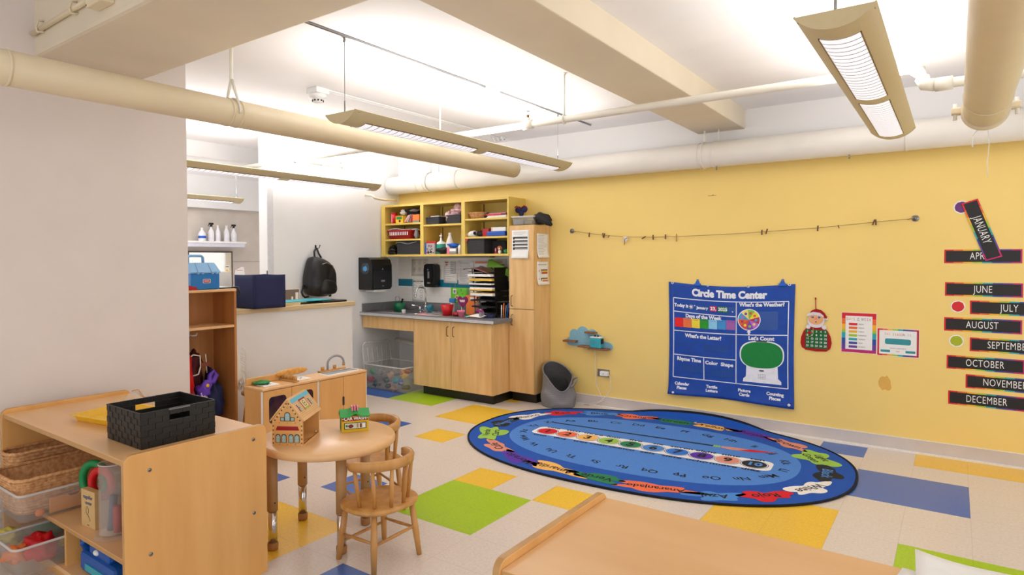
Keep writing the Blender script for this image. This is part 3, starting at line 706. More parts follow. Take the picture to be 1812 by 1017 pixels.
def bl(x0, z0, x1, z1, w=.0075, m=N_wh, n=16):
    d = Vector((x1-x0, z1-z0)); d.normalize(); nx, nz = -d.y*w/2, d.x*w/2
    mb.grid(lambda u, v: (x0+(x1-x0)*u+nx*(2*v-1), WY-.0105, z0+(z1-z0)*u+nz*(2*v-1)), n, 1, m, smooth=False)
FL, FR_, FT, FB = -2.078, -1.10, 1.108, .378
bl(FL, FT, FR_, FT); bl(FL, FB, FR_, FB); bl(FL, FT, FL, FB); bl(FR_, FT, FR_, FB); bl(-1.52, FT, -1.518, FB)
bl(FL, .985, -1.52, .975); bl(FL, .808, FR_, .826); bl(FL, .588, -1.52, .594); bl(-1.80, .592, -1.795, FB)
def bt(s, x, z, size, bold=.003, m=N_wh, sx=1., off=.0112, rot=0.): mb.text(s, size, m, FY(x, z, WY-off) @ RZ(rot), bold=bold, sx=sx)
bt('Circle Time Center', -1.59, 1.170, .092, .0052, sx=.86, rot=-.005)
bt('Today is', -2.005, 1.042, .042, .0018, sx=.9); bt('January', -1.815, 1.036, .036, .0014, sx=.95); bt('.', -1.55, 1.03, .05)
bt('Days of the Week', -1.808, .952, .045, .0022, sx=.95); bt("What's the Letter?", -1.808, .772, .045, .0022, sx=.95)
bt("What's the Weather?", -1.312, 1.083, .045, .0022, sx=.92); bt("Let's Count", -1.312, .792, .044, .0022); bt('Rhyme Time', -1.934, .553, .045, .0022, sx=.95)
bt('Color', -1.731, .545, .045, .0022); bt('Shape', -1.595, .543, .045, .0022)
for s, x in (('Calendar\nPieces', -1.994), ('Tactile\nLetters', -1.726), ('Picture\nCards', -1.449), ('Counting\nPieces', -1.202)): bt(s, x, .300, .038, .0018, sx=.95)
F_ = lambda x, z, o: FY(x, z, WY-o)
for x, z, w_, h_ in ((-1.85, 1.034, .21, .055), (-1.56, 1.034, .06, .05), (-1.75, .68, .11, .06), (-1.64, .68, .11, .06), (-1.95, .47, .10, .07), (-1.84, .47, .11, .07), (-1.69, .46, .10, .08), (-1.585, .46, .10, .08), (-1.26, .945, .16, .16)):
    mb.rect(-w_/2, -h_/2, w_/2, h_/2, 0, N_dk, F_(x, z, .0100))
mb.rect(-.03, -.025, .03, .025, 0, flat('b_crim', 'c21850', .5), F_(-1.717, 1.036, .0108)); mb.rect(-.042, -.026, .042, .026, 0, flat('b_green', '1c7a22', .5), F_(-1.635, 1.034, .0108))
bt('23,', -1.717, 1.036, .042, .0016, off=.0118); bt('2025', -1.635, 1.034, .040, .0016, off=.0118)
for k in range(8):
    a = k*pi/4; mb.flat([(cos(a)*.012-sin(a)*.003, sin(a)*.012+cos(a)*.003), (cos(a)*.024, sin(a)*.024), (cos(a)*.012+sin(a)*.003, sin(a)*.012-cos(a)*.003)], 0, N_wh, F_(-1.915, 1.038, .0112))
mb.flat(circ(.010, 14), 0, N_wh, F_(-1.915, 1.038, .0112)); mb.flat(circ(.005, 8), 0, N_wh, F_(-1.882, 1.052, .0112))
dc = [('f01818', 'b_d1'), ('f57a3a', 'b_d2'), ('f6dc3a', 'b_d3'), ('1f9a1c', 'b_d4'), ('8fd0f2', 'b_d5'), ('3b93d6', 'b_d6'), ('a65fae', 'b_d7')]
for k, (h_, n_) in enumerate(dc):
    x0 = -2.066 + k*.0768; z_ = .886 + .002*k; m = flat(n_+'_pocket', h_, .5)
    mb.rect(x0+.001, -.042, x0+.0755, .042, 0, m, F_(0, z_, .0108))
    if k: mb.text(['', 'Monday', 'Tuesday', 'Wednesday', 'Thursday', 'Friday', 'Saturday'][k], .013, N_bl, F_(x0+.038, z_+.03, .0113))
# weather wheel
wc = ['f4d83c', '8cc84a', 'f2e27a', '3aa4d8', 'e2643a', 'd2503c', '7a48b0', 'c06ad2', 'b83060']
mb.flat(circ(.095, 36), 0, N_wh, F_(-1.413, .952, .0106))
for k in range(9):
    a0, a1 = 2*pi*k/9+.3, 2*pi*(k+1)/9+.3
    mb.flat([(0, 0)]+[(.088*cos(a0+(a1-a0)*q/6), .088*sin(a0+(a1-a0)*q/6)) for q in range(7)], 0, flat('wheel_%s' % 'abcdefghi'[k], wc[k], .5), F_(-1.413, .952, .0112))
    am = (a0+a1)/2; mb.flat(circ(.012, 10, .058*cos(am), .058*sin(am)), 0, flat('wheel_%s' % 'abcdefghi'[(k+4) % 9], wc[(k+4) % 9], .5), F_(-1.413, .952, .0117))
mb.flat([(0, .024), (.018, 0), (.008, 0), (.008, -.022), (-.008, -.022), (-.008, 0), (-.018, 0)], 0, N_wh, F_(-1.413, .842, .0112))
# gumball outline : green bowl on a white base
gb = flat('gumball_green', '11863c', .75); gd = flat('gum_grey', '55565c', .7)
def bowl(s): return [(s*.172*math.copysign(abs(cos(a))**.72, cos(a)), s*.112*(math.copysign(abs(sin(a))**.85, sin(a))) + (-.004 if sin(a) < 0 else 0)) for a in [2*pi*k/48 for k in range(48)]]
mb.flat([(-.125, .02), (.125, .02), (.13, -.11), (.155, -.135), (.155, -.16), (-.155, -.16), (-.15, -.13), (-.13, -.11)], 0, N_wh, F_(-1.306, .565, .0106))
mb.flat(bowl(1.05), 0, N_wh, F_(-1.308, .655, .0112)); mb.flat(bowl(.985), 0, gb, F_(-1.308, .652, .0118))
mb.rect(-.045, .108, .045, .118, 0, gd, F_(-1.31, .655, .0124)); mb.flat(circ(.022, 16, 0, 0, .35), 0, gd, F_(-1.308, .515, .0112))
for k in range(4): mb.rect(-.03, -.02+.013*k, .03, -.018+.013*k, 0, gd, F_(-1.305, .462, .0112)); mb.rect(-.03+.019*k, -.02, -.029+.019*k, .022, 0, gd, F_(-1.305, .462, .0112))
bandef(mb.bm); part(mb, 'printing', t, 'white lettering, frames and coloured pockets printed on the cloth')
def grom(x, z):
    m_ = MB().lathe([(.005, 0), (.005, .003), (.010, .003), (.012, 0)], M_chrome, seg=16, M=FY(x, z, WY-.010)); part(m_, 'grommet', t, 'metal eyelet')
for x, z in ((-2.085, 1.238), (-1.10, 1.243), (-1.765, 1.222), (-1.425, 1.220)): grom(x, z)
for x, z in ((-2.07, .232), (-1.093, .247)):
    part(MB().lathe([(0, .008), (.010, .007), (.012, .003), (.012, 0)], M_white, seg=16, M=FY(x, z, WY-.024)), 'button', t, 'round white wall button')
for x, z in ((-1.856, 1.226), (-1.152, 1.240)):
    m_ = MB().box((x-.03, WY-.02, z-.01), (x+.03, WY-.002, z+.012), M_blue, bev=.004).prism([(x-.022, z+.01), (x+.022, z+.01), (x+.010, z+.034), (x-.010, z+.034)], 0, .008, M_blue, FY(0, 0, WY-.004))
    m_.lathe([(.005, 0), (.005, .006), (.010, .006), (.010, 0)], M_blue, seg=14, M=FY(x, z+.040, WY-.003))
    single(m_, 'binder_clip', 'blue hook clip holding the top %s of the blue chart' % ('left' if x < -1.5 else 'right'), 'clip', (x, WY, z), 'blue clips on the chart')

# ---------------------------------------------------------------- felt countdown calendar
t = thing('countdown_calendar', 'red felt countdown calendar with a figure in a red cap, right of the blue chart', 'calendar', (-.90, WY, .72))
C_r = flat('felt_red', 'a80f18', .9); C_g = flat('felt_green', '176a30', .9); C_w = flat('felt_white', 'e4dde6', .9); C_s = flat('felt_skin', 'efb27a', .8)
body = [(-.065, .90), (-.09, .87), (-.108, .82), (-.113, .77), (-.103, .735), (-.075, .716), (0, .708), (.075, .712), (.103, .735), (.113, .78), (.104, .835), (.085, .875), (.06, .90)]
G = lambda o: FY(-.90, 0, WY-o)
part(MB().prism(body, 0, .008, C_r, G(.001), bev=.002), 'body', t)
m_ = MB().rect(-.077, .732, .083, .882, 0, C_g, G(.0100))
for r_ in range(5):
    for c_ in range(5): m_.text(str(r_*5+c_+1), .021, C_w, FY(-.90-.060+c_*.032, .868-.029*r_, WY-.0106), bold=.0008)
for k in range(1, 5): m_.rect(-.077, .882-.030*k, .083, .8828-.030*k, 0, flat('felt_dgreen', '0d4a22', .9), G(.0104))
part(m_, 'number_grid', t, 'green number grid')
m_ = MB().flat(spl(-.048, .868-.012, .014, .013, 10, 5, .2), 0, C_r, G(.0125)).tube([(-.92, WY-.014, .895), (-.918, WY-.014, .86), (-.925, WY-.014, .835), (-.955, WY-.014, .825), (-.972, WY-.014, .838), (-.97, WY-.014, .85)], .0018, flat('cord_gold', 'd0b060', .7), seg=5)
part(m_, 'marker_ring', t)
part(MB().prism([(x, z*1.0) for x, z in circ(.062, 28, 0, .955, .9)], .008, .013, C_w, G(.001)), 'collar', t, 'white felt collar')
m_ = MB().prism(circ(.053, 28, 0, .968, .82), .013, .015, C_s, G(.001))
for s in (-1, 1): m_.flat(circ(.0105, 14, s*.024, .985), 0, C_w, G(.0168)); m_.flat(circ(.009, 14, s*.024, .985), 0, M_ink, G(.0172)); m_.flat(circ(.003, 8, s*.024, .987), 0, C_w, G(.0176))
m_.flat(circ(.012, 12, 0, .972, .7), 0, M_pinkp, G(.0165)); m_.flat(circ(.006, 10, 0, .948, .7), 0, M_ink, G(.0172))
part(m_, 'face', t)
part(MB().prism([(-.05, 1.012), (-.03, 1.04), (0, 1.052), (.035, 1.045), (.062, 1.02), (.078, .99), (.075, .975), (.06, .985), (.045, 1.005)], .006, .014, C_r, G(.001)).prism([(-.068, .992), (-.06, 1.012), (-.02, 1.028), (.03, 1.022), (.055, 1.0), (.056, .985), (.03, .998), (-.02, 1.004), (-.05, .995)], .014, .018, C_w, G(.001)).ball((-.9+.072, WY-.010, .972), (.014, .006, .009), C_w, 10), 'cap', t, 'red felt cap with white brim')
for s in (-1, 1): part(MB().prism(circ(.017, 14, s*.058+(.002), .905, 1.), .008, .014, C_w, G(.001)), 'mitten', t)
part(MB().tube([(-.903, WY-.006, 1.045), (-.905, WY-.006, 1.13)], .003, C_r, seg=6).ball((-.905, WY-.006, 1.135), (.006, .005, .010), C_r, 8), 'hanging_loop', t)

# ---------------------------------------------------------------- cards on the wall
RB7 = [('d8142a', 'rb_red'), ('ee6a22', 'rb_orange'), ('f6b61c', 'rb_amber'), ('a4c832', 'rb_lime'), ('22a8b0', 'rb_teal'), ('2c4aa0', 'rb_blue'), ('6a3a98', 'rb_violet'), ('c01c70', 'rb_magenta')]
RBM = [flat(n, h, .5) for h, n in RB7]
def month(name, x, z, label, rot=0., w_=.436, h_=.098, tx=0., off=.001, size=.072):
    mb = MB(); M = FY(x, z, WY-off) @ RZ(rot)
    mb.prism([(-w_/2, -h_/2), (w_/2, -h_/2), (w_/2, h_/2), (-w_/2, h_/2)], 0, .0012, RBM[0], M)
    n = 16
    for k in range(n):
        i = int(k*8/n); c_ = RBM[i]
        xa, xb = -w_/2 + w_*k/n, -w_/2 + w_*(k+1)/n
        mb.rect(xa, h_/2-.009, xb, h_/2, .0014, c_, M); mb.rect(xa, -h_/2, xb, -h_/2+.009, .0014, RBM[min(7, i)], M)
    mb.rect(w_/2-.009, -h_/2, w_/2, h_/2, .0016, RBM[7], M)
    mb.rect(-w_/2+.009, -h_/2+.009, w_/2-.009, h_/2-.009, .0015, flat('card_black', '141214', .45), M)
    mb.text(name, size, M_paper, M @ T(tx, 0, 0), z=.002, sx=.62, sp=1.08, bold=-.0003)
    single(mb, 'month_card', label, 'month card', (x, WY, z), 'month cards on the yellow wall')
month('APRIL', .1515, 1.472, 'black rainbow edged APRIL card, level, partly covered by a tilted card', tx=-.01)
month('JUNE', .1585, 1.235, 'black rainbow edged JUNE card, second level card from the top')
month('JULY', .305, 1.107, 'black rainbow edged JULY card beside the red dot')
month('AUGUST', .157, .980, 'black rainbow edged AUGUST card between JULY and SEPTEMBER')
month('SEPTEMBER', .307, .842, 'black rainbow edged SEPTEMBER card beside the green dot')
month('OCTOBER', .175, .705, 'black rainbow edged OCTOBER card under the green dot')
month('NOVEMBER', .287, .575, 'black rainbow edged NOVEMBER card, second from the bottom')
month('DECEMBER', .187, .446, 'black rainbow edged DECEMBER card, lowest of the month cards')
month('JANUARY', .146, 1.660, 'black rainbow edged JANUARY card hanging steeply tilted at the top', rot=radians(-71), off=.006)
def dot(x, z, m, label, r=.037):
    single(MB().prism(circ(r*1.18, 28), 0, .001, M_paper, FY(x, z, WY-.001)).prism(spl(0, 0, r, r*.98, 26, 8, .10), .001, .0014, m, FY(x, z, WY-.001)), 'colour_dot', label, 'sticker', (x, WY, z), 'round colour dots beside the month cards')
dot(.030, 1.826, flat('dot_purple', '6b3478', .6), 'purple round dot with a white rim, behind the tilted JANUARY card', .04)
dot(.018, 1.110, flat('dot_red', 'd8222c', .6), 'red round dot with a white rim, left of the JULY card')
dot(.012, .860, flat('dot_green', 'a9b81c', .6), 'olive green round dot with a white rim, left of the SEPTEMBER card')
# days of the week poster
mb = MB(); x0, x1, z0, z1 = -.718, -.484, .722, 1.032
M = FY(0, 0, WY-.001); mb.prism([(x0-.003, z0-.003), (x1+.003, z0-.003), (x1+.003, z1+.003), (x0-.003, z1+.003)], 0, .001, M_paper, M)
n = 14
for k in range(n):
    a, b_ = z1-(z1-z0)*k/n, z1-(z1-z0)*(k+1)/n; mb.rect(x0, b_, x1, a, .0013, RBM[min(7, int(k*8/n))], M)
mb.rect(x0+.026, z0+.024, x1-.026, z1-.024, .0016, M_paper, M)
for k, ch in enumerate('DAYS'): mb.text(ch, .030, RBM[[7, 1, 2, 0][k]], FY(x0+.040+.015*k, z1-.050, WY-.0030), sx=.6)
mb.text('of\nthe', .014, M_ink, FY(x0+.112, z1-.048, WY-.003))
for k, ch in enumerate('WEEK'): mb.text(ch, .030, RBM[[5, 0, 7, 0][k]], FY(x0+.142+.017*k, z1-.050, WY-.0030), sx=.6)
for k, d_ in enumerate(['SUNDAY', 'MONDAY', 'TUESDAY', 'WEDNESDAY', 'THURSDAY', 'FRIDAY', 'SATURDAY']):
    zz = z1-.088-.0295*k; mb.flat([(p+x0+.078, q+zz) for p, q in rrect(.058, .019, .003, 2)], .0019, [RBM[0], RBM[1], RBM[2], RBM[3], RBM[4], RBM[5], RBM[6]][k], M)
    mb.text(d_, .013, M_ink, FY(x0+.114, zz, WY-.003), align='LEFT', sx=.72)
single(mb, 'poster', 'rainbow bordered DAYS OF THE WEEK sheet with seven coloured bars', 'poster', ((x0+x1)/2, WY, z0))
# season card
mb = MB(); x0, x1, z0, z1 = -.476, -.212, .716, .922
mb.prism([(x0-.003, z0-.003), (x1+.003, z0-.003), (x1+.003, z1+.003), (x0-.003, z1+.003)], 0, .001, M_paper, M); n = 16
for k in range(n): a, b_ = x0+(x1-x0)*k/n, x0+(x1-x0)*(k+1)/n; mb.rect(a, z0, b_, z1, .0013, RBM[min(7, int(k*8/n))], M)
mb.rect(x0, z0, x0+.012, z1, .0014, RBM[0], M); mb.rect(x1-.014, z0, x1, z1, .0014, flat('rb_crimson', 'b8123a', .5), M); mb.rect(x0+.012, z0+.012, x1-.013, z1-.012, .0016, M_paper, M)
tl2 = flat('season_teal', '2f949e', .5)
for k, ch in enumerate('THE SEASON IS'):
    if ch != ' ': mb.text(ch, .026, RBM[[0, 1, 2, 0, 4, 1, 0, 7, 0, 6, 0, 5, 4][k]], FY(x0+.052+.0132*k, z1-.042, WY-.003), sx=.6)
mb.flat([(p+(x0+x1)/2, q+.826) for p, q in rrect(.165, .044, .012, 4)], .0019, tl2, M)
mb.text("TODAY'S WEATHER IS", .013, M_gink, FY((x0+x1)/2, .774, WY-.003), sx=.8); mb.text('and', .018, RBM[0], FY((x0+x1)/2, .752, WY-.003), sx=.8)
for s in (-1, 1): mb.flat([(p+(x0+x1)/2+s*.080, q+.752) for p, q in rrect(.062, .018, .004, 3)], .0019, tl2, M)
single(mb, 'poster', 'landscape THE SEASON IS card with a wide teal bar', 'poster', ((x0+x1)/2, WY, z0))

# ---------------------------------------------------------------- twine line with clothes pegs
tw = [(-3.127, 1.744), (-3.05, 1.735), (-2.93, 1.715), (-2.772, 1.693), (-2.543, 1.672), (-2.266, 1.662), (-2.045, 1.663), (-1.60, 1.672), (-1.29, 1.686), (-.896, 1.705), (-.503, 1.737), (-.29, 1.752), (-.25, 1.757)]
t = thing('twine_line', 'thin jute twine strung across the yellow wall between two round hooks', 'string', (-1.7, WY, 1.70))
part(MB().tube([(x, WY-.022, z) for x, z in tw], .0022, M_twine, seg=6), 'twine', t)
for x, z in ((-3.127, 1.744), (-.244, 1.757)):
    part(MB().lathe([(.024, 0), (.024, .005), (.021, .008), (.010, .009), (.008, .020), (.011, .024), (0, .026)], M_steel, seg=24, M=FY(x, z, WY-.0005)).tube([(x+(.02 if x < -2 else -.02), WY-.022, z-.002), (x+(.05 if x < -2 else -.05), WY-.022, z-.008)], .0045, M_twine, seg=6), 'hook_disc', t, 'round metal wall disc')
peg = flat('peg_wood', '6b4022', .6); pega = flat('peg_light', 'b8824a', .6)
def pegm(m):
    q = MB()
    for s in (-1, 1): q.box((-.0045, s*.003-.002, -.024), (.0045, s*.003+.002, .020), m, bev=.001, M=RX(s*.05))
    return q.tube([(-.006, 0, .004), (.006, 0, .004)], .0035, M_steel, seg=8)
pegs = [(-2.925, 1.702, .10, 'on the twine nearest the left hook'), (-2.775, 1.695, -.12, 'second from the left hook'), (-2.762, 1.690, .25, 'pressed against the second peg'), (-2.716, 1.680, .55, 'small dark and slanting, just left of the paper scrap'), (-2.356, 1.661, 1.05, 'lying almost flat, right of the paper scrap'), (-2.266, 1.663, -.03, 'upright, first right of the flat peg'), (-2.148, 1.665, 0., 'upright, just left of the pale peg'), (-1.314, 1.682, .02, 'left one of the close pair above the blue chart'), (-1.276, 1.690, .28, 'right one of the close pair, leaning'), (-.892, 1.704, .06, 'upright above the red felt calendar'), (-.745, 1.712, -.3, 'tiny one above the rainbow sheet'), (-.508, 1.738, .30, 'left half of the crossed pair near the right hook'), (-.494, 1.738, -.05, 'right half of the crossed pair near the right hook')]
p0 = None
for x, z, r_, lab in pegs:
    if p0 is None:
        p0 = pegm(peg).build('clothes_peg', loc=None); p0['category'] = 'clothes peg'; p0['group'] = 'clothes pegs on the twine'; o = p0
    else: o = p0.copy(); COL.objects.link(o)
    o.location = (x, WY-.022, z); o.rotation_euler = (0, r_, 0); o['label'] = 'small dark wooden clothes peg, ' + lab
    if 'tiny' in lab or 'small dark and' in lab: o.scale = (.7, .7, .6)
o = pegm(pega).build('clothes_peg'); o.location = (-2.045, WY-.022, 1.655); o.scale = (.8, 1, 1.6); o['category'] = 'clothes peg'; o['group'] = 'clothes pegs on the twine'; o['label'] = 'long pale wooden clothes peg hanging at the middle of the twine'
single(MB().grid(lambda u, v: (-2.565+.04*u+.01*sin(5*v), WY-.024-.006*sin(3*u+4*v), 1.675-.045*v-.012*u*v), 6, 6, M_paperw, thick=.0006).tube([(-2.56, WY-.024, 1.66), (-2.54, WY-.024, 1.655), (-2.52, WY-.026, 1.66)], .003, M_brown, seg=5).tube([(-2.55, WY-.024, 1.65), (-2.545, WY-.026, 1.62), (-2.553, WY-.026, 1.592)], .003, M_brown, seg=5), 'paper_scrap', 'torn white paper scrap dangling from the twine, left half', 'paper', (-2.55, WY, 1.67))
single(MB().cyl((-1.72, WY-.001, 2.02), (-1.735, WY-.001, 2.02), .004, M_twine, seg=5).box((-1.77, WY-.002, 2.016), (-1.70, WY, 2.02), M_twine), 'wall_mark', 'faint pencil-thin mark high on the yellow wall', 'mark', (-1.735, WY, 2.02))

# ---------------------------------------------------------------- cloud shelf, speaker box, socket, cable
t = thing('cloud_shelf', 'small pale blue cloud shaped wall shelf with three wooden ledges', 'shelf', (-2.95, WY, .57))
cl = []
for (cx, cz, r_, a0, a1) in ((-3.145, .625, .042, 250, 100), (-3.10, .700, .050, 190, 55), (-3.005, .722, .062, 160, 25), (-2.90, .705, .055, 120, 15), (-2.83, .66, .05, 70, -10), (-2.715, .600, .038, 80, -90)):
    n_ = 7
    for k in range(n_): a = radians(a0+(a1-a0)*k/(n_-1)); cl.append((cx+r_*cos(a), cz+r_*sin(a)))
cl += [(-2.76, .560), (-3.145, .582)]
m_ = MB(); tt = bmesh.new(); 
m_.prism(cl, 0, .012, M_lblue, FY(0, 0, WY), bev=.002); part(m_, 'back_board', t)
for xa, xb, z in ((-3.20, -3.055, .622), (-3.02, -2.885, .582), (-2.955, -2.84, .722), (-2.905, -2.70, .568)):
    part(MB().box((xa, WY-.09 if z < .6 else WY-.07, z), (xb, WY-.012, z+.018), M_brown, bev=.002), 'ledge', t, 'brown wooden ledge')
t = thing('story_speaker', 'small teal cube speaker box with two ears on the cloud shelf', 'speaker', (-2.80, WY-.05, .586))
part(MB().box((-2.885, WY-.095, .586), (-2.765, WY-.018, .690), M_tealp, bev=.012, seg=3).box((-2.755-.012, WY-.09, .63), (-2.757, WY-.04, .68), M_blackm, bev=.004), 'body', t)
part(MB().box((-2.882, WY-.092, .686), (-2.768, WY-.02, .697), M_paper, bev=.005), 'top_pad', t, 'white top')
for s in (-1, 1): part(MB().ball((-2.825+s*.016, WY-.06, .702), (.010, .010, .012), M_black, 10), 'ear', t, 'black ear knob')
m_ = MB()
for r_ in range(7):
    for c_ in range(7):
        if (r_-3)**2+(c_-3)**2 < 11: m_.flat(circ(.002, 6, -2.845+.008*(c_-3), .640+.008*(r_-3)), 0, flat('grille_dot', '1f6f7e', .6), FY(0, 0, WY-.0955))
part(m_, 'speaker_grille', t)
t = thing('wall_socket', 'grey steel wall socket with a white plug, low on the yellow wall', 'socket', (-2.775, WY, .33))
part(MB().box((-2.842, WY-.006, .297), (-2.712, WY-.0005, .373), M_steel, bev=.002), 'face_plate', t)
part(MB().box((-2.80, WY-.045, .312), (-2.715, WY-.006, .356), M_paper, bev=.006).box((-2.765, WY-.0456, .330), (-2.755, WY-.045, .338), M_gink), 'plug', t, 'white adaptor plug')
single(MB().tube([(-2.868, WY-.02, .57), (-2.858, WY-.012, .48), (-2.862, WY-.012, .38), (-2.850, WY-.012, .22), (-2.79, WY-.02, .10), (-2.76, WY-.02, .075), (-2.80, WY-.035, .05), (-2.88, WY-.05, .012), (-2.97, WY-.03, .008)], .0035, M_paperw, seg=6).tube([(-2.712, WY-.03, .335), (-2.69, WY-.03, .30), (-2.685, WY-.025, .20), (-2.73, WY-.02, .12), (-2.80, WY-.02, .06), (-2.90, WY-.03, .02), (-2.97, WY-.04, .006)], .003, M_paperw, seg=6), 'power_cord', 'thin cream power cord looping from the speaker and socket to the floor', 'cord', (-2.8, WY, .3))
for x, l in ((-2.38, 0),): pass

# ---------------------------------------------------------------- papers on the tall cabinet
def sheet(x, z, w_, h_, label, lines, plane='Y', base=TF, curl=.012, name='paper_sheet'):
    mb = MB(); F = FY(x, z, base-.001) if plane == 'Y' else FX(x, z, base+.001)
    def bend(px, py): q = max(0, .35-py/h_)/.35; return curl*q*q
    mb.grid(lambda u, v: (w_*(u-.5), h_*v, bend(0, h_*v)), 6, 12, M_paper, M=F, thick=.0004)
    for (x0, y0, x1, y1, m) in lines: mb.rect(x0, y0, x1, y1, bend(0, (y0+y1)/2)+.0012, m, F)
    loc = (x, base, z) if plane == 'Y' else (base, x, z)
    return mb, loc
def textlines(w_, h_, n, top=.9, bot=.1, m=M_gink, seed=0, t=.0022):
    r = random.Random(seed); return [(-w_*.42, h_*(top-(top-bot)*k/n), -w_*.42+w_*.84*(.5+.5*r.random()), h_*(top-(top-bot)*k/n)+t, m) for k in range(n)]
L_ = textlines(.2, .28, 3, .95, .82)
for k in range(4): zz = .205-.035*k; L_ += [(-.088, zz, .088, zz+.012, M_ink), (-.088, zz-.014, -.066, zz, M_ink), (-.064, zz-.010, .088, zz-.002, M_gink)]
mb, loc = sheet(-3.545, 1.47, .205, .285, '', L_, curl=.02); single(mb, 'paper_sheet', 'white sheet with four dark striped rows on the front of the tall cabinet', 'paper', loc)
mb, loc = sheet(5.61, 1.475, .225, .245, '', textlines(.22, .245, 14, .92, .08, seed=4), 'X', TX1, curl=.02); single(mb, 'paper_sheet', 'white text sheet, upper of two on the side of the tall cabinet', 'paper', loc)
L_ = textlines(.22, .24, 2, .86, .80, M_ink)
for k in (0, 1): zz = .145-.085*k; L_ += [(-.04, zz, .09, zz+.01, M_ink), (-.04, zz-.035, -.03, zz, M_ink), (-.02, zz-.016, .09, zz-.002, M_yellow), (-.02, zz-.035, .09, zz-.016, flat('chart_red', 'c84a2a', .6)), (-.085, zz-.012, -.065, zz+.006, M_orange)]
mb, loc = sheet(5.61, 1.20, .225, .235, '', L_, 'X', TX1, curl=.02); single(mb, 'paper_sheet', 'white sheet with two orange and black bar charts, lower on the tall cabinet side', 'paper', loc)
# ---------------------------------------------------------------- round table
TZ = .54; TC = (-2.645, 2.205)
t = thing('round_table', 'round maple topped activity table on four chrome legs', 'table', (TC[0], TC[1], 0))
part(MB().lathe([(0, TZ), (.335, TZ), (.345, TZ-.006), (.350, TZ-.018), (.347, TZ-.034), (.338, TZ-.040), (0, TZ-.040)], M_mapleT, seg=64, M=T(TC[0], TC[1], 0)), 'tabletop', t)
M_legp = flat('beige_leg_tube', 'b98f5e', .4); M_legf = flat('tan_foot', 'a87440', .5)
for x, y in ((-2.75, 1.93), (-2.935, 2.257), (-2.440, 2.11), (-2.60, 2.42)):
    l = part(MB().cyl((x, y, .20), (x, y, TZ-.04), .0265, M_legp, seg=20).cyl((x+.0265, y-.005, .245), (x+.0275, y-.005, .245), .004, M_ink, seg=8), 'leg', t)
    part(MB().cyl((x, y, .035), (x, y, .20), .0225, M_chrome, seg=20), 'chrome_tube', l, 'chrome lower tube')
    part(MB().lathe([(0, 0), (.020, 0), (.026, .006), (.027, .035), (.024, .04), (0, .04)], M_legf, seg=20, M=T(x, y, 0)), 'foot_cap', l)
# ---------------------------------------------------------------- chairs
def make_chair(loc, rz, label):
    t = thing('wooden_chair', label, 'chair', loc, rz, 'small round backed wooden chairs')
    def so(s, z): return [(.162*s*math.copysign(abs(cos(a))**.8, cos(a))+.005, .188*s*math.copysign(abs(sin(a))**.8, sin(a)), z) for a in [2*pi*k/40 for k in range(40)]]
    lpart(MB().loft([so(.93, .268), so(.99, .273), so(1., .282), so(.99, .290), so(.95, .293), so(.5, .289), so(.05, .287)], M_beech), 'seat', t)
    LG = []
    for sx in (-1, 1):
        for sy in (-1, 1):
            a = Vector((sx*.105, sy*.118, .272)); b_ = Vector((sx*.132, sy*.145, 0)); LG.append((a, b_))
            lpart(MB().tube([b_, b_*.55+a*.45, a], [.0125, .0165, .0135], M_beech, seg=14), 'leg', t)
    def at(i, z): a, b_ = LG[i]; k = z/.272; return b_*(1-k)+a*k
    for i, j, z in ((0, 2, .125), (1, 3, .12), (0, 1, .085), (2, 3, .13)):
        p, q = at(i, z), at(j, z+.015); lpart(MB().tube([p, p*.5+q*.5, q], [.006, .0085, .006], M_beech, seg=10), 'stretcher', t)
    N = 24; rings = []
    for k in range(N+1):
        a = radians(-90 + 180*k/N); u = Vector((cos(a), sin(a), 0)); up = .012*sin(pi*k/N)
        e = 1 - (.25 if k in (0, N) else 0)
        r0, r1 = .155, .178; zc, hh = .485+up, .024*e
        rings.append([tuple(Vector((-.01, 0, 0))+u*r0+Vector((0,0,zc-hh))), tuple(Vector((-.01, 0, 0))+u*r1+Vector((0,0,zc-hh*.85))), tuple(Vector((-.01, 0, 0))+u*(r1+.004)+Vector((0,0,zc+hh*.5))), tuple(Vector((-.01, 0, 0))+u*(r1-.003)+Vector((0,0,zc+hh))), tuple(Vector((-.01, 0, 0))+u*(r0+.003)+Vector((0,0,zc+hh)))])
    lpart(MB().loft(rings, M_beech), 'back_rail', t)
    for a in (-80, -48, -16, 16, 48, 80):
        a = radians(a); u = Vector((cos(a), sin(a), 0))
        lpart(MB().tube([Vector((0, 0, .288))+u*.140, Vector((-.005, 0, .38))+u*.153, Vector((-.01, 0, .475))+u*.166], [.009, .0115, .009], M_beech, seg=12), 'spindle', t)
    return t
ch = make_chair((-2.262, 2.195, 0), radians(-4), 'small beech spindle back chair in front, at the right of the round table')
dup(ch, (-2.755, 2.615, 0), radians(74), 'small beech spindle back chair tucked in at the far side of the round table')

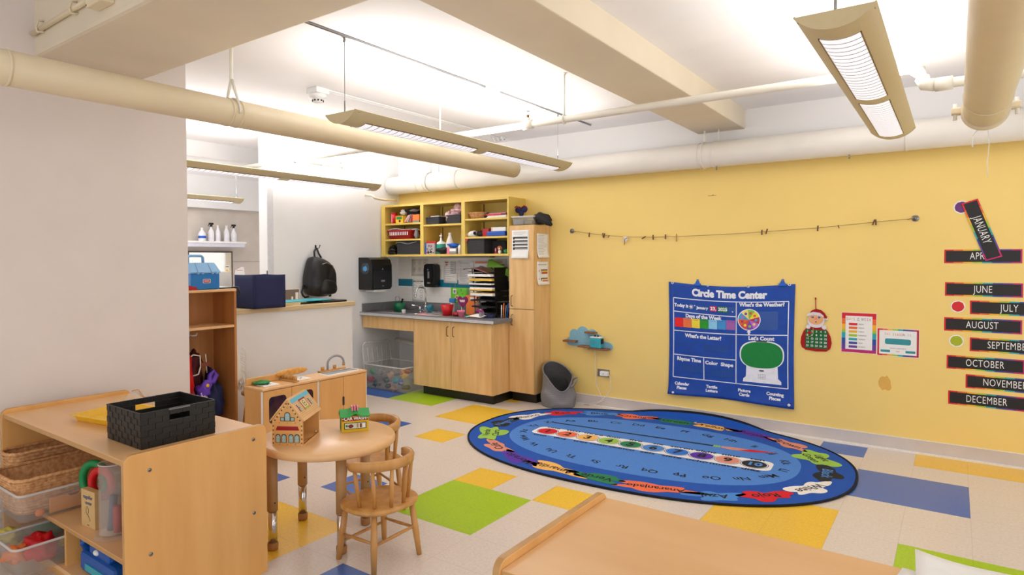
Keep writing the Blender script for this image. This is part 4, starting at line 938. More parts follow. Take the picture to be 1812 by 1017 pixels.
# ---------------------------------------------------------------- wooden toy house on the table
Z_red = flat('awning_red', '9e1420', .5); Z_glass = flat('painted_window_blue', '9cc4c8', .4); Z_dk = flat('painted_outline', '3a2c28', .6); Z_blue = flat('roof_blue', '6cc0d8', .5); Z_cream = flat('printed_cream', 'e8d5a0', .5)
hw, hd, he, ha = .078, .24, .128, .226
t = thing('toy_house', 'printed wooden toy house with open side and red awning on the round table', 'toy house', (-2.649, 1.952, TZ), radians(32.4))
M0 = RX(pi/2)
gable = [(-hw, 0), (hw, 0), (hw, he), (0.006, ha), (-.006, ha), (-hw, he)]
m_ = MB().prism(gable, -.004, .004, M_maple, M0)
def hq(x0, z0, x1, z1, m, o=.0046): m_.rect(x0, z0, x1, z1, o, m, M0)
for k in range(12):
    for s in (-1, 1):
        if he*k/11 < he: hq(s*(hw-.006)-.003, he*k/12+.001, s*(hw-.006)+.003, he*k/12+.006, Z_dk if k % 2 else Z_cream)
for k in range(12):
    for s in (-1, 1):
        q = k/12; x = s*(hw-.009)*(1-q); z = he+(ha-he)*q-.008; m_.rect(x-.003, z-.003, x+.003, z+.003, .0046, Z_dk if k % 2 else Z_cream, M0)
m_.flat([(-.060, .078), (.060, .078), (.052, .098), (-.052, .098)], .0052, Z_red, M0)
for x in (-.048, -.018, .018, .048):
    m_.flat([(x-.013, .016), (x+.013, .016), (x+.013, .048)]+[(x+.013*cos(a), .048+.012*sin(a)) for a in [pi*k/8 for k in range(1, 8)]]+[(x-.013, .048)], .0050, Z_dk, M0)
    m_.flat([(x-.010, .018), (x+.010, .018), (x+.010, .046)]+[(x+.010*cos(a), .046+.009*sin(a)) for a in [pi*k/8 for k in range(1, 8)]]+[(x-.010, .046)], .0054, Z_glass, M0)
    hq(x-.0006, .018, x+.0006, .055, Z_cream, .0057)
    for zz in (.028, .040): hq(x-.010, zz, x+.010, zz+.001, Z_cream, .0057)
hq(-.036, .124, .036, .144, Z_dk, .005); hq(-.033, .127, -.017, .141, Z_glass, .0054); hq(.017, .127, .033, .141, Z_glass, .0054)
m_.flat([(-.015, .124), (.015, .124), (.015, .155)]+[(.015*cos(a), .155+.014*sin(a)) for a in [pi*k/8 for k in range(1, 8)]]+[(-.015, .155)], .0052, Z_dk, M0)
m_.flat([(-.012, .127), (.012, .127), (.012, .154)]+[(.012*cos(a), .154+.011*sin(a)) for a in [pi*k/8 for k in range(1, 8)]]+[(-.012, .154)], .0056, Z_glass, M0)
hq(-.0006, .127, .0006, .165, Z_cream, .0059); hq(-.012, .140, .012, .141, Z_cream, .0059)
for x, z in ((-.04, .115), (0, .115), (.04, .115), (0, .06), (0, .008), (-.04, .008), (.04, .008), (0, .19)): m_.flat(circ(.002, 8, x, z), .0052, Z_dk, M0)
lpart(m_, 'front_wall', t, 'printed front wall with arched windows and red awning')
lpart(MB().prism(gable, hd-.008, hd, M_maple, RX(pi/2) @ T(0, 0, -2*hd+.004)), 'rear_wall', t)
lpart(MB().box((-hw, .004, 0), (hw, hd, .006), M_maple), 'base', t)
lpart(MB().box((-hw, .004, .006), (-hw+.006, hd, he), M_maple), 'side_wall', t)
for s in (-1, 1):
    sl = atan2(ha-he, hw); ln = hypot(ha-he, hw)+.004
    if s < 0: M = T(0, 0, ha) @ RY(-(pi-sl)) ; 
    M = Matrix.Translation((0, 0, ha+.003)) @ Matrix(((s*cos(sl), 0, s*sin(sl), 0), (0, 1, 0, 0), (-sin(sl), 0, cos(sl), 0), (0, 0, 0, 1)))
    m_ = MB().box((0, -.010, 0), (ln+.006, hd+.006, .006), M_mapleT, M=M)
    if s > 0:
        m_.box((.006, 0, .0062), (.030, hd, .0068), Z_blue, M=M)
        for k in range(9): m_.box((.036+.010*k, .004, .0062), (.0368+.010*k, hd-.004, .0066), flat('roof_line', '8a7a50', .6), M=M)
        m_.box((.030, .085, .0068), (.095, .155, .0074), Z_cream, M=M); m_.box((.028, .080, .0070), (.036, .160, .0078), Z_red, M=M)
        for yy in (.083, .153): m_.box((.036, yy, .007), (.092, yy+.004, .0078), Z_red, M=M)
        m_.prism(circ(.017, 18, .058, .12), .0074, .008, Z_dk, M).prism(circ(.014, 18, .058, .12), .008, .0084, Z_cream, M).prism(circ(.005, 10, .058, .12), .0084, .0088, Z_dk, M)
        for yy in (.04, .20): m_.box((.045, yy-.016, .0066), (.085, yy-.009, .0072), Z_red, M=M).box((.045, yy-.008, .0066), (.085, yy+.008, .0074), Z_glass, M=M).box((.064, yy-.008, .0074), (.066, yy+.008, .0078), Z_dk, M=M)
        m_.box((.080, .09, .0076), (.092, .15, .008), flat('sign_olive', 'b8b050', .5), M=M)
    lpart(m_, 'roof_panel', t, 'roof slope printed with blue tiles, clock and shutters' if s > 0 else None)
lpart(MB().box((hw-.004, .01, .006), (hw, hd-.01, .010), M_brown).cyl((hw-.008, hd-.03, .01), (hw-.008, hd-.03, .022), .004, M_chrome, seg=10).tube([(.0, .06, .007), (.05, .06, .007), (.07, .12, .007), (.075, .2, .007)], .0015, M_brown, seg=5), 'hinge_strip', t)
# car wash toy
t = thing('toy_car_wash', 'small yellow and green CAR WASH toy building on the round table', 'toy building', (-2.573, 2.325, TZ), radians(54))
ww, wd = .072, .045
lpart(MB().box((-ww, 0, 0), (ww, wd*2, .086), flat('toy_yellow', 'dcb414', .4), bev=.002).box((-ww-.001, .004, .006), (-ww+.001, wd*2-.004, .08), flat('toy_dkgreen', '3f6e2a', .5)), 'body', t)
def wav(u): return .012*max(0, cos((u-.5)*2*pi*1.0)) if abs(u-.5) < .25 else 0
rings = []
for k in range(25):
    u = k/24; x = -ww-.006+(2*ww+.012)*u; zz = .086+.016*(max(0, cos((u-.5)*2*pi/.9))**1.5 if abs(u-.5) < .23 else 0)
    rings.append([(x, -.010, zz+.0), (x, wd, zz+.030), (x, 2*wd+.010, zz+.0), (x, 2*wd+.010, zz-.006), (x, -.010, zz-.006)])
lpart(MB().loft(rings, flat('roof_green', '27a046', .4), smooth=False), 'roof', t, 'green wavy roof')
m_ = MB()
for k in (-1, 0, 1): m_.box((k*.014-.004, .0, .112), (k*.014+.004, wd, .136), M_pinkp, bev=.002, M=T(0, 0, 0) @ Matrix.Shear('XY', 4, (0, 0)))
lpart(m_, 'roof_brushes', t, 'pink roof stripes')
m_ = MB().rect(-ww+.003, .060, ww-.003, .083, .0010, flat('sign_maroon', '8e1418', .5), M0); m_.text('CAR WASH', .0235, M_paper, M0 @ T(0, .0715, 0), z=.0016, bold=.0006, sx=.98)
for s in (-1, 1): m_.flat([(s*.064+.005*cos(a)*(1 if k % 2 else .45), .0715+.005*sin(a)*(1 if k % 2 else .45)) for k, a in enumerate([2*pi*q/10 for q in range(10)])], .0016, M_paper, M0)
m_.rect(-.058, .016, .060, .050, .0010, Z_dk, M0).rect(-.054, .019, .056, .047, .0014, flat('toy_window', 'cfd8c8', .3), M0)
m_.flat(spl(-.022, .032, .014, .010, 12, 3), .0018, flat('toy_redbr', '7a2018', .5), M0).flat(spl(-.044, .034, .007, .006, 10, 4), .0018, flat('toy_gr', '2e7a3a', .5), M0)
for k in range(3): m_.rect(.008+.017*k, .022, .018+.017*k, .044, .0018, (flat('toy_tan', 'b08a5a', .5), flat('toy_redbr', '7a2018', .5), M_paper)[k], M0)
lpart(m_, 'printed_front', t, 'printed front with maroon sign and window')

# ---------------------------------------------------------------- play kitchen
KX, KB, KT = -4.10, -4.33, .505
def kit(y0, y1, name, label):
    t = thing(name, label, 'play kitchen', ((KX+KB)/2, (y0+y1)/2, 0))
    part(MB().box((KB, y0+.002, .04), (KX-.018, y1-.002, KT-.018), M_maple).box((KB, y0+.02, 0), (KX-.04, y1-.02, .04), M_maple), 'carcass', t)
    part(MB().box((KB, y0, KT-.018), (KX+.006, y1, KT), M_mapleT, bev=.004), 'counter', t)
    for s, y in ((0, y0), (1, y1-.006)): part(MB().box((KX-.018, y, .04), (KX-.002, y+.006, KT-.02), M_paper), 'edge_strip', t, 'white edge strip')
    return t
t = kit(2.80, 3.318, 'toy_stove', 'wooden toy stove with knobs, burners and dark oven window')
for a, b_, lab in ((2.808, 3.060, 1), (3.064, 3.310, 0)):
    yc = (a+b_)/2; d = part(MB().box((KX-.018, a, .045), (KX, b_, KT-.022), M_maple, bev=.002), 'door', t)
    part(MB().prism(rrect(.155, .20, .03, 5), 0, .001, flat('oven_glass', '3a1c1e', .12, nscale=9, var=.5), FX(yc, .335, KX)), 'oven_window', d, 'dark smoked oven window')
part(MB().box((KB, 2.81, KT), (KB+.012, 3.20, KT+.052), M_maple, bev=.004), 'splash_rail', t)
M_x = flat('burner_grey', '9a9a98', .6)
for x, y in ((-4.215, 2.93), (-4.215, 3.235), (-4.285, 3.24)):
    m_ = MB().box((x-.055 if x > -4.25 else x-.03, y-.065, KT), (x+.055 if x > -4.25 else x+.005, y+.065, KT+.006), M_paper, bev=.002)
    if x > -4.25:
        for a in (pi/4, -pi/4): m_.box((-.04, -.005, 0), (.04, .005, .0006), M_x, M=T(x, y, KT+.006) @ RZ(a))
    part(m_, 'burner_tile', t, 'white burner tile')
p = part(MB().box((-4.31, 3.10, KT), (-4.115, 3.145, KT+.014), M_mapleE, bev=.003), 'knob_strip', t)
for k in range(5): part(MB().cyl((-4.295+.040*k, 3.122, KT+.014), (-4.295+.040*k, 3.122, KT+.046), .0135, M_beech, seg=16), 'knob', p)
ts = kit(3.322, 3.842, 'toy_sink', 'wooden toy sink cabinet with grey basin and curved tap')
for a, b_ in ((3.330, 3.576), (3.580, 3.834)): part(MB().box((KX-.018, a, .045), (KX, b_, KT-.022), M_maple, bev=.002), 'door', ts)
part(MB().prism(rrect(.022, .075, .009, 5), 0, .0012, M_ink, FX(3.578, .28, KX)), 'finger_slot', ts, 'black finger slot')
m_ = MB(); o_ = rrect(.135, .35, .02, 4); i_ = rrect(.112, .325, .015, 4); bb = rrect(.10, .31, .012, 4)
m_.loft([[(x, y, 0) for x, y in o_], [(x, y, .007) for x, y in o_], [(x, y, .007) for x, y in i_]], M_paper, cap0=False, cap1=False, M=T(-4.20, 3.62, KT)).prism(i_, .0005, .001, M_greyl, T(-4.20, 3.62, KT+.001))
part(m_, 'basin', ts, 'grey basin with white rim')
part(MB().box((-4.325, 3.49, KT), (-4.285, 3.77, KT+.016), M_beech, bev=.003), 'tap_block', ts)
for y in (3.53, 3.66): part(MB().cyl((-4.305, y, KT+.016), (-4.305, y, KT+.046), .015, M_beech, seg=16), 'tap_knob', ts)
P = [(-4.30, 3.58, KT+.01), (-4.30, 3.58, KT+.07)]+[(-4.30+.02*k/12, 3.66-.08*cos(pi*k/12), KT+.07+.058*sin(pi*k/12)) for k in range(1, 13)]+[(-4.28, 3.74, KT+.045)]
part(MB().tube(P, .0095, M_greyl, seg=12).cyl((-4.28, 3.74, KT+.035), (-4.28, 3.74, KT+.06), .0125, M_beech, seg=12), 'tap_spout', ts, 'grey curved tap spout')
single(MB().lathe([(0, .004), (.045, .003), (.062, .012), (.066, .016), (.064, .018), (.045, .008), (0, .008)], M_green, seg=32, M=T(-4.26, 2.905, KT+.006)), 'plate', 'green plate on the toy stove', 'plate', (-4.26, 2.905, KT))
m_ = MB(); rings = []
for k in range(23):
    u = k/22; y = 3.06+.30*u; r = .030*(max(.02, sin(pi*u))**.35)*(1+.10*abs(sin(5*pi*u)))
    rings.append([(-4.298+r*.62*cos(a), y, .053+KT+.0*u+r*.9*sin(a)) for a in [2*pi*q/14 for q in range(14)]])
m_.loft(rings, mat('crust', (206, 132, 52), rough=.5, c2=(232, 178, 92), nscale=26)); single(m_, 'bread_loaf', 'golden braided toy bread loaf lying along the back of the toy stove', 'toy bread', (-4.298, 3.2, KT))

# ---------------------------------------------------------------- coat cubby
CX0, CX1, CY0, CY1, CT = -4.862, -4.55, 2.30, 2.885, 1.237
t = thing('coat_cubby', 'amber wooden coat cubby with open shelf and hooks beside the low wall', 'cubby', ((CX0+CX1)/2, 2.6, 0))
part(MB().box((CX0, CY1-.02, 0), (CX1, CY1, CT-.02), M_cubby, bev=.002), 'side_panel', t)
part(MB().box((CX0, CY0, 0), (CX1, CY0+.02, CT-.02), M_cubby, bev=.002), 'side_panel', t)
part(MB().box((CX0, CY0, CT-.02), (CX1+.002, CY1, CT), M_mapleT, bev=.003), 'top_board', t)
part(MB().box((CX0, CY0+.02, .935), (CX1-.002, CY1-.02, .955), M_mapleT, bev=.002), 'shelf_board', t)
part(MB().box((CX0, CY0+.02, .0), (CX0+.012, CY1-.02, CT-.02), M_cubby), 'back_panel', t)
part(MB().box((CX0+.012, CY0+.02, .08), (CX1-.01, CY1-.02, .10), M_cubby), 'bottom_board', t)
m_ = MB().box((CX0+.012, 2.63, .86), (CX0+.018, 2.66, .925), M_paper)
for s in (-1, 1): m_.tube([(CX0+.016, 2.645, .88), (CX0+.045, 2.645+s*.02, .865), (CX0+.06, 2.645+s*.045, .868), (CX0+.055, 2.645+s*.055, .885)], .005, M_paper, seg=8)
part(m_.tube([(CX0+.016, 2.645, .91), (CX0+.05, 2.645, .905), (CX0+.055, 2.645, .93)], .005, M_paper, seg=8), 'coat_hook', t, 'white double coat hook')
# things in the cubby
def lump(name, label, cat, c, r, m, seed, amp=.5, extra=None, group=None, seg=20):
    mb = MB().blob(c, r, m, amp, seg, seed, 4.)
    if extra: extra(mb)
    return single(mb, name, label, cat, (c[0], c[1], c[2]-r[2]), group)
lump('red_jacket', 'bright red padded jacket hanging at the left edge of the coat cubby', 'jacket', (-4.66, 2.47, .60), (.07, .10, .17), M_red, 3, extra=lambda m: m.blob((-4.66, 2.42, .73), (.06, .06, .05), M_yellow, .4, 14, 5))
lump('maroon_bag', 'dark maroon bag with pale looped strap hanging inside the coat cubby', 'bag', (-4.765, 2.62, .60), (.065, .09, .15), flat('maroon_cloth', '4a1016', .8), 8, extra=lambda m: m.tube([(-4.70, 2.54, .69), (-4.69, 2.60, .735), (-4.69, 2.655, .72), (-4.69, 2.66, .64), (-4.69, 2.64, .58), (-4.69, 2.58, .57)], .006, M_paperw, seg=6).box((-4.695, 2.66, .635), (-4.68, 2.74, .665), flat('tan_strap', '8a4428', .6), bev=.003).tube([(-4.69, 2.70, .73), (-4.69, 2.705, .68), (-4.69, 2.71, .58)], .004, M_paperw, seg=6))
single(MB().tube([(-4.62, 2.62, .47), (-4.62, 2.66, .52), (-4.62, 2.72, .52), (-4.61, 2.745, .57), (-4.62, 2.73, .60), (-4.63, 2.70, .57), (-4.62, 2.69, .50), (-4.62, 2.66, .44), (-4.62, 2.61, .42)], [.02, .025, .022, .018, .014, .018, .022, .018, .015], M_purple, seg=10).ball((-4.595, 2.66, .50), (.008, .014, .014), M_yellow, 12).blob((-4.64, 2.65, .46), (.05, .05, .05), M_purple, .4, 14, 3), 'purple_bag', 'purple plastic strap bag with a yellow button inside the coat cubby', 'bag', (-4.62, 2.66, .42))
lump('white_cloth', 'white cloth hanging low in the coat cubby under the purple bag', 'cloth', (-4.64, 2.63, .34), (.05, .05, .11), M_paper, 11, .3)
lump('red_cloth', 'crimson cloth sliver beside the white cloth in the coat cubby', 'cloth', (-4.66, 2.56, .34), (.04, .03, .11), M_red2, 12, .3)
lump('navy_coat', 'dark navy coat heaped at the bottom right of the coat cubby', 'coat', (-4.72, 2.765, .36), (.10, .075, .20), M_navy, 6, .35)
# cream throw with fringe hanging outside the cubby
m_ = MB(); FR = flat('cream_wool', 'f4efe6', .9, nscale=60, bump=.3)
m_.grid(lambda u, v: (-4.60-.17*u, 2.91+.085*sin(pi*u)*(.5+.6*v)+.010*sin(14*u+3*v), .79-.29*v-.02*sin(9*u)), 24, 12, FR, thick=.006)
r = random.Random(5)
for k in range(34):
    u = k/33; x = -4.60-.17*u; y = 2.91+.093*sin(pi*u)+.012*sin(14*u+3)
    m_.tube([(x, y, .50-.02*sin(9*u)), (x+r.uniform(-.01, .01), y+r.uniform(-.004, .012), .46), (x+r.uniform(-.018, .018), y+r.uniform(0, .018), .42+r.uniform(-.02, .02))], .0035, FR, seg=4)
for k in range(12):
    m_.tube([(-4.64, 2.975, .76-.018*k), (-4.625, 2.995+r.uniform(0, .01), .74-.018*k), (-4.62, 3.0+r.uniform(0, .012), .70-.019*k)], .003, FR, seg=4)
single(m_, 'fringed_throw', 'cream fringed throw hanging beside the coat cubby above the small stool', 'throw', (-4.68, 2.92, .42))
t = thing('stool', 'small round wooden stool between the coat cubby and the toy stove', 'stool', (-4.63, 3.09, 0))
part(MB().lathe([(0, .385), (.095, .385), (.105, .378), (.105, .362), (.095, .355), (0, .355)], M_beech, seg=28, M=T(-4.63, 3.09, 0)), 'seat', t)
for k in range(4):
    a = pi/4+k*pi/2; part(MB().tube([(-4.63+.06*cos(a), 3.09+.06*sin(a), .357), (-4.63+.10*cos(a), 3.09+.10*sin(a), 0)], [.010, .013], M_beech, seg=10), 'leg', t)
single(MB().lathe([(0, .012), (.03, .010), (.036, 0), (0, 0)], flat('coral', 'e2603c', .5), seg=20, M=T(-4.57, 3.07, .386)), 'toy_disc', 'flat coral red disc on the small stool', 'toy', (-4.57, 3.07, .386))

# ---------------------------------------------------------------- on top of the cubby and the low wall
t = thing('toy_toolbox', 'blue plastic toolbox with pale blue lid and handle on the coat cubby', 'toolbox', (-4.66, 2.645, CT))
TB = flat('toolbox_blue', '1477c4', .35); TL_ = flat('toolbox_lid', '8ab8e2', .4)
part(MB().box((-4.74, 2.53, CT+.001), (-4.58, 2.762, CT+.125), TB, bev=.006), 'body', t)
m_ = MB().loft([[(-4.745, 2.525, CT+.125), (-4.575, 2.525, CT+.125), (-4.575, 2.767, CT+.125), (-4.745, 2.767, CT+.125)], [(-4.745, 2.525, CT+.135), (-4.575, 2.525, CT+.135), (-4.575, 2.767, CT+.135), (-4.745, 2.767, CT+.135)], [(-4.69, 2.535, CT+.205), (-4.625, 2.535, CT+.205), (-4.625, 2.745, CT+.205), (-4.69, 2.745, CT+.205)]], TL_, smooth=False)
for y in (2.585, 2.69): m_.tube([(-4.5745, y, CT+.135), (-4.6245, y, CT+.2055)], .0022, flat('lid_groove', '5f93c8', .5), seg=5)
lid = part(m_, 'lid', t, 'pale blue sloped lid')
for y in (2.575, 2.61, 2.69, 2.725): part(MB().box((-4.578, y, CT+.118), (-4.566, y+.018, CT+.138), TL_, bev=.003), 'latch', lid)
part(MB().tube([(-4.655, 2.545, CT+.20), (-4.655, 2.548, CT+.245), (-4.655, 2.562, CT+.258), (-4.655, 2.655, CT+.258), (-4.655, 2.668, CT+.245), (-4.655, 2.67, CT+.20)], .011, TL_, seg=10), 'handle', t, 'pale blue handle')
m_ = MB(); FXT = FX(2.655, CT+.065, -4.5795); m_.flat(rrect(.062, .030, .006, 4), 0.0004, M_paper, FXT).flat(rrect(.055, .024, .005, 4), .0008, M_red2, FXT)
m_.flat([(-.021+.042*k/20, .004*sin(k*1.9)+.003) for k in range(21)]+[(.021-.042*k/20, .004*sin((20-k)*1.9)-.002) for k in range(21)], .0012, M_paper, FXT)
part(m_, 'badge', t, 'red badge with white script')
single(MB().loft([[(-4.60, 2.44, CT+.002), (-4.565, 2.44, CT+.002), (-4.565, 2.575, CT+.002), (-4.60, 2.575, CT+.002)], [(-4.60, 2.44, CT+.05), (-4.565, 2.44, CT+.05), (-4.565, 2.565, CT+.022), (-4.60, 2.565, CT+.022)]], M_red2, smooth=False), 'red_toy', 'red plastic toy wedge at the left edge of the coat cubby top', 'toy', (-4.58, 2.5, CT))
single(MB().box((-4.80, 2.775, CT+.0), (-4.60, 2.885, CT+.010), M_black, bev=.003).box((-4.78, 2.79, CT+.010), (-4.62, 2.872, CT+.012), M_paper).tube([(-4.60, 2.88, CT+.01), (-4.56, 2.905, CT+.008), (-4.55, 2.915, CT-.03), (-4.552, 2.91, CT-.06), (-4.56, 2.90, CT-.03)], .008, M_black, seg=8), 'tablet_sleeve', 'flat black and white sleeve with a dangling strap on the cubby top', 'sleeve', (-4.70, 2.83, CT))
single(MB().prism([(-.04, 0), (.03, 0), (.045, .07), (-.03, .078)], 0, .05, M_green, FX(2.93, 1.165+.0, -5.02), bev=.006).prism(circ(.022, 18, .0, .035), .05, .053, M_red, FX(2.93, 1.165, -5.02)).box((-5.06, 2.87, 1.041), (-4.95, 3.0, 1.168), M_blackm, bev=.01), 'green_toy_box', 'green box with a red dot on a black case behind the toolbox', 'box', (-5.0, 2.93, 1.04))
single(MB().blob((-5.2, 3.06, 1.11), (.08, .10, .075), M_blackm, .5, 18, 4), 'black_pouch', 'crumpled black pouch behind the navy tote on the low wall', 'pouch', (-5.2, 3.06, 1.04))
# navy fabric tote box
x0, x1, y0, y1, z0, z1 = -5.09, -4.80, 3.215, 3.525, 1.041, 1.332
t = thing('tote_box', 'navy blue fabric tote box standing on the wooden cap of the low wall', 'box', ((x0+x1)/2, (y0+y1)/2, z0))
def tside(a, b_, zl=z0, zr=z1):
    return lambda u, v: (a[0]+(b_[0]-a[0])*u + .008*sin(pi*u)*(b_[1]-a[1])*4*sin(pi*v), a[1]+(b_[1]-a[1])*u - .006*sin(pi*u)*(b_[0]-a[0])*4*sin(pi*v), zl+(zr-zl)*v - .004*sin(pi*u)*(v > .9))
for nm, a, b_ in (('front_side', (x1, y0), (x1, y1)), ('left_side', (x0, y0), (x1, y0)), ('back_side', (x0, y1), (x0, y0)), ('right_side', (x1, y1), (x0, y1))):
    part(MB().grid(tside(a, b_), 10, 8, M_navy, thick=.004), nm, t)
part(MB().box((x0, y0, z0), (x1, y1, z0+.006), M_navy), 'base', t)
part(MB().tube([(x1-.002, y0, z0+.01), (x1+.001, y0-.001, (z0+z1)/2), (x1-.002, y0, z1)], .0028, flat('navy_piping', '2c3562', .6), seg=6), 'seam', t)
single(MB().box((-5.30, 3.05, 1.041), (-5.285, 3.30, 1.36), M_paper, bev=.002, M=T(0, 0, 0)), 'white_board', 'white framed sheet leaning behind the navy tote', 'board', (-5.29, 3.17, 1.04))
single(MB().cyl((-5.2, 3.62, 1.041), (-5.2, 3.62, 1.36), .005, M_ink, seg=8), 'pen_stick', 'thin black stick standing behind the navy tote', 'stick', (-5.2, 3.62, 1.04))
single(MB().prism(rrect(.115, .175, .015, 4), 0, .02, M_black, FX(3.83, 1.041+.0875, -5.38), bev=.003), 'monitor', 'black upright screen just right of the navy tote', 'screen', (-5.37, 3.83, 1.04))
t = thing('picture_frame', 'small grey brown picture frame behind the teal folder', 'picture frame', (-5.4, 4.04, 1.041))
part(MB().box((-5.41, 3.97, 1.041), (-5.395, 4.13, 1.16), flat('taupe', '7c6c60', .6), bev=.003), 'frame', t)
part(MB().box((-5.396, 4.035, 1.045), (-5.393, 4.055, 1.09), M_paper).box((-5.396, 4.085, 1.045), (-5.393, 4.12, 1.13), M_paper), 'picture', t, 'white shapes in the frame')
single(MB().box((-5.20, 3.62, 1.0655), (-4.94, 4.16, 1.074), M_tealp, bev=.003), 'teal_folder', 'teal folder lying on the low wall cap left of the backpack', 'folder', (-5.07, 3.9, 1.066))
single(MB().box((-5.08, 3.62, 1.0405), (-4.93, 3.79, 1.065), M_capw, bev=.002), 'wood_block', 'blond wood block under the teal folder on the low wall', 'block', (-5.0, 3.7, 1.04))
t = thing('laptop', 'closed black laptop on the low wall cap under the backpack', 'laptop', (-5.05, 4.2, 1.041))
part(MB().box((-5.18, 4.05, 1.0405), (-4.93, 4.36, 1.052), M_black, bev=.004), 'base', t)
part(MB().box((-5.18, 4.05, 1.0525), (-4.93, 4.36, 1.060), flat('dark_lid', '3a3c42', .3), bev=.003), 'lid', t)
# backpack
t = thing('backpack', 'black backpack hanging from a wall hook above the low wall', 'backpack', (-5.42, 4.45, 1.062))
BP = [(4.356, 1.504), (4.443, 1.491), (4.538, 1.458), (4.59, 1.407), (4.633, 1.33), (4.645, 1.211), (4.631, 1.127), (4.587, 1.085), (4.48, 1.064), (4.387, 1.070), (4.315, 1.083), (4.266, 1.116), (4.257, 1.191), (4.263, 1.288), (4.284, 1.369), (4.32, 1.483)]
cy_, cz_ = 4.45, 1.26
def bpr(s, x, dz=0., wob=0.): return [(x + wob*.012*sin(q*2.3), cy_+(y-cy_)*s, cz_+(z-cz_)*s+dz) for q, (y, z) in enumerate(BP)]
M_bk = flat('black_nylon', '0b0c10', .42, nscale=24, bump=.5, var=.3)
o = part(MB().loft([bpr(.86, -5.54), bpr(.98, -5.52), bpr(1., -5.46), bpr(.98, -5.41, -.005, 1), bpr(.88, -5.37, -.012, 1.5), bpr(.6, -5.345, -.03, 2), bpr(.2, -5.335, -.05)], M_bk), 'body', t)
sm = o.modifiers.new('smooth', 'SUBSURF'); sm.levels = 1; sm.render_levels = 1
o = part(MB().loft([[(x, 4.45+(y-4.45)*s*.62+.03, 1.17+(z-1.27)*s*.42) for y, z in BP] for s, x in ((.95, -5.40), (1., -5.36), (.85, -5.325), (.4, -5.31))], M_bk), 'front_pocket', t); o.modifiers.new('smooth', 'SUBSURF').render_levels = 2
part(MB().tube([(-5.37, 4.36, 1.40), (-5.34, 4.45, 1.43), (-5.36, 4.54, 1.40), (-5.38, 4.59, 1.34)], .004, M_steel, seg=5), 'zip', t)
part(MB().tube([(-5.48, 4.40, 1.49), (-5.51, 4.42, 1.55), (-5.53, 4.46, 1.585), (-5.53, 4.475, 1.58), (-5.50, 4.47, 1.53), (-5.48, 4.49, 1.48)], .010, M_bk, seg=8), 'grab_loop', t)
part(MB().tube([(-5.50, 4.27, 1.20), (-5.46, 4.225, 1.16), (-5.43, 4.19, 1.13), (-5.42, 4.195, 1.095), (-5.43, 4.23, 1.070), (-5.45, 4.29, 1.075)], .010, M_bk, seg=8), 'shoulder_strap', t)
part(MB().box((-5.44, 4.55, 1.063), (-5.425, 4.58, 1.12), M_bk, bev=.004), 'strap_end', t)
single(MB().tube([(LX+.001, 4.47, 1.60), (LX+.02, 4.48, 1.582), (LX+.03, 4.495, 1.59), (LX+.03, 4.505, 1.612)], .004, M_blackm, seg=8).ball((LX+.03, 4.505, 1.615), .007, M_blackm, 10).box((LX, 4.46, 1.585), (LX+.004, 4.48, 1.62), M_blackm), 'wall_hook', 'small black wall hook carrying the backpack', 'hook', (LX, 4.47, 1.59))

# ---------------------------------------------------------------- far room beyond the wall end
FXX = -9.199
t = thing('mirror', 'framed wall mirror beyond the low wall, behind the toolbox', 'mirror', (FXX, 5.42, 1.0))
part(MB().prism([(5.02, .98), (5.76, .98), (5.76, 1.60), (5.02, 1.60)], 0, .025, flat('mirror_frame', '5c4c44', .4), FX(0, 0, FXX)), 'frame', t)
part(MB().prism([(5.045, 1.0), (5.735, 1.0), (5.735, 1.575), (5.045, 1.575)], .0251, .026, mat('mirror_glass', (226, 222, 214), rough=.05, metal=.9, var=.01), FX(0, 0, FXX)), 'glass', t)
m_ = MB().rect(5.62, 1.13, 5.70, 1.38, .0262, M_paperw, FX(0, 0, FXX)); m_.flat(circ(.022, 14, 5.66, 1.29), .0266, M_yellow, FX(0, 0, FXX)).flat(circ(.018, 14, 5.665, 1.19), .0266, M_brown, FX(0, 0, FXX)).rect(5.64, 1.35, 5.69, 1.362, .0266, M_ink, FX(0, 0, FXX))
part(m_, 'sticker_strip', t, 'pale strip with yellow flower stuck on the glass')
single(MB().prism([(5.80, 1.20), (5.99, 1.20), (5.97, 1.345), (5.93, 1.35), (5.82, 1.30)], 0, .002, M_paper, FX(0, 0, FXX)).rect(5.84, 1.29, 5.95, 1.30, .003, M_pinkp, FX(0, 0, FXX)), 'paper_note', 'pale paper note on the far wall right of the mirror', 'paper', (FXX, 5.9, 1.2))
t = thing('wall_shelf', 'white floating shelf high on the far wall above the mirror', 'shelf', (FXX, 5.4, 1.65))
part(MB().box((FXX, 4.60, 1.715), (FXX+.25, 5.86, 1.745), M_paper, bev=.003), 'board', t)
part(MB().box((FXX, 4.64, 1.66), (FXX+.24, 5.84, 1.715), flat('shelf_lilac', 'd9d8e6', .4)), 'apron', t)
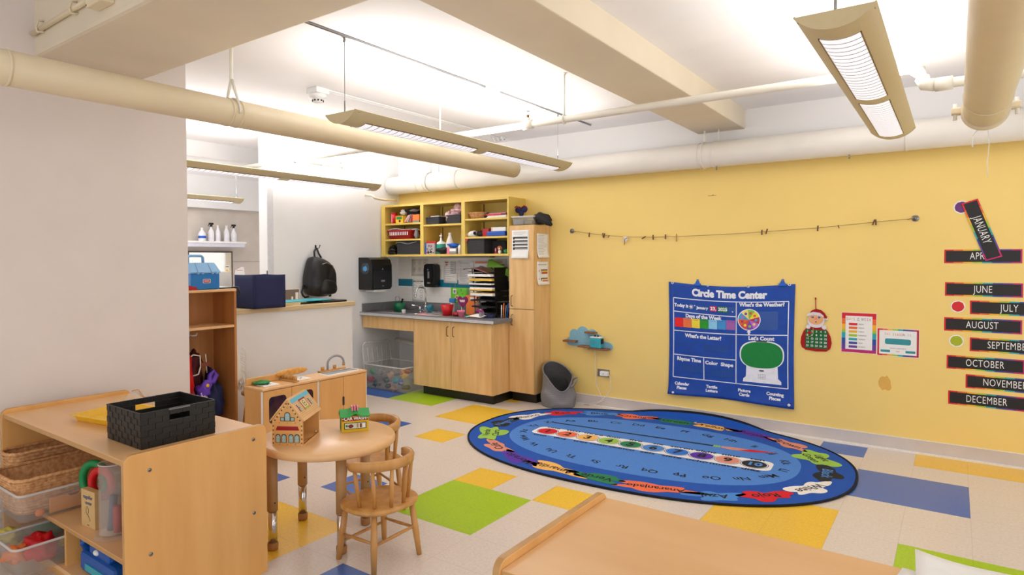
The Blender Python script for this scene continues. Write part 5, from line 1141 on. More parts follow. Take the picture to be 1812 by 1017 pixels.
def bottle(x, y, h, r, label, name='spray_bottle', head=0, m=None, lab=None, cat='bottle', z=1.745, cap=None, group='bottles on the white shelf', hm=None):
    m = m or flat('bottle_white', 'eceaf0', .35)
    t = thing(name, label, cat, (x, y, z), 0, group)
    part(MB().lathe([(0, 0), (r*.95, 0), (r, h*.04), (r, h*.52), (r*.85, h*.62), (r*.42, h*.80), (r*.34, h*.84), (r*.34, h*.94), (0, h*.94)], m, seg=20, M=T(x, y, z)), 'body', t)
    if cap: part(MB().cyl((x, y, z+h*.93), (x, y, z+h*1.0), r*.38, cap, seg=14), 'cap', t)
    if head:
        hm = hm or M_blackm
        part(MB().cyl((x, y, z+h*.93), (x, y, z+h*.99), r*.42, M_blackm, seg=14).box((x-.02, y-.03, z+h*1.05), (x+.02, y+.035, z+h*1.18), hm, bev=.008).box((x-.01, y-.01, z+h*.98), (x+.01, y+.018, z+h*1.10), hm, bev=.004).tube([(x, y-.025, z+h*1.10), (x, y-.045, z+h*1.0), (x, y-.04, z+h*.95)], .006, M_blackm, seg=6), 'spray_head', t)
    if lab: part(MB().lathe([(r*1.01, h*.22), (r*1.01, h*.40)], lab, seg=20, M=T(x, y, z)), 'label_band', t)
    return t
bottle(FXX+.12, 5.20, .20, .055, 'squat white bottle with a blue band at the left of the white shelf', 'jug', 0, None, M_blue, cap=M_paper)
bottle(FXX+.12, 5.345, .24, .045, 'white spray bottle with a black trigger at the left of the white shelf', head=1)
bottle(FXX+.12, 5.455, .25, .04, 'plain white bottle second from the trigger bottle on the white shelf', 'bottle', cap=M_paper)
bottle(FXX+.12, 5.60, .25, .045, 'plain white bottle left of the black headed bottle on the white shelf', 'bottle', cap=M_paper)
bottle(FXX+.12, 5.72, .23, .045, 'white spray bottle with a tall black head at the right shelf end', head=1)

# ---------------------------------------------------------------- grey rope basket
t = thing('rope_basket', 'grey slumped rope basket with one handle on the floor by the tall cabinet', 'basket', (-3.17, 5.55, 0))
M_rope = flat('grey_rope', '8b898a', .9, nscale=10, bump=.2, var=.05)
nt = M_rope.node_tree; wv = nt.nodes.new('ShaderNodeTexWave'); wv.wave_type = 'BANDS'; wv.bands_direction = 'Z'; wv.inputs['Scale'].default_value = 42.; wv.inputs['Distortion'].default_value = .6
tc = nt.nodes.new('ShaderNodeTexCoord'); nt.links.new(tc.outputs['Object'], wv.inputs['Vector']); bp = nt.nodes.new('ShaderNodeBump'); bp.inputs['Strength'].default_value = .6; bp.inputs['Distance'].default_value = .004
nt.links.new(wv.outputs['Fac'], bp.inputs['Height']); nt.links.new(bp.outputs['Normal'], nt.nodes['Principled BSDF'].inputs['Normal'])
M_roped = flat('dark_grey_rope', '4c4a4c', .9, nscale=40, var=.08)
def rim(k, n=48):
    a = 2*pi*k/n
    # rim is open: high at the back/left, dips steeply on the right front
    x = .145*cos(a); y = .13*sin(a)
    # highest toward -x, +y ; lowest toward +x,-y
    d = cos(a-radians(-48))
    z = .31 - .15*(max(0, d)**2.2) + .115*max(0, -d*.9)**1.0
    return x - .04*max(0, -d), y, z
def bl_(v, k, n=48, inner=0):
    a = 2*pi*k/n; rx, ry, rz = rim(k, n)
    rb = .158 - inner; bx, by = rb*cos(a)*1.05, rb*.92*sin(a)
    bul = .018*sin(pi*min(1, v*1.6))
    x = bx*(1-v**1.5)+rx*v**1.5 + bul*cos(a); y = by*(1-v**1.5)+ry*v**1.5 + bul*sin(a); z = rz*v
    fold = .012*exp_((v-.45)*9)*sin(3*a+1)
    return (x+fold*cos(a), y+fold*sin(a), z)
def exp_(q): return math.exp(-q*q)
rings = [[bl_(v/14, k) for k in range(48)] for v in range(15)]
lpart(MB().loft([[(.0001*cos(2*pi*k/48), .0001*sin(2*pi*k/48), 0) for k in range(48)]]+rings, M_rope, cap0=False, cap1=False), 'woven_body', t)
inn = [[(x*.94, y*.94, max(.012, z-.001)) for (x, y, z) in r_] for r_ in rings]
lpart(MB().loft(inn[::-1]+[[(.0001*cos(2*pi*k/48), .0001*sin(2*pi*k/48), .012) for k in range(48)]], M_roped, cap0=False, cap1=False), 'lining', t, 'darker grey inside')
lpart(MB().tube([rim(k) for k in range(48)], .007, M_rope, seg=8, closed=True), 'rim', t)
lpart(MB().tube([(.135, .03, .245), (.165, .03, .285), (.20, .02, .295), (.205, .0, .27), (.18, -.02, .22), (.15, -.025, .20)], .008, M_rope, seg=8), 'handle', t)
lpart(MB().tube([(.03, .08, .26), (.05, .085, .22), (.045, .09, .18), (.09, .07, .15)], .006, M_ink, seg=6), 'inner_handle', t, 'black strap inside')

# ---------------------------------------------------------------- big clear bin under the sink and its lid
def clearbin(name, label, x0, x1, y0, y1, z0, h, flare=.02, m=M_clear, parts=True, grp=None, rimw=.008):
    t = thing(name, label, 'bin', ((x0+x1)/2, (y0+y1)/2, z0), 0, grp)
    w_, d_ = x1-x0, y1-y0; c = ((x0+x1)/2, (y0+y1)/2)
    def rr(s, z, ex=0.): return [(c[0]+x, c[1]+y, z) for x, y in rrect(w_-2*s+2*ex, d_-2*s+2*ex, .03, 4)]
    th = .0025
    part(MB().loft([rr(flare+th, z0+.003), rr(flare, z0+.001), rr(0, z0+h), rr(th, z0+h), rr(flare+th, z0+.004)][1:], m, cap0=True, cap1=True), 'tub', t)
    part(MB().tube([p for p in rr(0, z0+h)], rimw, M_clearr, seg=8, closed=True), 'rim', t)
    return t
clearbin('storage_bin', 'large clear plastic bin of mixed toys on the floor under the sink', -5.40, -4.78, 5.00, 5.45, 0, .28)
r = random.Random(11)
toyc = [M_green, M_red2, M_tealp, M_blue, flat('toy_skin', 'c49a78', .6), M_gink, M_yellow, flat('toy_grey', '8e8680', .6), flat('toy_brown', '7a4a34', .6), M_orange, flat('toy_dk', '3c3a40', .6)]
names = ['green', 'dark red', 'teal', 'blue', 'tan', 'pale grey', 'yellow', 'taupe', 'brown', 'orange', 'charcoal']
spots = [(-5.30, 5.06, .19, 0), (-5.33, 5.06, .10, 1), (-4.96, 5.08, .12, 2), (-4.90, 5.10, .10, 3), (-5.02, 5.07, .18, 4), (-5.20, 5.08, .17, 5), (-4.86, 5.12, .18, 6), (-5.20, 5.06, .06, 7), (-5.08, 5.08, .05, 8), (-4.95, 5.2, .2, 9), (-5.10, 5.07, .12, 10), (-4.88, 5.2, .22, 1), (-5.28, 5.2, .13, 7), (-5.12, 5.25, .16, 5), (-5.30, 5.1, .05, 10), (-4.97, 5.06, .04, 4), (-4.86, 5.14, .05, 8)]
where = ['left upper', 'left lower', 'middle right', 'right lower', 'centre upper', 'left of centre', 'right upper', 'bottom left', 'bottom middle', 'back right', 'centre', 'top right', 'back left', 'back middle', 'bottom left corner', 'bottom centre', 'bottom right corner']
for k, (x, y, z, c_) in enumerate(spots):
    a_, b2, c2 = r.uniform(.03, .055), r.uniform(.02, .035), r.uniform(.02, .035)
    mb = MB().blob((x, y, max(z, c2+.008)), (a_, b2, c2), toyc[c_], .7, 12, k, 5.)
    mb.box((x-a_*.8, y-.02, max(z, c2+.008)-.004), (x+a_*.9, y+.01, max(z, c2+.008)+.008), toyc[(c_+3) % 11], bev=.003)
    single(mb, 'plastic_toy', '%s jumbled toy inside the large clear bin, %s' % (names[c_], where[k]), 'toy', (x, y, z), 'toys in the large clear bin')
t = thing('bin_lid', 'clear ridged bin lid leaning upright behind the large clear bin', 'lid', (-5.42, 5.25, .02))
ML = T(-5.43, 5.27, .25) @ RY(radians(-7))
m_ = MB().prism(rrect(.44, .50, .05, 5), 0, .004, M_clear, ML @ Matrix(((0,0,1,0),(1,0,0,0),(0,1,0,0),(0,0,0,1))))
part(m_, 'panel', t)
M2 = ML @ Matrix(((0,0,1,0),(1,0,0,0),(0,1,0,0),(0,0,0,1)))
part(MB().tube([tuple(M2 @ Vector((x, y, .002))) for x, y in rrect(.44, .50, .05, 5)], .008, M_clearr, seg=8, closed=True), 'lid_rim', t)
for k in range(5): part(MB().tube([tuple(M2 @ Vector((-.15+.075*k, -.19, .006))), tuple(M2 @ Vector((-.15+.075*k, .19, .006)))], .004, M_clearr, seg=6), 'ridge', t)
# ---------------------------------------------------------------- contents of the yellow wall cabinet
def cont(name, label, cat, x0, x1, y0, y1, z0, h, m, bev=.004, group=None, fn=None, taper=.0):
    mb = MB()
    if taper: mb.loft([[(x0+taper, y0+taper, z0), (x1-taper, y0+taper, z0), (x1-taper, y1-taper, z0), (x0+taper, y1-taper, z0)], [(x0, y0, z0+h), (x1, y0, z0+h), (x1, y1, z0+h), (x0, y1, z0+h)]], m, smooth=False)
    else: mb.box((x0, y0, z0), (x1, y1, z0+h), m, bev=bev)
    if fn: fn(mb)
    return single(mb, name, label, cat, ((x0+x1)/2, (y0+y1)/2, z0), group)
def woven_bin(label, x0, x1, y0, y1, z0, h, m=None, name='storage_basket', lidm=None, group='charcoal bins in the wall cabinet'):
    m = m or M_dgrey
    t = thing(name, label, 'basket', ((x0+x1)/2, (y0+y1)/2, z0), 0, group)
    w_, d_ = x1-x0, y1-y0; c = ((x0+x1)/2, (y0+y1)/2)
    def rr(s, z): return [(c[0]+x, c[1]+y, z) for x, y in rrect(w_-2*s, d_-2*s, .012, 3)]
    mb = MB().loft([rr(.006, z0+.001), rr(0, z0+h), rr(.005, z0+h), rr(.010, z0+.006)], m, smooth=False)
    nz = max(2, int(h/.016))
    for k in range(1, nz): mb.tube(rr(-.0008+.006*(1-k/nz), z0+h*k/nz), .0022, m, seg=4, closed=True)
    part(mb, 'woven_body', t)
    part(MB().tube(rr(.001, z0+h), .005, m, seg=6, closed=True), 'rim', t)
    return t
a1, a2, a3, b1, b2, c1, c2, c3 = [SH[k] for k in ('a1', 'a2', 'a3', 'b1', 'b2', 'c1', 'c2', 'c3')]
# bay 1 top
single(MB().cyl((-5.375, 5.50, a1), (-5.375, 5.50, a1+.115), .036, M_red, seg=20).cyl((-5.375, 5.50, a1+.115), (-5.375, 5.50, a1+.13), .038, M_red2, seg=20).box((-5.39, 5.462, a1+.01), (-5.37, 5.466, a1+.11), M_pinkp), 'tumbler', 'red tumbler on the top left shelf of the yellow wall cabinet', 'cup', (-5.375, 5.5, a1))
t = thing('crayon_box', 'yellow and green crayon box on the top left cabinet shelf', 'box', (-5.25, 5.50, a1))
part(MB().box((-5.315, 5.46, a1), (-5.20, 5.52, a1+.088), M_yellow, bev=.002), 'carton', t)
part(MB().rect(-.045, .045, .045, .075, .0006, M_green, FY(-5.257, a1, 5.46)).flat(circ(.016, 12, .01, .025), .0006, M_ink, FY(-5.257, a1, 5.46)).rect(-.05, .076, .05, .082, .0006, M_red, FY(-5.257, a1, 5.46)), 'printed_front', t, 'green and black print')
r = random.Random(4)
for k, (x, m, nm) in enumerate(((-5.17, M_paper, 'white'), (-5.155, M_pinkp, 'pink'), (-5.14, M_paperw, 'cream'), (-5.12, M_gink, 'grey'), (-5.10, M_pinkp, 'rose'))):
    mb = MB().box((-.05, 0, 0), (.05, .10, .006), m, bev=.001, M=T(x+.005, 5.49, a1+.052) @ RY(radians(-50-4*k)))
    single(mb, 'booklet', '%s booklet, number %s of five leaning beside the crayon box' % (nm, ('one', 'two', 'three', 'four', 'five')[k]), 'booklet', (x, 5.5, a1), 'leaning booklets')
t = thing('orange_box', 'orange carton at the right of the top left cabinet shelf', 'box', (-5.0, 5.5, a1))
part(MB().box((-5.055, 5.47, a1+.025), (-4.95, 5.60, a1+.092), M_orange, bev=.003), 'carton', t); part(MB().box((-5.055, 5.47, a1), (-4.95, 5.60, a1+.0245), M_gink, bev=.002), 'base_strip', t, 'grey base')
single(MB().blob((-5.16, 5.60, a1+.135), (.14, .07, .036), M_ink, .6, 20, 3).blob((-5.25, 5.52, a1+.135), (.035, .03, .03), M_paper, .6, 14, 8).blob((-5.08, 5.53, a1+.150), (.07, .03, .012), M_gink, .6, 14, 9), 'bag_pile', 'dark bag with white and grey crumples piled above the crayon box', 'bag', (-5.16, 5.58, a1+.10))
# bay 1 middle
t = thing('laundry_basket', 'red slotted plastic basket on the middle left cabinet shelf', 'basket', (-5.26, 5.55, a2))
def rb(s, z): return [(-5.265+x*s, 5.56+y*s, z) for x, y in rrect(.40, .22, .04, 5)]
part(MB().loft([rb(.82, a2), rb(.98, a2+.095), rb(1.02, a2+.10), rb(1.02, a2+.108), rb(.96, a2+.108), rb(.80, a2+.006)], M_red2), 'tub', t)
mb = MB()
for k in range(11): mb.box((-5.405+.028*k, 5.4545-.0, a2+.045), (-5.393+.028*k, 5.4575, a2+.085), M_paper, M=T(0, -.004, 0))
part(mb, 'slots', t, 'pale slots in the red side')
single(MB().grid(lambda u, v: (-5.45+.45*u, 5.47+.16*v, a2+.122+.012*sin(7*u)*cos(5*v)-.02*abs(u-.5)), 20, 8, M_paper, thick=.008), 'folded_cloth', 'white cloth folded over the red slotted basket', 'cloth', (-5.22, 5.55, a2+.11))
single(MB().blob((-5.01, 5.50, a2+.055), (.022, .03, .055), M_gink, .5, 14, 2), 'grey_pouch', 'crumpled grey pouch right of the red slotted basket', 'pouch', (-5.01, 5.5, a2))
# bay 1 bottom
woven_bin('charcoal woven bin at the bottom left bay of the wall cabinet', -5.305, -4.925, 5.46, 5.70, a3, .145)
single(MB().grid(lambda u, v: (-5.31+.33*u, 5.448+.15*v, a3+.158+.010*sin(8*u)+.012*v-.025*(1-v)**3), 18, 8, M_gink, thick=.006), 'grey_cloth', 'pale grey cloth draped over the charcoal bin at bottom left', 'cloth', (-5.15, 5.5, a3+.15))
mb = MB().blob((-5.40, 5.52, a3+.045), (.06, .06, .045), M_black, .7, 18, 6)
for k in range(6): mb.tube([(-5.45+.02*k, 5.48, a3+.06), (-5.44+.018*k, 5.50, a3+.10), (-5.40+.005*k, 5.55, a3+.075), (-5.37-.01*k, 5.50, a3+.03)], .004, M_black, seg=6)
single(mb, 'tangled_cables', 'tangled black cables at the far left bottom of the wall cabinet', 'cables', (-5.40, 5.52, a3))
# bay 2 top
woven_bin('small charcoal bin with papers, left in the centre bay', -4.85, -4.655, 5.47, 5.66, b1, .082)
single(MB().box((-4.80, 5.50, b1+.084), (-4.68, 5.62, b1+.098), M_paper, bev=.002, M=T(0, 0, 0)).box((-4.85, 5.52, b1+.083), (-4.76, 5.62, b1+.10), M_red2, bev=.003), 'paper_pile', 'white and red papers on the small charcoal bin, centre bay', 'papers', (-4.76, 5.56, b1+.083))
woven_bin('black bin at the back of the centre bay between two charcoal bins', -4.645, -4.56, 5.56, 5.72, b1, .075, m=M_blackm)
woven_bin('charcoal bin holding a patterned cloth, right in the centre bay', -4.545, -4.335, 5.46, 5.66, b1, .09)
M_rose = mat('rose_print_cloth', (226, 206, 204), rough=.9, c2=(196, 130, 138), nscale=26, detail=2.)
single(MB().blob((-4.44, 5.55, b1+.145), (.085, .07, .06), M_rose, .45, 24, 5).blob((-4.53, 5.49, b1+.09), (.035, .025, .055), M_rose, .4, 16, 7), 'patterned_cloth', 'pale cloth with rose spiral print bulging over the centre bay bin', 'cloth', (-4.45, 5.54, b1+.09))
# bay 2 bottom
t = thing('printed_box', 'blue, white and red printed box at the lower left of the centre bay', 'box', (-4.80, 5.52, b2))
part(MB().box((-4.855, 5.46, b2), (-4.835, 5.60, b2+.13), M_blue), 'blue_side', t, 'blue side'); part(MB().box((-4.834, 5.46, b2), (-4.71, 5.60, b2+.125), flat('box_grey', 'b9b4b4', .5), bev=.001).box((-4.834, 5.459, b2+.125), (-4.70, 5.60, b2+.145), M_red), 'carton', t)
mb = MB(); r = random.Random(9)
for k in range(16): mb.flat(spl(r.uniform(-.05, .05), r.uniform(.012, .115), r.uniform(.006, .015), r.uniform(.005, .014), 8, k, .5), .0008+.0001*k, (M_ink, M_red2, M_gink, M_blackm)[k % 4], FY(-4.77, b2, 5.46))
part(mb, 'printed_front', t, 'busy dark and red print')
t = thing('soap_bottle', 'green soap bottle with a tall white pump in the centre bay', 'bottle', (-4.655, 5.5, b2))
part(MB().lathe([(0, 0), (.050, 0), (.053, .01), (.053, .10), (.048, .115), (0, .115)], flat('soap_green', '1f9a80', .2), seg=24, M=T(-4.655, 5.51, b2)), 'body', t); part(MB().lathe([(.051, .0), (.051, .016), (.02, .03), (.012, .05), (.012, .07), (0, .07)], M_paper, seg=20, M=T(-4.655, 5.51, b2+.115)).cyl((-4.655, 5.51, b2+.18), (-4.655, 5.51, b2+.235), .006, M_paper, seg=8).box((-4.675, 5.50, b2+.20), (-4.645, 5.52, b2+.214), M_paper, bev=.003), 'pump', t, 'white pump')
t = thing('squirt_bottle', 'white tapered squirt bottle right of the green soap bottle', 'bottle', (-4.55, 5.52, b2))
part(MB().lathe([(0, 0), (.046, 0), (.048, .01), (.048, .12), (.040, .15), (.022, .19), (.018, .215), (.014, .232), (0, .232)], M_paperw, seg=24, M=T(-4.55, 5.54, b2)), 'body', t); part(MB().cyl((-4.55, 5.54, b2+.212), (-4.55, 5.54, b2+.24), .019, M_paper, seg=14), 'cap', t)
single(MB().blob((-4.60, 5.47, b2+.036), (.085, .03, .038), M_blackm, .5, 18, 3), 'black_pouch', 'crumpled black pouch in front of the green soap bottle', 'pouch', (-4.60, 5.47, b2))
single(MB().blob((-4.46, 5.49, b2+.098), (.075, .04, .022), M_blue, .45, 18, 4), 'blue_cloth', 'rolled royal blue cloth on a pink and white pack, centre bay', 'cloth', (-4.46, 5.49, b2+.07))
single(MB().box((-4.53, 5.455, b2), (-4.49, 5.52, b2+.065), M_pinkp, bev=.004).box((-4.489, 5.455, b2), (-4.395, 5.53, b2+.068), M_gink, bev=.008).box((-4.488, 5.454, b2+.03), (-4.40, 5.456, b2+.06), M_paper), 'wipes_pack', 'pink and white wipes pack under the blue cloth, centre bay', 'pack', (-4.46, 5.49, b2))
single(MB().lathe([(0, 0), (.017, 0), (.018, .08), (.010, .095), (0, .10)], M_paper, seg=16, M=T(-4.365, 5.48, b2)), 'small_bottle', 'small white bottle against the right upright of the centre bay', 'bottle', (-4.365, 5.48, b2))
single(MB().blob((-4.385, 5.56, b2+.14), (.024, .03, .04), M_gink, .5, 14, 4).blob((-4.39, 5.545, b2+.16), (.012, .01, .014), M_brown, .4, 10, 6).box((-4.40, 5.54, b2+.0), (-4.37, 5.60, b2+.11), M_paper, bev=.004), 'soft_toy', 'grey and brown soft toy perched in the right corner of the centre bay', 'toy', (-4.385, 5.56, b2))
# bay 3 top
t = thing('wicker_basket', 'small tan wicker basket on the top right cabinet shelf', 'basket', (-4.17, 5.53, c1))
mb = MB().lathe([(0, 0), (.078, 0), (.122, .062), (.118, .062), (.074, .004), (0, .004)], M_wick, seg=36, M=T(-4.165, 5.56, c1), sy=.75)
for k in range(36): a = 2*pi*k/36; mb.tube([(-4.165+.079*cos(a), 5.56+.0595*sin(a), c1), (-4.165+.123*cos(a), 5.56+.0925*sin(a), c1+.06)], .003, M_wick, seg=5)
part(mb, 'woven_body', t); part(MB().tube([(-4.165+.122*cos(a), 5.56+.092*sin(a), c1+.064) for a in [2*pi*k/32 for k in range(32)]], .006, M_wick, seg=6, closed=True), 'rim', t)
single(MB().blob((-4.005, 5.52, c1+.022), (.05, .04, .024), M_blackm, .7, 14, 5), 'black_bits', 'small black bundle between the wicker basket and the magazines', 'bundle', (-4.01, 5.52, c1))
for k, (m, nm, x0, x1, th) in enumerate(((M_paper, 'white', -3.985, -3.735, .010), (M_paperw, 'cream', -3.975, -3.74, .008), (M_paper, 'glossy white', -3.98, -3.735, .007), (M_red, 'red', -4.0, -3.80, .012), (M_pinkp, 'pink', -3.97, -3.74, .007), (M_gink, 'grey', -3.96, -3.735, .006))):
    z = c1 + sum([.010, .008, .007, .012, .007, .006][:k]) + .0004*k
    single(MB().box((x0, 5.46+.004*(k % 3), z), (x1, 5.66, z+th-.0005), m, bev=.001), 'magazine', '%s magazine, %s from the bottom of the stack on the top right shelf' % (nm, ('lowest', 'second', 'third', 'fourth', 'fifth', 'topmost')[k]) if k not in (0, 5) else '%s magazine, %s of the stack on the top right cabinet shelf' % (nm, 'lowest' if k == 0 else 'topmost'), 'magazine', ((x0+x1)/2, 5.56, z), 'magazines on the top right shelf')
# bay 3 middle
single(MB().tube([(-4.28, 5.50, c2+.020), (-4.22, 5.49, c2+.030), (-4.15, 5.47, c2+.036)], [.016, .028, .034], M_paper, seg=18).cyl((-4.152, 5.4695, c2+.036), (-4.149, 5.4685, c2+.036), .020, M_ink, seg=14), 'paper_roll', 'white paper roll on the middle right cabinet shelf', 'paper roll', (-4.21, 5.48, c2))
single(MB().blob((-4.105, 5.53, c2+.030), (.045, .04, .030), M_blackm, .4, 14, 2), 'black_bundle', 'black bundle between the paper roll and the red box', 'bundle', (-4.10, 5.53, c2))
cont('red_box', 'red box on the middle right cabinet shelf', 'box', -4.075, -3.985, 5.50, 5.62, c2, .085, M_red2, .008)
cont('blue_case', 'flat royal blue case on the middle right cabinet shelf', 'case', -3.985, -3.75, 5.46, 5.64, c2, .052, flat('royal_case', '1452b8', .35), .010)
cont('white_box', 'white box resting on the flat royal blue case', 'box', -3.925, -3.755, 5.48, 5.62, c2+.0525, .042, M_paper, .005)
cont('pale_card', 'small pale pink card standing left of the white box', 'card', -3.955, -3.93, 5.50, 5.512, c2+.0525, .045, M_skin, .001)
# bay 3 bottom
woven_bin('charcoal ribbed bin at the lower left of the right bay', -4.245, -4.02, 5.46, 5.70, c3, .16)
cont('lid_sheet', 'white sheet lying on the charcoal ribbed bin, right bay', 'sheet', -4.215, -4.05, 5.50, 5.68, c3+.163, .006, M_paper, .001)
cont('dark_box', 'dark box in the shadow at the lower right bay of the cabinet', 'box', -4.005, -3.82, 5.58, 5.72, c3, .14, M_blackm, .004)
single(MB().prism([(0, -.03)]+[(.026*(1 if a < pi/2 else 1)*cos(a)*1.0, .014+.018*abs(sin(a))) for a in [pi*k/10 for k in range(11)]], 0, .006, flat('tag_pink', 'd4405c', .5), FY(-4.268+.02, c3+.155, 5.455)), 'pink_tag', 'pink heart tag hanging on the upright beside the ribbed bin', 'tag', (-4.25, 5.455, c3+.12))
single(MB().ball((-3.845, 5.50, c3+.058), (.026, .024, .026), flat('toy_ginger', 'b8682a', .7), 14).ball((-3.845, 5.50, c3+.02), (.018, .018, .022), M_paper, 12).ball((-3.835, 5.478, c3+.052), (.010, .006, .012), M_paper, 10).ball((-3.868, 5.50, c3+.06), (.008, .008, .014), flat('toy_ginger', 'b8682a', .7), 8).ball((-3.822, 5.50, c3+.06), (.008, .008, .014), flat('toy_ginger', 'b8682a', .7), 8).ball((-3.852, 5.477, c3+.06), .003, M_ink, 6).ball((-3.836, 5.476, c3+.062), .003, M_ink, 6), 'dog_figure', 'little ginger and white dog figure in the lower right bay', 'toy', (-3.845, 5.5, c3))
single(MB().ball((-3.885, 5.49, c3+.010), (.018, .014, .010), M_red2, 10).ball((-3.89, 5.49, c3+.040), (.009, .009, .022), M_pinkp, 10), 'pink_figure', 'tiny pink and red figure left of the ginger dog figure', 'toy', (-3.885, 5.49, c3))
single(MB().blob((-3.76, 5.50, c3+.022), (.024, .02, .022), M_green, .4, 12, 2), 'green_figure', 'tiny green toy at the right end of the lower right bay', 'toy', (-3.76, 5.5, c3))
# on the tall cabinet
zt = 1.8065
t = clearbin('clear_tray', 'shallow clear plastic box on top of the tall cabinet', -3.675, -3.40, 5.45, 5.68, zt, .085, .015)
single(MB().box((-3.655, 5.47, zt+.006), (-3.53, 5.66, zt+.060), M_gink, bev=.004), 'grey_pack', 'grey pack inside the clear box on the tall cabinet', 'pack', (-3.59, 5.56, zt+.006))
single(MB().box((-3.52, 5.48, zt+.006), (-3.43, 5.66, zt+.045), flat('olive_pack', '8a8468', .6), bev=.004), 'olive_pack', 'olive pack inside the clear box on the tall cabinet', 'pack', (-3.47, 5.56, zt+.006))
mb = MB().ball((-3.64, 5.55, zt+.165), (.040, .018, .035), M_navy, 14).ball((-3.57, 5.55, zt+.168), (.040, .018, .035), M_navy, 14).ball((-3.605, 5.55, zt+.125), (.03, .018, .032), M_navy, 14)
for s in (-1, 1): mb.tube([(-3.605+s*.01, 5.53, zt+.18), (-3.605+s*.045, 5.53, zt+.203), (-3.605+s*.07, 5.535, zt+.190)], .006, M_red2, seg=6)
single(mb, 'navy_bow', 'navy bow shaped toy with red edges standing above the clear box', 'toy', (-3.605, 5.55, zt+.09))
single(MB().blob((-3.37, 5.57, zt+.065), (.085, .10, .052), M_blackm, .25, 20, 4).tube([(-3.37, 5.52, zt+.08), (-3.31, 5.50, zt+.062), (-3.25, 5.49, zt+.02), (-3.21, 5.485, zt-.01)], [.05, .045, .036, .016], M_blackm, seg=14), 'black_cloth', 'black cloth draped over the right corner of the tall cabinet', 'cloth', (-3.35, 5.58, zt+.09))

# ---------------------------------------------------------------- wall over the worktop
WS = WY-.0155
def wsheet(x0, x1, z0, z1, label, fn=None, m=None, name='paper_sheet', cat='paper', tl=10, seed=1, y=WS, rot=0.):
    w_, h_ = x1-x0, z1-z0; F = FY((x0+x1)/2, z0, y) @ RZ(rot); mb = MB().grid(lambda u, v: (w_*(u-.5), h_*v, .004*(1-v)**2), 4, 6, m or M_paper, M=F, thick=.0004)
    r = random.Random(seed)
    for k in range(tl):
        yy = h_*(.90-.80*k/max(1, tl)); mb.rect(-w_*.40, yy, -w_*.40+w_*.8*r.uniform(.4, 1), yy+.003, .0055, M_gink, F)
    if fn: fn(mb, F, w_, h_)
    return single(mb, name, label, cat, ((x0+x1)/2, y, z0))
def f_hand(mb, F, w_, h_):
    mb.text('WASH YOUR HANDS', .022, M_ink, F @ T(0, h_*.90, 0), z=.006, bold=.0006, sx=.8); mb.text('with soap and water', .013, M_ink, F @ T(0, h_*.83, 0), z=.006, sx=.9)
    for i in range(2):
        for j in range(3):
            cx, cy = -.05+.1*i, h_*(.66-.22*j); mb.tube([tuple(F @ Vector((cx+.022*cos(a)*(1+.3*sin(3*a)), cy+.02*sin(a), .006))) for a in [2*pi*k/14 for k in range(14)]], .0014, M_ink, seg=4, closed=True)
wsheet(-5.315, -5.115, .958, 1.222, 'white handwashing sheet with line drawings behind the tap', f_hand, tl=0)
def f_icons(mb, F, w_, h_):
    for i in range(3):
        for j in range(2):
            if i == 2 and j == 1: continue
            cx, cy = -.085+.085*i, h_*(.78-.38*j)
            mb.tube([tuple(F @ Vector((cx+.020*cos(a)*(1+.25*sin(2*a+i)), cy+.026*sin(a), .006))) for a in [2*pi*k/14 for k in range(14)]], .0012, M_gink, seg=4, closed=True); mb.flat(circ(.010, 10, cx, cy), .0058, flat('icon_grey', 'b3aca6', .7), F)
    mb.rect(-.03, .02, .10, .025, .006, M_gink, F)
wsheet(-5.325, -5.055, 1.262, 1.465, 'faint sign with five hand drawings just under the yellow cabinet', f_icons, tl=0, m=flat('sign_beige', 'ddd8ce', .5))
def f_aid(mb, F, w_, h_):
    mb.text('FIRST\nAID', .026, M_red2, F @ T(-w_*.28, h_*.86, 0), z=.006, sx=.8, bold=.001)
    for k in range(12): mb.rect(0, h_*(.93-.045*k), w_*.42, h_*(.93-.045*k)+.005, .006, M_gink, F)
wsheet(-4.815, -4.61, 1.185, 1.445, 'white FIRST AID sheet on the splashback right of the soap dispenser', f_aid, tl=9, seed=3, rot=-.02)
wsheet(-4.595, -4.375, 1.172, 1.447, 'white typed list sheet on the splashback, right of the first aid sheet', tl=18, seed=5)
def f_red(mb, F, w_, h_): mb.rect(-w_*.45, h_*.86, w_*.45, h_*.95, .006, flat('salmon', 'd88468', .6), F); mb.flat(spl(0, h_*.65, .05, .03, 14, 2), .006, M_gink, F); mb.rect(-w_*.4, h_*.1, -w_*.2, h_*.4, .006, M_red2, F)
wsheet(-4.36, -4.165, 1.19, 1.45, 'white sheet with a salmon header behind the paper trays', f_red, tl=3, seed=8)
wsheet(-4.13, -3.92, 1.24, 1.465, 'grey sheet with orange heading behind the top of the paper trays', lambda mb, F, w_, h_: (mb.rect(-.05, h_*.82, .05, h_*.88, .006, flat('salmon', 'd88468', .6), F), mb.rect(-.08, h_*.70, .08, h_*.73, .006, M_ink, F)), tl=8, seed=9, m=flat('sheet_greygreen', 'c9cbbb', .6))
def f_grn(mb, F, w_, h_):
    mb.rect(-.09, .11, -.04, .165, .006, M_paper, F).flat(circ(.018, 12, -.065, .135), .0064, M_gink, F)
    for x, y in ((.03, .16), (.032, .145), (.05, .11), (-.02, .12)): mb.flat(circ(.006, 8, x, y), .006, M_ink, F)
    mb.flat([(x-.03, y+.07) for x, y in [(.028*cos(a)*(1+.25*cos(6*a)), .028*sin(a)*(1+.25*cos(6*a))) for a in [2*pi*k/40 for k in range(40)]]], .0066, M_skin, F).flat(circ(.010, 10, -.03, .07), .0072, M_ink, F)
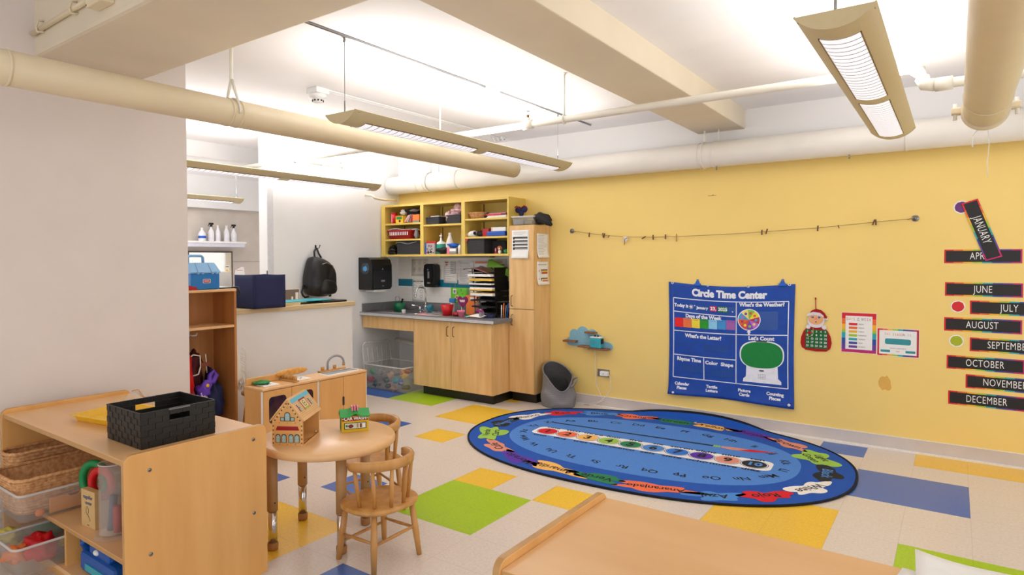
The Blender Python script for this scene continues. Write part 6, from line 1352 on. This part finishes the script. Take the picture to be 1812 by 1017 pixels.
wsheet(-4.69, -4.44, .957, 1.135, 'bright green card with a flower and small pictures above the worktop', f_grn, m=M_lime, tl=0, name='green_card', cat='card', y=WY-.038)
# paper towel and soap dispensers
t = thing('towel_dispenser', 'black paper towel dispenser on the white wall left of the sink', 'towel dispenser', (LX, 5.24, 1.10))
prof = [(LX+.003, 1.115), (LX+.20, 1.115), (LX+.225, 1.14), (LX+.23, 1.22), (LX+.225, 1.40), (LX+.20, 1.462), (LX+.15, 1.485), (LX+.003, 1.485)]
mb = MB().loft([[(x, 5.085, z) for x, z in prof], [(x, 5.40, z) for x, z in prof]], M_black, smooth=False); part(mb, 'cover', t)
part(MB().prism(rrect(.30, .20, .03, 4), 0, .004, flat('dispenser_panel', '1e1e22', .35), FX(5.245, 1.23, LX+.2285)), 'front_panel', t)
part(MB().prism(circ(.066, 24), 0, .003, flat('smoke_window', '3a4650', .2), FY(LX+.115, 1.36, 5.085)).prism(spl(0, -.004, .036, .030, 14, 3), .003, .004, flat('towel_blue', '5aa0d8', .5), FY(LX+.115, 1.36, 5.085)), 'side_window', t, 'round smoked side window')
mb = MB().rect(-.030, -.011, .030, .011, 0, M_gink, FX(5.25, 1.215, LX+.2330)).flat([(0, .02), (.015, 0), (-.015, 0)], 0.0, M_gink, FX(5.25, 1.345, LX+.2280)).rect(-.015, -.012, .015, -.004, 0, M_gink, FX(5.25, 1.165, LX+.2330)); part(mb, 'emblem', t)
part(MB().box((LX+.05, 5.14, 1.085), (LX+.20, 5.34, 1.1145), M_paper, bev=.01), 'paper_towel', t, 'white towel end hanging below')
t = thing('soap_dispenser', 'black soap dispenser on the splashback above the worktop', 'soap dispenser', (-4.96, WY-.06, 1.14))
part(MB().prism([(-.075, .0), (-.085, .03), (-.09, .20), (-.08, .26), (-.05, .275), (.05, .275), (.08, .26), (.09, .20), (.085, .03), (.075, 0)], 0, .105, M_black, FY(-4.955, 1.135, WS), bev=.01), 'cover', t)
part(MB().prism(rrect(.10, .20, .03, 5, 0, .15), .1052, .112, M_black, FY(-4.955, 1.135, WS)).rect(-.022, -.009, .022, .009, 0, M_gink, FY(-4.955, 1.185, WS-.1123)).flat(circ(.010, 12), 0, M_gink, FY(-4.965, 1.34, WS-.1125)).rect(-.015, -.04, .012, .04, 0, M_gink, FY(-4.955, 1.28, WS-.1123)), 'push_front', t)
# ---------------------------------------------------------------- things on the worktop
WT = .8555
t = thing('green_pot', 'green cup holding a whisk and a brush at the left of the sink', 'cup', (-5.36, 5.42, WT))
part(MB().lathe([(0, 0), (.060, 0), (.072, .095), (.068, .095), (.057, .005), (0, .005)], flat('pot_green', '0c6e44', .4), seg=28, M=T(-5.30, 5.50, WT)), 'cup', t)
for k in range(5):
    a = pi*k/5; part(MB().tube([(-5.33+.03*cos(a)*sin(q), 5.50+.03*sin(a)*sin(q), WT+.10+.035-.035*cos(q)) for q in [pi*j/10*1.0*2 for j in range(11)]], .0013, M_steel, seg=4), 'whisk_wire', t) if k < 3 else None
part(MB().tube([(-5.28, 5.50, WT+.05), (-5.255, 5.50, WT+.12), (-5.245, 5.50, WT+.14)], [.006, .010, .013], M_black, seg=10), 'brush', t, 'black brush head')
mb = MB().lathe([(0, 0), (.022, 0), (.024, .045), (.022, .045), (.020, .004), (0, .004)], M_clearr, seg=20, M=T(-4.955, 5.21, WT+.0005)); single(mb, 'clear_cup', 'tiny clear cup near the front edge of the worktop by the sink', 'cup', (-4.955, 5.21, WT))
single(MB().blob((-4.80, 5.48, WT+.045), (.045, .035, .042), flat('teal_sponge', '2c7c92', .7), .5, 16, 3).blob((-4.86, 5.50, WT+.030), (.05, .03, .028), M_gink, .7, 14, 5), 'sponge', 'teal and grey crumpled sponge cloth right of the tap', 'sponge', (-4.82, 5.49, WT))
for k, (x0, x1, y0, y1, m, lab) in enumerate(((-4.78, -4.46, 5.20, 5.36, M_paperw, 'cream flat leaflet, lowest on the worktop by the red cup'), (-4.77, -4.60, 5.21, 5.33, M_pinkp, 'pink flat leaflet on the worktop by the red cup'), (-4.68, -4.50, 5.24, 5.40, M_gink, 'grey flat leaflet, topmost on the worktop by the red cup'))):
    single(MB().box((x0, y0, WT+.0005+.004*k), (x1, y1, WT+.004+.004*k), m, bev=.0008), 'leaflet', lab, 'leaflet', ((x0+x1)/2, (y0+y1)/2, WT), 'leaflets by the red cup')
t = thing('red_cup', 'bright red plastic cup on the worktop in front of the green card', 'cup', (-4.42, 5.31, WT))
part(MB().lathe([(0, 0), (.050, 0), (.070, .118), (.066, .118), (.046, .004), (0, .004)], M_red, seg=32, M=T(-4.405, 5.31, WT+.0005)), 'cup', t)
single(MB().box((-4.50, 5.48, WT+.0), (-4.47, 5.52, WT+.155), M_paper, bev=.004).box((-4.515, 5.47, WT+.125), (-4.44, 5.52, WT+.175), flat('blue_label', '2a7ab8', .4), bev=.01), 'small_carton', 'small blue and white carton behind the red cup', 'carton', (-4.48, 5.5, WT))
t = thing('heart_stick', 'magenta foil heart on a stick in a pink pot on the worktop', 'decoration', (-4.15, 5.25, WT))
part(MB().lathe([(0, 0), (.030, 0), (.036, .05), (.042, .052), (.042, .07), (.036, .07), (.028, .006), (0, .006)], M_pinkp, seg=24, M=T(-4.165, 5.25, WT+.0005)), 'pot', t, 'pink pot')
part(MB().cyl((-4.165, 5.25, WT+.02), (-4.155, 5.25, WT+.13), .003, M_paper, seg=6), 'stick', t)
hp = [(.070*(16*sin(a)**3)/16, .066*(13*cos(a)-5*cos(2*a)-2*cos(3*a)-cos(4*a))/15) for a in [2*pi*k/40 for k in range(40)]]
foil = mat('magenta_foil_print', (160, 32, 110), rough=.25, c2=(110, 20, 90), nscale=30, metal=.3)
part(MB().prism(hp, -.006, .006, foil, FY(-4.145, WT+.165, 5.25), bev=.003).flat([(-.034+.068*k/20, .010*sin(k*1.7)+.007) for k in range(21)]+[(.034-.068*k/20, .010*sin((20-k)*1.7)-.007) for k in range(21)], 0, M_paper, FY(-4.145, WT+.170, 5.2435)), 'foil_heart', t, 'magenta foil heart with a white scrawl')
single(MB().blob((-4.28, 5.30, WT+.022), (.04, .03, .020), M_red2, .5, 14, 8).blob((-4.23, 5.33, WT+.020), (.035, .03, .018), M_red2, .4, 14, 9).blob((-4.31, 5.34, WT+.02), (.025, .02, .018), flat('wood_bit', 'b08a6a', .6), .4, 12, 3), 'red_toys', 'crumpled dark red scrap between the red cup and the pink pot', 'scrap', (-4.27, 5.31, WT))
t = thing('orange_folder_box', 'orange folder box with a white label behind the foil heart', 'box', (-4.19, 5.5, WT))
part(MB().prism([(-.085, 0), (.08, 0), (.075, .20), (-.09, .215)], 0, .05, M_orange, FY(-4.185, WT+.0005, 5.52), bev=.003), 'case', t); part(MB().rect(-.035, .165, .04, .195, .0506, M_paper, FY(-4.185, WT, 5.52)), 'label_tag', t, 'white label')
single(MB().lathe([(0, 0), (.036, 0), (.040, .15), (.037, .15), (.034, .004), (0, .004)], M_clear2, seg=24, M=T(-4.075, 5.42, WT+.0005)).blob((-4.075, 5.42, WT+.10), (.024, .024, .022), M_orange, .4, 12, 4).blob((-4.075, 5.42, WT+.055), (.024, .024, .022), M_orange, .4, 12, 6).cyl((-4.07, 5.42, WT+.02), (-4.06, 5.42, WT+.20), .004, M_paper, seg=6), 'clear_jar', 'clear jar with orange bits and a white stick beside the trays', 'jar', (-4.075, 5.42, WT))
single(MB().grid(lambda u, v: (-4.10+.20*u+.03*v, 5.22+.09*v, WT+.004+.028*sin(2.4*u+.3)*(.4+.6*v)+.01*v), 12, 6, M_paper, thick=.0008), 'loose_paper', 'curled white paper near the front edge below the trays', 'paper', (-4.02, 5.26, WT))
single(MB().blob((-4.11, 5.30, WT+.012), (.035, .03, .012), M_green, .5, 12, 6), 'green_scrap', 'small green scrap left of the curled white paper', 'scrap', (-4.11, 5.30, WT))
single(MB().box((-3.925, 5.24, WT+.0005), (-3.90, 5.30, WT+.062), M_gink, bev=.003), 'tape_holder', 'small grey block right of the curled white paper', 'block', (-3.91, 5.27, WT))
# stacked letter trays
t = thing('letter_tray_stack', 'tall black stack of letter trays filled with papers on the worktop', 'letter trays', (-3.90, 5.5, WT))
LTX0, LTX1, LTY0, LTY1 = -4.10, -3.80, 5.36, 5.62
tz = [.03, .10, .165, .22, .275, .325, .375, .42, .47]
for k, dz in enumerate(tz):
    x0, x1 = LTX0-.012*k*.6, LTX1-.0; z = WT+dz
    mb = MB().box((x0+.0, LTY0, z), (x1-.012*k*.3, LTY1, z+.004), M_black, bev=.001)
    mb.box((x1-.012*k*.3-.004, LTY0+.02, z), (x1-.012*k*.3, LTY1, z+.05), M_black).box((x0, LTY1-.004, z), (x1-.012*k*.3, LTY1, z+.045), M_black).box((x0, LTY0+.10, z), (x0+.004, LTY1, z+.04), M_black)
    part(mb, 'tray', t)
part(MB().tube([(LTX0+.02, LTY0+.03, WT), (LTX0-.04, LTY0+.05, WT+.5)], .005, M_black, seg=6).tube([(LTX1-.005, LTY0+.03, WT), (LTX1-.035, LTY0+.03, WT+.50)], .006, M_black, seg=6).tube([(LTX1-.005, LTY1-.01, WT), (LTX1-.035, LTY1-.01, WT+.50)], .006, M_black, seg=6), 'upright', t)
pc = [(4, M_gink, 'thin grey'), (5, M_paper, 'white'), (5, M_paper, 'white'), (3, M_yellow, 'yellow'), (6, M_paper, 'white'), (4, flat('manila', 'e2c080', .7), 'manila'), (3, M_paper, 'white')]
pl = [(1, M_blackm, .012, 'black folder in the second letter tray from the bottom'), (2, M_blackm, .014, 'black folder in the third letter tray from the bottom'), (3, M_paper, .022, 'white papers in the fourth letter tray from the bottom'), (3, flat('manila', 'e2c080', .7), .008, 'manila folder in the fourth letter tray from the bottom'), (4, M_yellow, .012, 'yellow folder in the fifth letter tray from the bottom'), (4, M_paper, .020, 'white papers over the yellow folder in the fifth letter tray'), (5, M_blackm, .010, 'black folder in the sixth letter tray from the bottom'), (5, M_paper, .014, 'white papers in the sixth letter tray from the bottom'), (6, M_yellow, .012, 'yellow folder in the seventh letter tray from the bottom'), (6, flat('manila', 'e2c080', .7), .014, 'manila folder in the seventh letter tray from the bottom'), (7, M_paper, .026, 'white paper pile in the eighth letter tray from the bottom')]
zz = {}
for i, (lv, m, th, lab) in enumerate(pl):
    z = zz.get(lv, WT+tz[lv]+.0045); zz[lv] = z+th+.0005
    dx = .010*((i*7) % 3-1); y0 = LTY0-.012-.008*((i*5) % 3)
    single(MB().box((LTX0-.007*lv+.008+dx*.3, y0, z), (LTX1-.004*lv-.014+dx*.3, LTY1-.02, z+th), m, bev=.001), 'paper_stack' if 'paper' in lab else 'folder', lab, 'papers', (-3.95, 5.5, z), 'papers in the letter trays')
single(MB().grid(lambda u, v: (-4.20+.33*u, LTY0-.03+.22*v, WT+.505-.03*(u)+.018*sin(4*u)+.01*v), 14, 6, mat('magazine_print', (30, 34, 44), rough=.3, c2=(130, 70, 60), nscale=22), thick=.010), 'magazine', 'dark printed magazine lying on top of the letter trays', 'magazine', (-4.03, 5.46, WT+.48))
single(MB().grid(lambda u, v: (-4.06+.30*u, LTY1-.05+.03*v+.0*u, WT+.52+.085*v*(1-.2*u)-.14*max(0, u-.15)**1.2), 12, 4, flat('leaf_green', '6fa32a', .6), thick=.002), 'green_folder', 'leaning green folder sheet behind the top letter tray', 'folder', (-3.95, 5.58, WT+.5))
single(MB().blob((-3.97, 5.33, WT+.055), (.045, .025, .022), M_magenta, .8, 16, 3).tube([(-4.0, 5.33, WT+.05), (-3.97, 5.32, WT+.085), (-3.93, 5.325, WT+.06)], .006, flat('lilac', 'b48ad0', .6), seg=6), 'ribbon_bow', 'crumpled magenta ribbon in front of the lowest letter tray', 'ribbon', (-3.97, 5.33, WT))
single(MB().box((-3.945, 5.30, WT+.0005), (-3.80, 5.355, WT+.035), M_navy, bev=.004), 'navy_pouch', 'navy pouch lying before the lowest letter tray', 'pouch', (-3.87, 5.33, WT))
for k, (m, nm) in enumerate(((M_paper, 'white'), (M_orange, 'orange'), (M_gink, 'grey'), (M_blue, 'blue'))):
    single(MB().cyl((-3.77+.018*k, 5.42+.01*k, WT+.0005), (-3.765+.02*k, 5.42+.012*k, WT+.13+.02*(k % 2)), .006, m, seg=8), 'marker', '%s marker standing right of the letter trays by the tall cabinet' % nm, 'marker', (-3.77+.018*k, 5.42, WT), 'markers by the letter trays')

# ---------------------------------------------------------------- left foreground shelf: on top
ZT = .6785
t = thing('woven_basket', 'black woven strap basket with handle holes on the left storage shelf', 'basket', (-2.84, 1.42, ZT))
bx0, bx1, by0, by1, bh = -2.995, -2.69, 1.262, 1.590, .148
mb = MB(); M_strap = flat('black_strap', '151312', .45, nscale=220, bump=.3)
def wall_weave(p0, p1, n, skip=None):
    d = (Vector(p1)-Vector(p0)); L_ = d.length; d.normalize(); nrm = Vector((d.y, -d.x, 0)); rows = 6
    for i in range(n):
        for j in range(rows):
            if skip and skip(i, j): continue
            o = .0022 if (i+j) % 2 else .0005
            a = Vector(p0)+d*(L_*i/n+.0005); b_ = Vector(p0)+d*(L_*(i+1)/n-.0005); z0, z1 = ZT+.002+bh*j/rows, ZT+.002+bh*(j+1)/rows-.0008
            v = [a+nrm*o, b_+nrm*o, b_-nrm*.004, a-nrm*.004]
            mb.loft([[(q.x, q.y, z0) for q in v], [(q.x, q.y, z1) for q in v]], M_strap, smooth=False)
n1, n2 = 11, 11
hole = lambda i, j: j == 4 and 4 <= i <= 6
wall_weave((bx1, by0, 0), (bx1, by1, 0), n2, lambda i, j: j in (4,) and 4 <= i <= 6); wall_weave((bx0, by0, 0), (bx1, by0, 0), n1)
wall_weave((bx0, by1, 0), (bx0, by0, 0), n2, lambda i, j: j in (4,) and 4 <= i <= 6); wall_weave((bx1, by1, 0), (bx0, by1, 0), n1)
part(mb, 'woven_body', t)
part(MB().box((bx0, by0, ZT+.0005), (bx1, by1, ZT+.006), M_strap), 'base', t)
mb = MB()
for a, b_ in (((bx0, by0), (bx1, by0)), ((bx1, by0), (bx1, by1)), ((bx1, by1), (bx0, by1)), ((bx0, by1), (bx0, by0))):
    mb.box((min(a[0], b_[0])-.003, min(a[1], b_[1])-.003, ZT+bh), (max(a[0], b_[0])+.003, max(a[1], b_[1])+.003, ZT+bh+.004), M_strap, bev=.001)
part(mb, 'rim', t)
for x in (bx1, bx0):
    part(MB().box((x-.003, by0+.117, ZT+bh-.004), (x+.003, by0+.212, ZT+bh+.0045), M_gink, bev=.002), 'handle_bar', t, 'pale steel bar above the handle hole')
t = thing('yellow_tray', 'shallow bright yellow plastic tray on the left storage shelf', 'tray', (-3.25, 1.45, ZT))
MY = T(-3.30, 1.475, ZT+.0005) @ RZ(radians(11))
def tr(w_, h_, z, r_=.012): return [(x, y, z) for x, y in rrect(w_, h_, r_, 4)]
mb = MB().loft([tr(.36, .26, 0), tr(.385, .285, .028), tr(.41, .31, .030), tr(.41, .31, .032), tr(.38, .28, .032), tr(.355, .255, .004)], M_yellow, M=MY, smooth=False); part(mb, 'dish', t)
single(MB().grid(lambda u, v: (-3.70+.35*u, 1.64+.10*v+.01*sin(6*u), ZT+.012+.045*sin(pi*v)*(.7+.3*sin(9*u))), 24, 10, M_clear2, thick=.001).tube([(-3.70+.35*k/24, 1.69+.01*sin(k*.5), ZT+.05+.014*sin(9*k/24)) for k in range(25)], .0035, M_wick, seg=5), 'plastic_pouch', 'crinkled translucent pouch at the back corner of the left shelf', 'pouch', (-3.52, 1.69, ZT))
# middle shelf of the left unit
ZM = .2805
MD = M_clear2
t = clearbin('toy_bin', 'clear plastic bin holding a wicker basket on the middle shelf, left foreground', -3.73, -3.335, 1.03, 1.62, ZM, .125, .012, m=MD, rimw=.006)
t = thing('wicker_tray', 'oblong tan wicker basket sitting in the clear bin, left foreground', 'basket', (-3.51, 1.32, ZM+.03))
def wk(cx, x0, x1, y0, y1, z0, h, tt):
    def rr(s, z): return [(cx+x, (y0+y1)/2+y, z) for x, y in rrect(x1-x0-2*s, y1-y0-2*s, .07, 8)]
    mb = MB().loft([rr(.025, z0), rr(0, z0+h), rr(.004, z0+h), rr(.03, z0+.006)], M_wick)
    ring_ = rr(0, 0); n = len(ring_)
    for j in range(1, 12):
        f = j/12; pts = []
        R0, R1 = rr(.025*(1-f), z0+h*f), None
        for k, p in enumerate(R0):
            c_ = Vector((cx, (y0+y1)/2, p[2])); d = (Vector(p)-c_).normalized()
            pts.append(tuple(Vector(p)+d*(.002 if (k+j) % 2 else -.001)))
        mb.tube(pts, .0042, M_wick, seg=5, closed=True)
    part(mb, 'woven_body', tt)
    tw_ = []; R_0 = rr(0, z0+h)
    for k, p in enumerate(R_0): tw_.append((p[0], p[1], p[2]+.004*(k % 2)))
    part(MB().tube(tw_, .0085, M_wick, seg=8, closed=True), 'braided_rim', tt)
wk(-3.535, -3.69, -3.385, 1.03, 1.60, ZM+.012, .165, t)
t2 = thing('wicker_tray', 'second tan wicker basket behind the first, at the left frame edge', 'basket', (-3.80, 1.35, ZM))
wk(-3.82, -3.90, -3.742, 1.12, 1.66, ZM+.002, .21, t2)
single(MB().box((-3.37, 1.20, ZM+.06), (-3.352, 1.40, ZM+.115), M_orange, bev=.004).ball((-3.362, 1.29, ZM+.10), (.010, .03, .025), M_orange, 12) if False else MB().prism([(1.16, .01), (1.42, .01), (1.42, .075), (1.30, .082), (1.28, .065), (1.25, .065), (1.23, .082), (1.16, .08)], 0, .014, flat('wooden_orange_toy', 'e09038', .5), FX(0, ZM, -3.372), bev=.002).ball((-3.362, 1.12, ZM+.025), (.012, .02, .018), M_orange, 10), 'wooden_toy', 'orange wooden toy pressed against the side of the clear bin', 'toy', (-3.36, 1.28, ZM))
t = thing('magnifier_box', 'small tan carton printed magnifier center on the middle shelf', 'box', (-3.07, 1.22, ZM), radians(5))
lpart(MB().box((-.056, -.014, 0), (.056, .016, .165), flat('kraft', 'd2ae74', .6), bev=.0015), 'carton', t)
mb = MB().text('magnifier', .0225, flat('print_blue', '2a4678', .6), M0 @ T(.0, .135, 0), z=.0146, bold=.0005, sx=.95).text('center', .0225, flat('print_blue', '2a4678', .6), M0 @ T(.006, .110, 0), z=.0146, bold=.0005, sx=.95)
mb.tube([tuple(M0 @ Vector((-.005+.010*cos(a), .075+.018*sin(a), .0148))) for a in [2*pi*k/16 for k in range(16)]], .0008, M_ink, seg=4, closed=True).tube([tuple(M0 @ Vector(p)) for p in ((0, .058, .0148), (.018, .035, .0148), (.012, .03, .0148))], .0008, M_ink, seg=4).rect(-.008, .010, .010, .013, .0146, M_ink, M0)
lpart(mb, 'printing', t, 'dark blue printed words and a magnifier drawing')
for (x, y_, z, r_, m, lab) in ((-3.225, 1.30, ZM+.155, .078, M_green, 'green plastic ring leaning behind the magnifier carton'), (-3.115, 1.285, ZM+.165, .062, M_red, 'red plastic ring leaning behind the magnifier carton')):
    mb = MB().tube([(x+r_*.8*cos(a), y_+.35*r_*cos(a), z+r_*sin(a)) for a in [2*pi*k/36 for k in range(36)]], .018, m, seg=10, closed=True); single(mb, 'plastic_ring', lab, 'ring', (x, y_, z-r_-.02), 'plastic rings on the middle shelf')
TXC, TYC = -2.895, 1.235
t = thing('clear_tube', 'tall clear plastic tube with coloured pegs seen through it, middle shelf', 'tube', (TXC, TYC, ZM))
part(MB().lathe([(.053, .018), (.052, .315), (.049, .315), (.050, .018)], M_clear2, seg=36, M=T(TXC, TYC, ZM)).tube([(TXC+.0515*cos(a), TYC+.0515*sin(a), ZM+.315) for a in [2*pi*k/36 for k in range(36)]], .003, M_clearr, seg=6, closed=True), 'cylinder', t)
part(MB().prism(circ(.075, 8), 0, .018, M_clear, T(TXC, TYC, ZM), bev=.004), 'foot', t)
single(MB().cyl((TXC-.02, TYC, ZM+.02), (TXC-.01, TYC+.01, ZM+.17), .016, flat('bottle_navy', '2c3460', .4), seg=14), 'toy_peg', 'navy peg standing inside the clear tube', 'peg', (TXC, TYC, ZM+.02))
single(MB().cyl((TXC+.025, TYC+.01, ZM+.02), (TXC+.02, TYC+.01, ZM+.13), .018, M_red2, seg=14), 'toy_peg', 'dark red peg standing inside the clear tube', 'peg', (TXC, TYC, ZM+.02))
# lower compartments
ZB = .0805
t = clearbin('toy_bin', 'clear bin of red and orange toys in the lowest compartment, left edge', -3.50, -3.245, .98, 1.58, ZB, .125, .012, m=MD, rimw=.006)
t = clearbin('toy_bin', 'clear bin of yellow toys at the bottom left corner of the frame', -3.86, -3.53, .98, 1.58, ZB, .115, .012, m=MD, rimw=.006)
for k, (x, y, z, rr_, m, lab) in enumerate(((-3.36, 1.12, .15, (.07, .06, .055), M_red, 'crumpled bright red cloth toy in the lowest clear bin'), (-3.42, 1.05, .125, (.05, .05, .035), M_orange, 'orange toy in front of the red cloth in the lowest bin'), (-3.30, 1.28, .15, (.03, .05, .03), M_gink, 'grey toy behind the red cloth in the lowest bin'), (-3.40, 1.30, .13, (.05, .10, .02), M_yellow, 'yellow flat toy behind the red cloth in the lowest bin'), (-3.275, 1.40, .16, (.015, .03, .05), M_tealp, 'slim teal toy at the back of the lowest bin'), (-3.66, 1.10, .13, (.07, .05, .03), flat('pale_yellow', 'e0d05a', .5), 'pale yellow toy in the corner bin at lower left'), (-3.62, 1.25, .12, (.05, .07, .03), M_green, 'green toy in the corner bin at lower left'))):
    single(MB().blob((x, y, z), rr_, m, .5, 18, k+20, 5.), 'plastic_toy', lab, 'toy', (x, y, z-rr_[2]), 'toys in the lowest bins')
t = thing('blue_toy', 'bumpy royal blue plastic toy in the lower right compartment of the left shelf', 'toy', (-3.0, 1.3, ZB))
M_tb = flat('toy_royal', '1656a8', .4)
mb = MB().box((-3.13, 1.19, ZB+.0005), (-2.80, 1.42, ZB+.09), M_tb, bev=.018).box((-3.06, 1.20, ZB+.085), (-2.86, 1.38, ZB+.140), M_tb, bev=.018)
part(mb, 'body', t)
part(MB().tube([(-3.10, 1.24, ZB+.07), (-3.14, 1.22, ZB+.115), (-3.12, 1.21, ZB+.13)], [.03, .024, .018], M_tb, seg=12), 'snout', t)
part(MB().tube([(-2.98, 1.25, ZB+.13), (-3.03, 1.24, ZB+.165), (-3.07, 1.235, ZB+.180), (-2.96, 1.24, ZB+.170), (-2.90, 1.24, ZB+.15)], .014, M_tb, seg=10), 'arm', t)
part(MB().box((-3.06, 1.186, ZB+.02), (-2.82, 1.192, ZB+.05), M_tealp), 'trim_strip', t, 'teal strip')
part(MB().ball((-2.975, 1.20, ZB+.115), (.020, .012, .012), M_paper, 12), 'lamp', t, 'white knob')
single(MB().box((-2.77, 1.24, ZB), (-2.66, 1.42, ZB+.09), flat('olive_lime', '7f8f28', .5), bev=.01), 'olive_block', 'olive green toy block at the right of the dark blue vehicle', 'toy', (-2.71, 1.33, ZB))
# papers on the right foreground shelf
def psheet(cx, cy, rz, w_, h_, z, label, fn=None, cur=.0):
    M = T(cx, cy, z) @ RZ(rz)
    mb = MB().grid(lambda u, v: (w_*(u-.5), h_*(v-.5), cur*(max(0, .5-u)*1.6)**2*(.3+v)), 10, 8, M_paper, M=M, thick=.0006)
    if fn: fn(mb, M)
    single(mb, 'paper_sheet', label, 'paper', (cx, cy, z))
psheet(.035, 1.79, radians(-8), .30, .215, ZT+.0015, 'lower white paper lying at the edge of the right foreground shelf')
psheet(.065, 1.895, radians(3), .27, .235, ZT+.006, 'upper white paper with a tiny purple logo, overhanging the right foreground shelf', lambda mb, M: (mb.tube([tuple(M @ Vector((-.02+.012*cos(a), -.055+.007*sin(a), .0015))) for a in [2*pi*k/16 for k in range(16)]], .0009, M_purple, seg=4, closed=True), mb.rect(-.028, -.058, -.012, -.053, .0012, M_purple, M), mb.rect(.065, -.03, .075, -.025, .0012, M_purple, M)), .02)
# ---------------------------------------------------------------- world and colour
w = bpy.data.worlds.new('world'); SC.world = w; w.use_nodes = True
bg = w.node_tree.nodes['Background']; bg.inputs[0].default_value = (.97, .985, 1.0, 1); bg.inputs[1].default_value = 1.05
SC.view_settings.view_transform = 'Standard'; SC.view_settings.look = 'None'; SC.view_settings.gamma = 1.; SC.view_settings.exposure = .46
SC.view_settings.use_curve_mapping = False
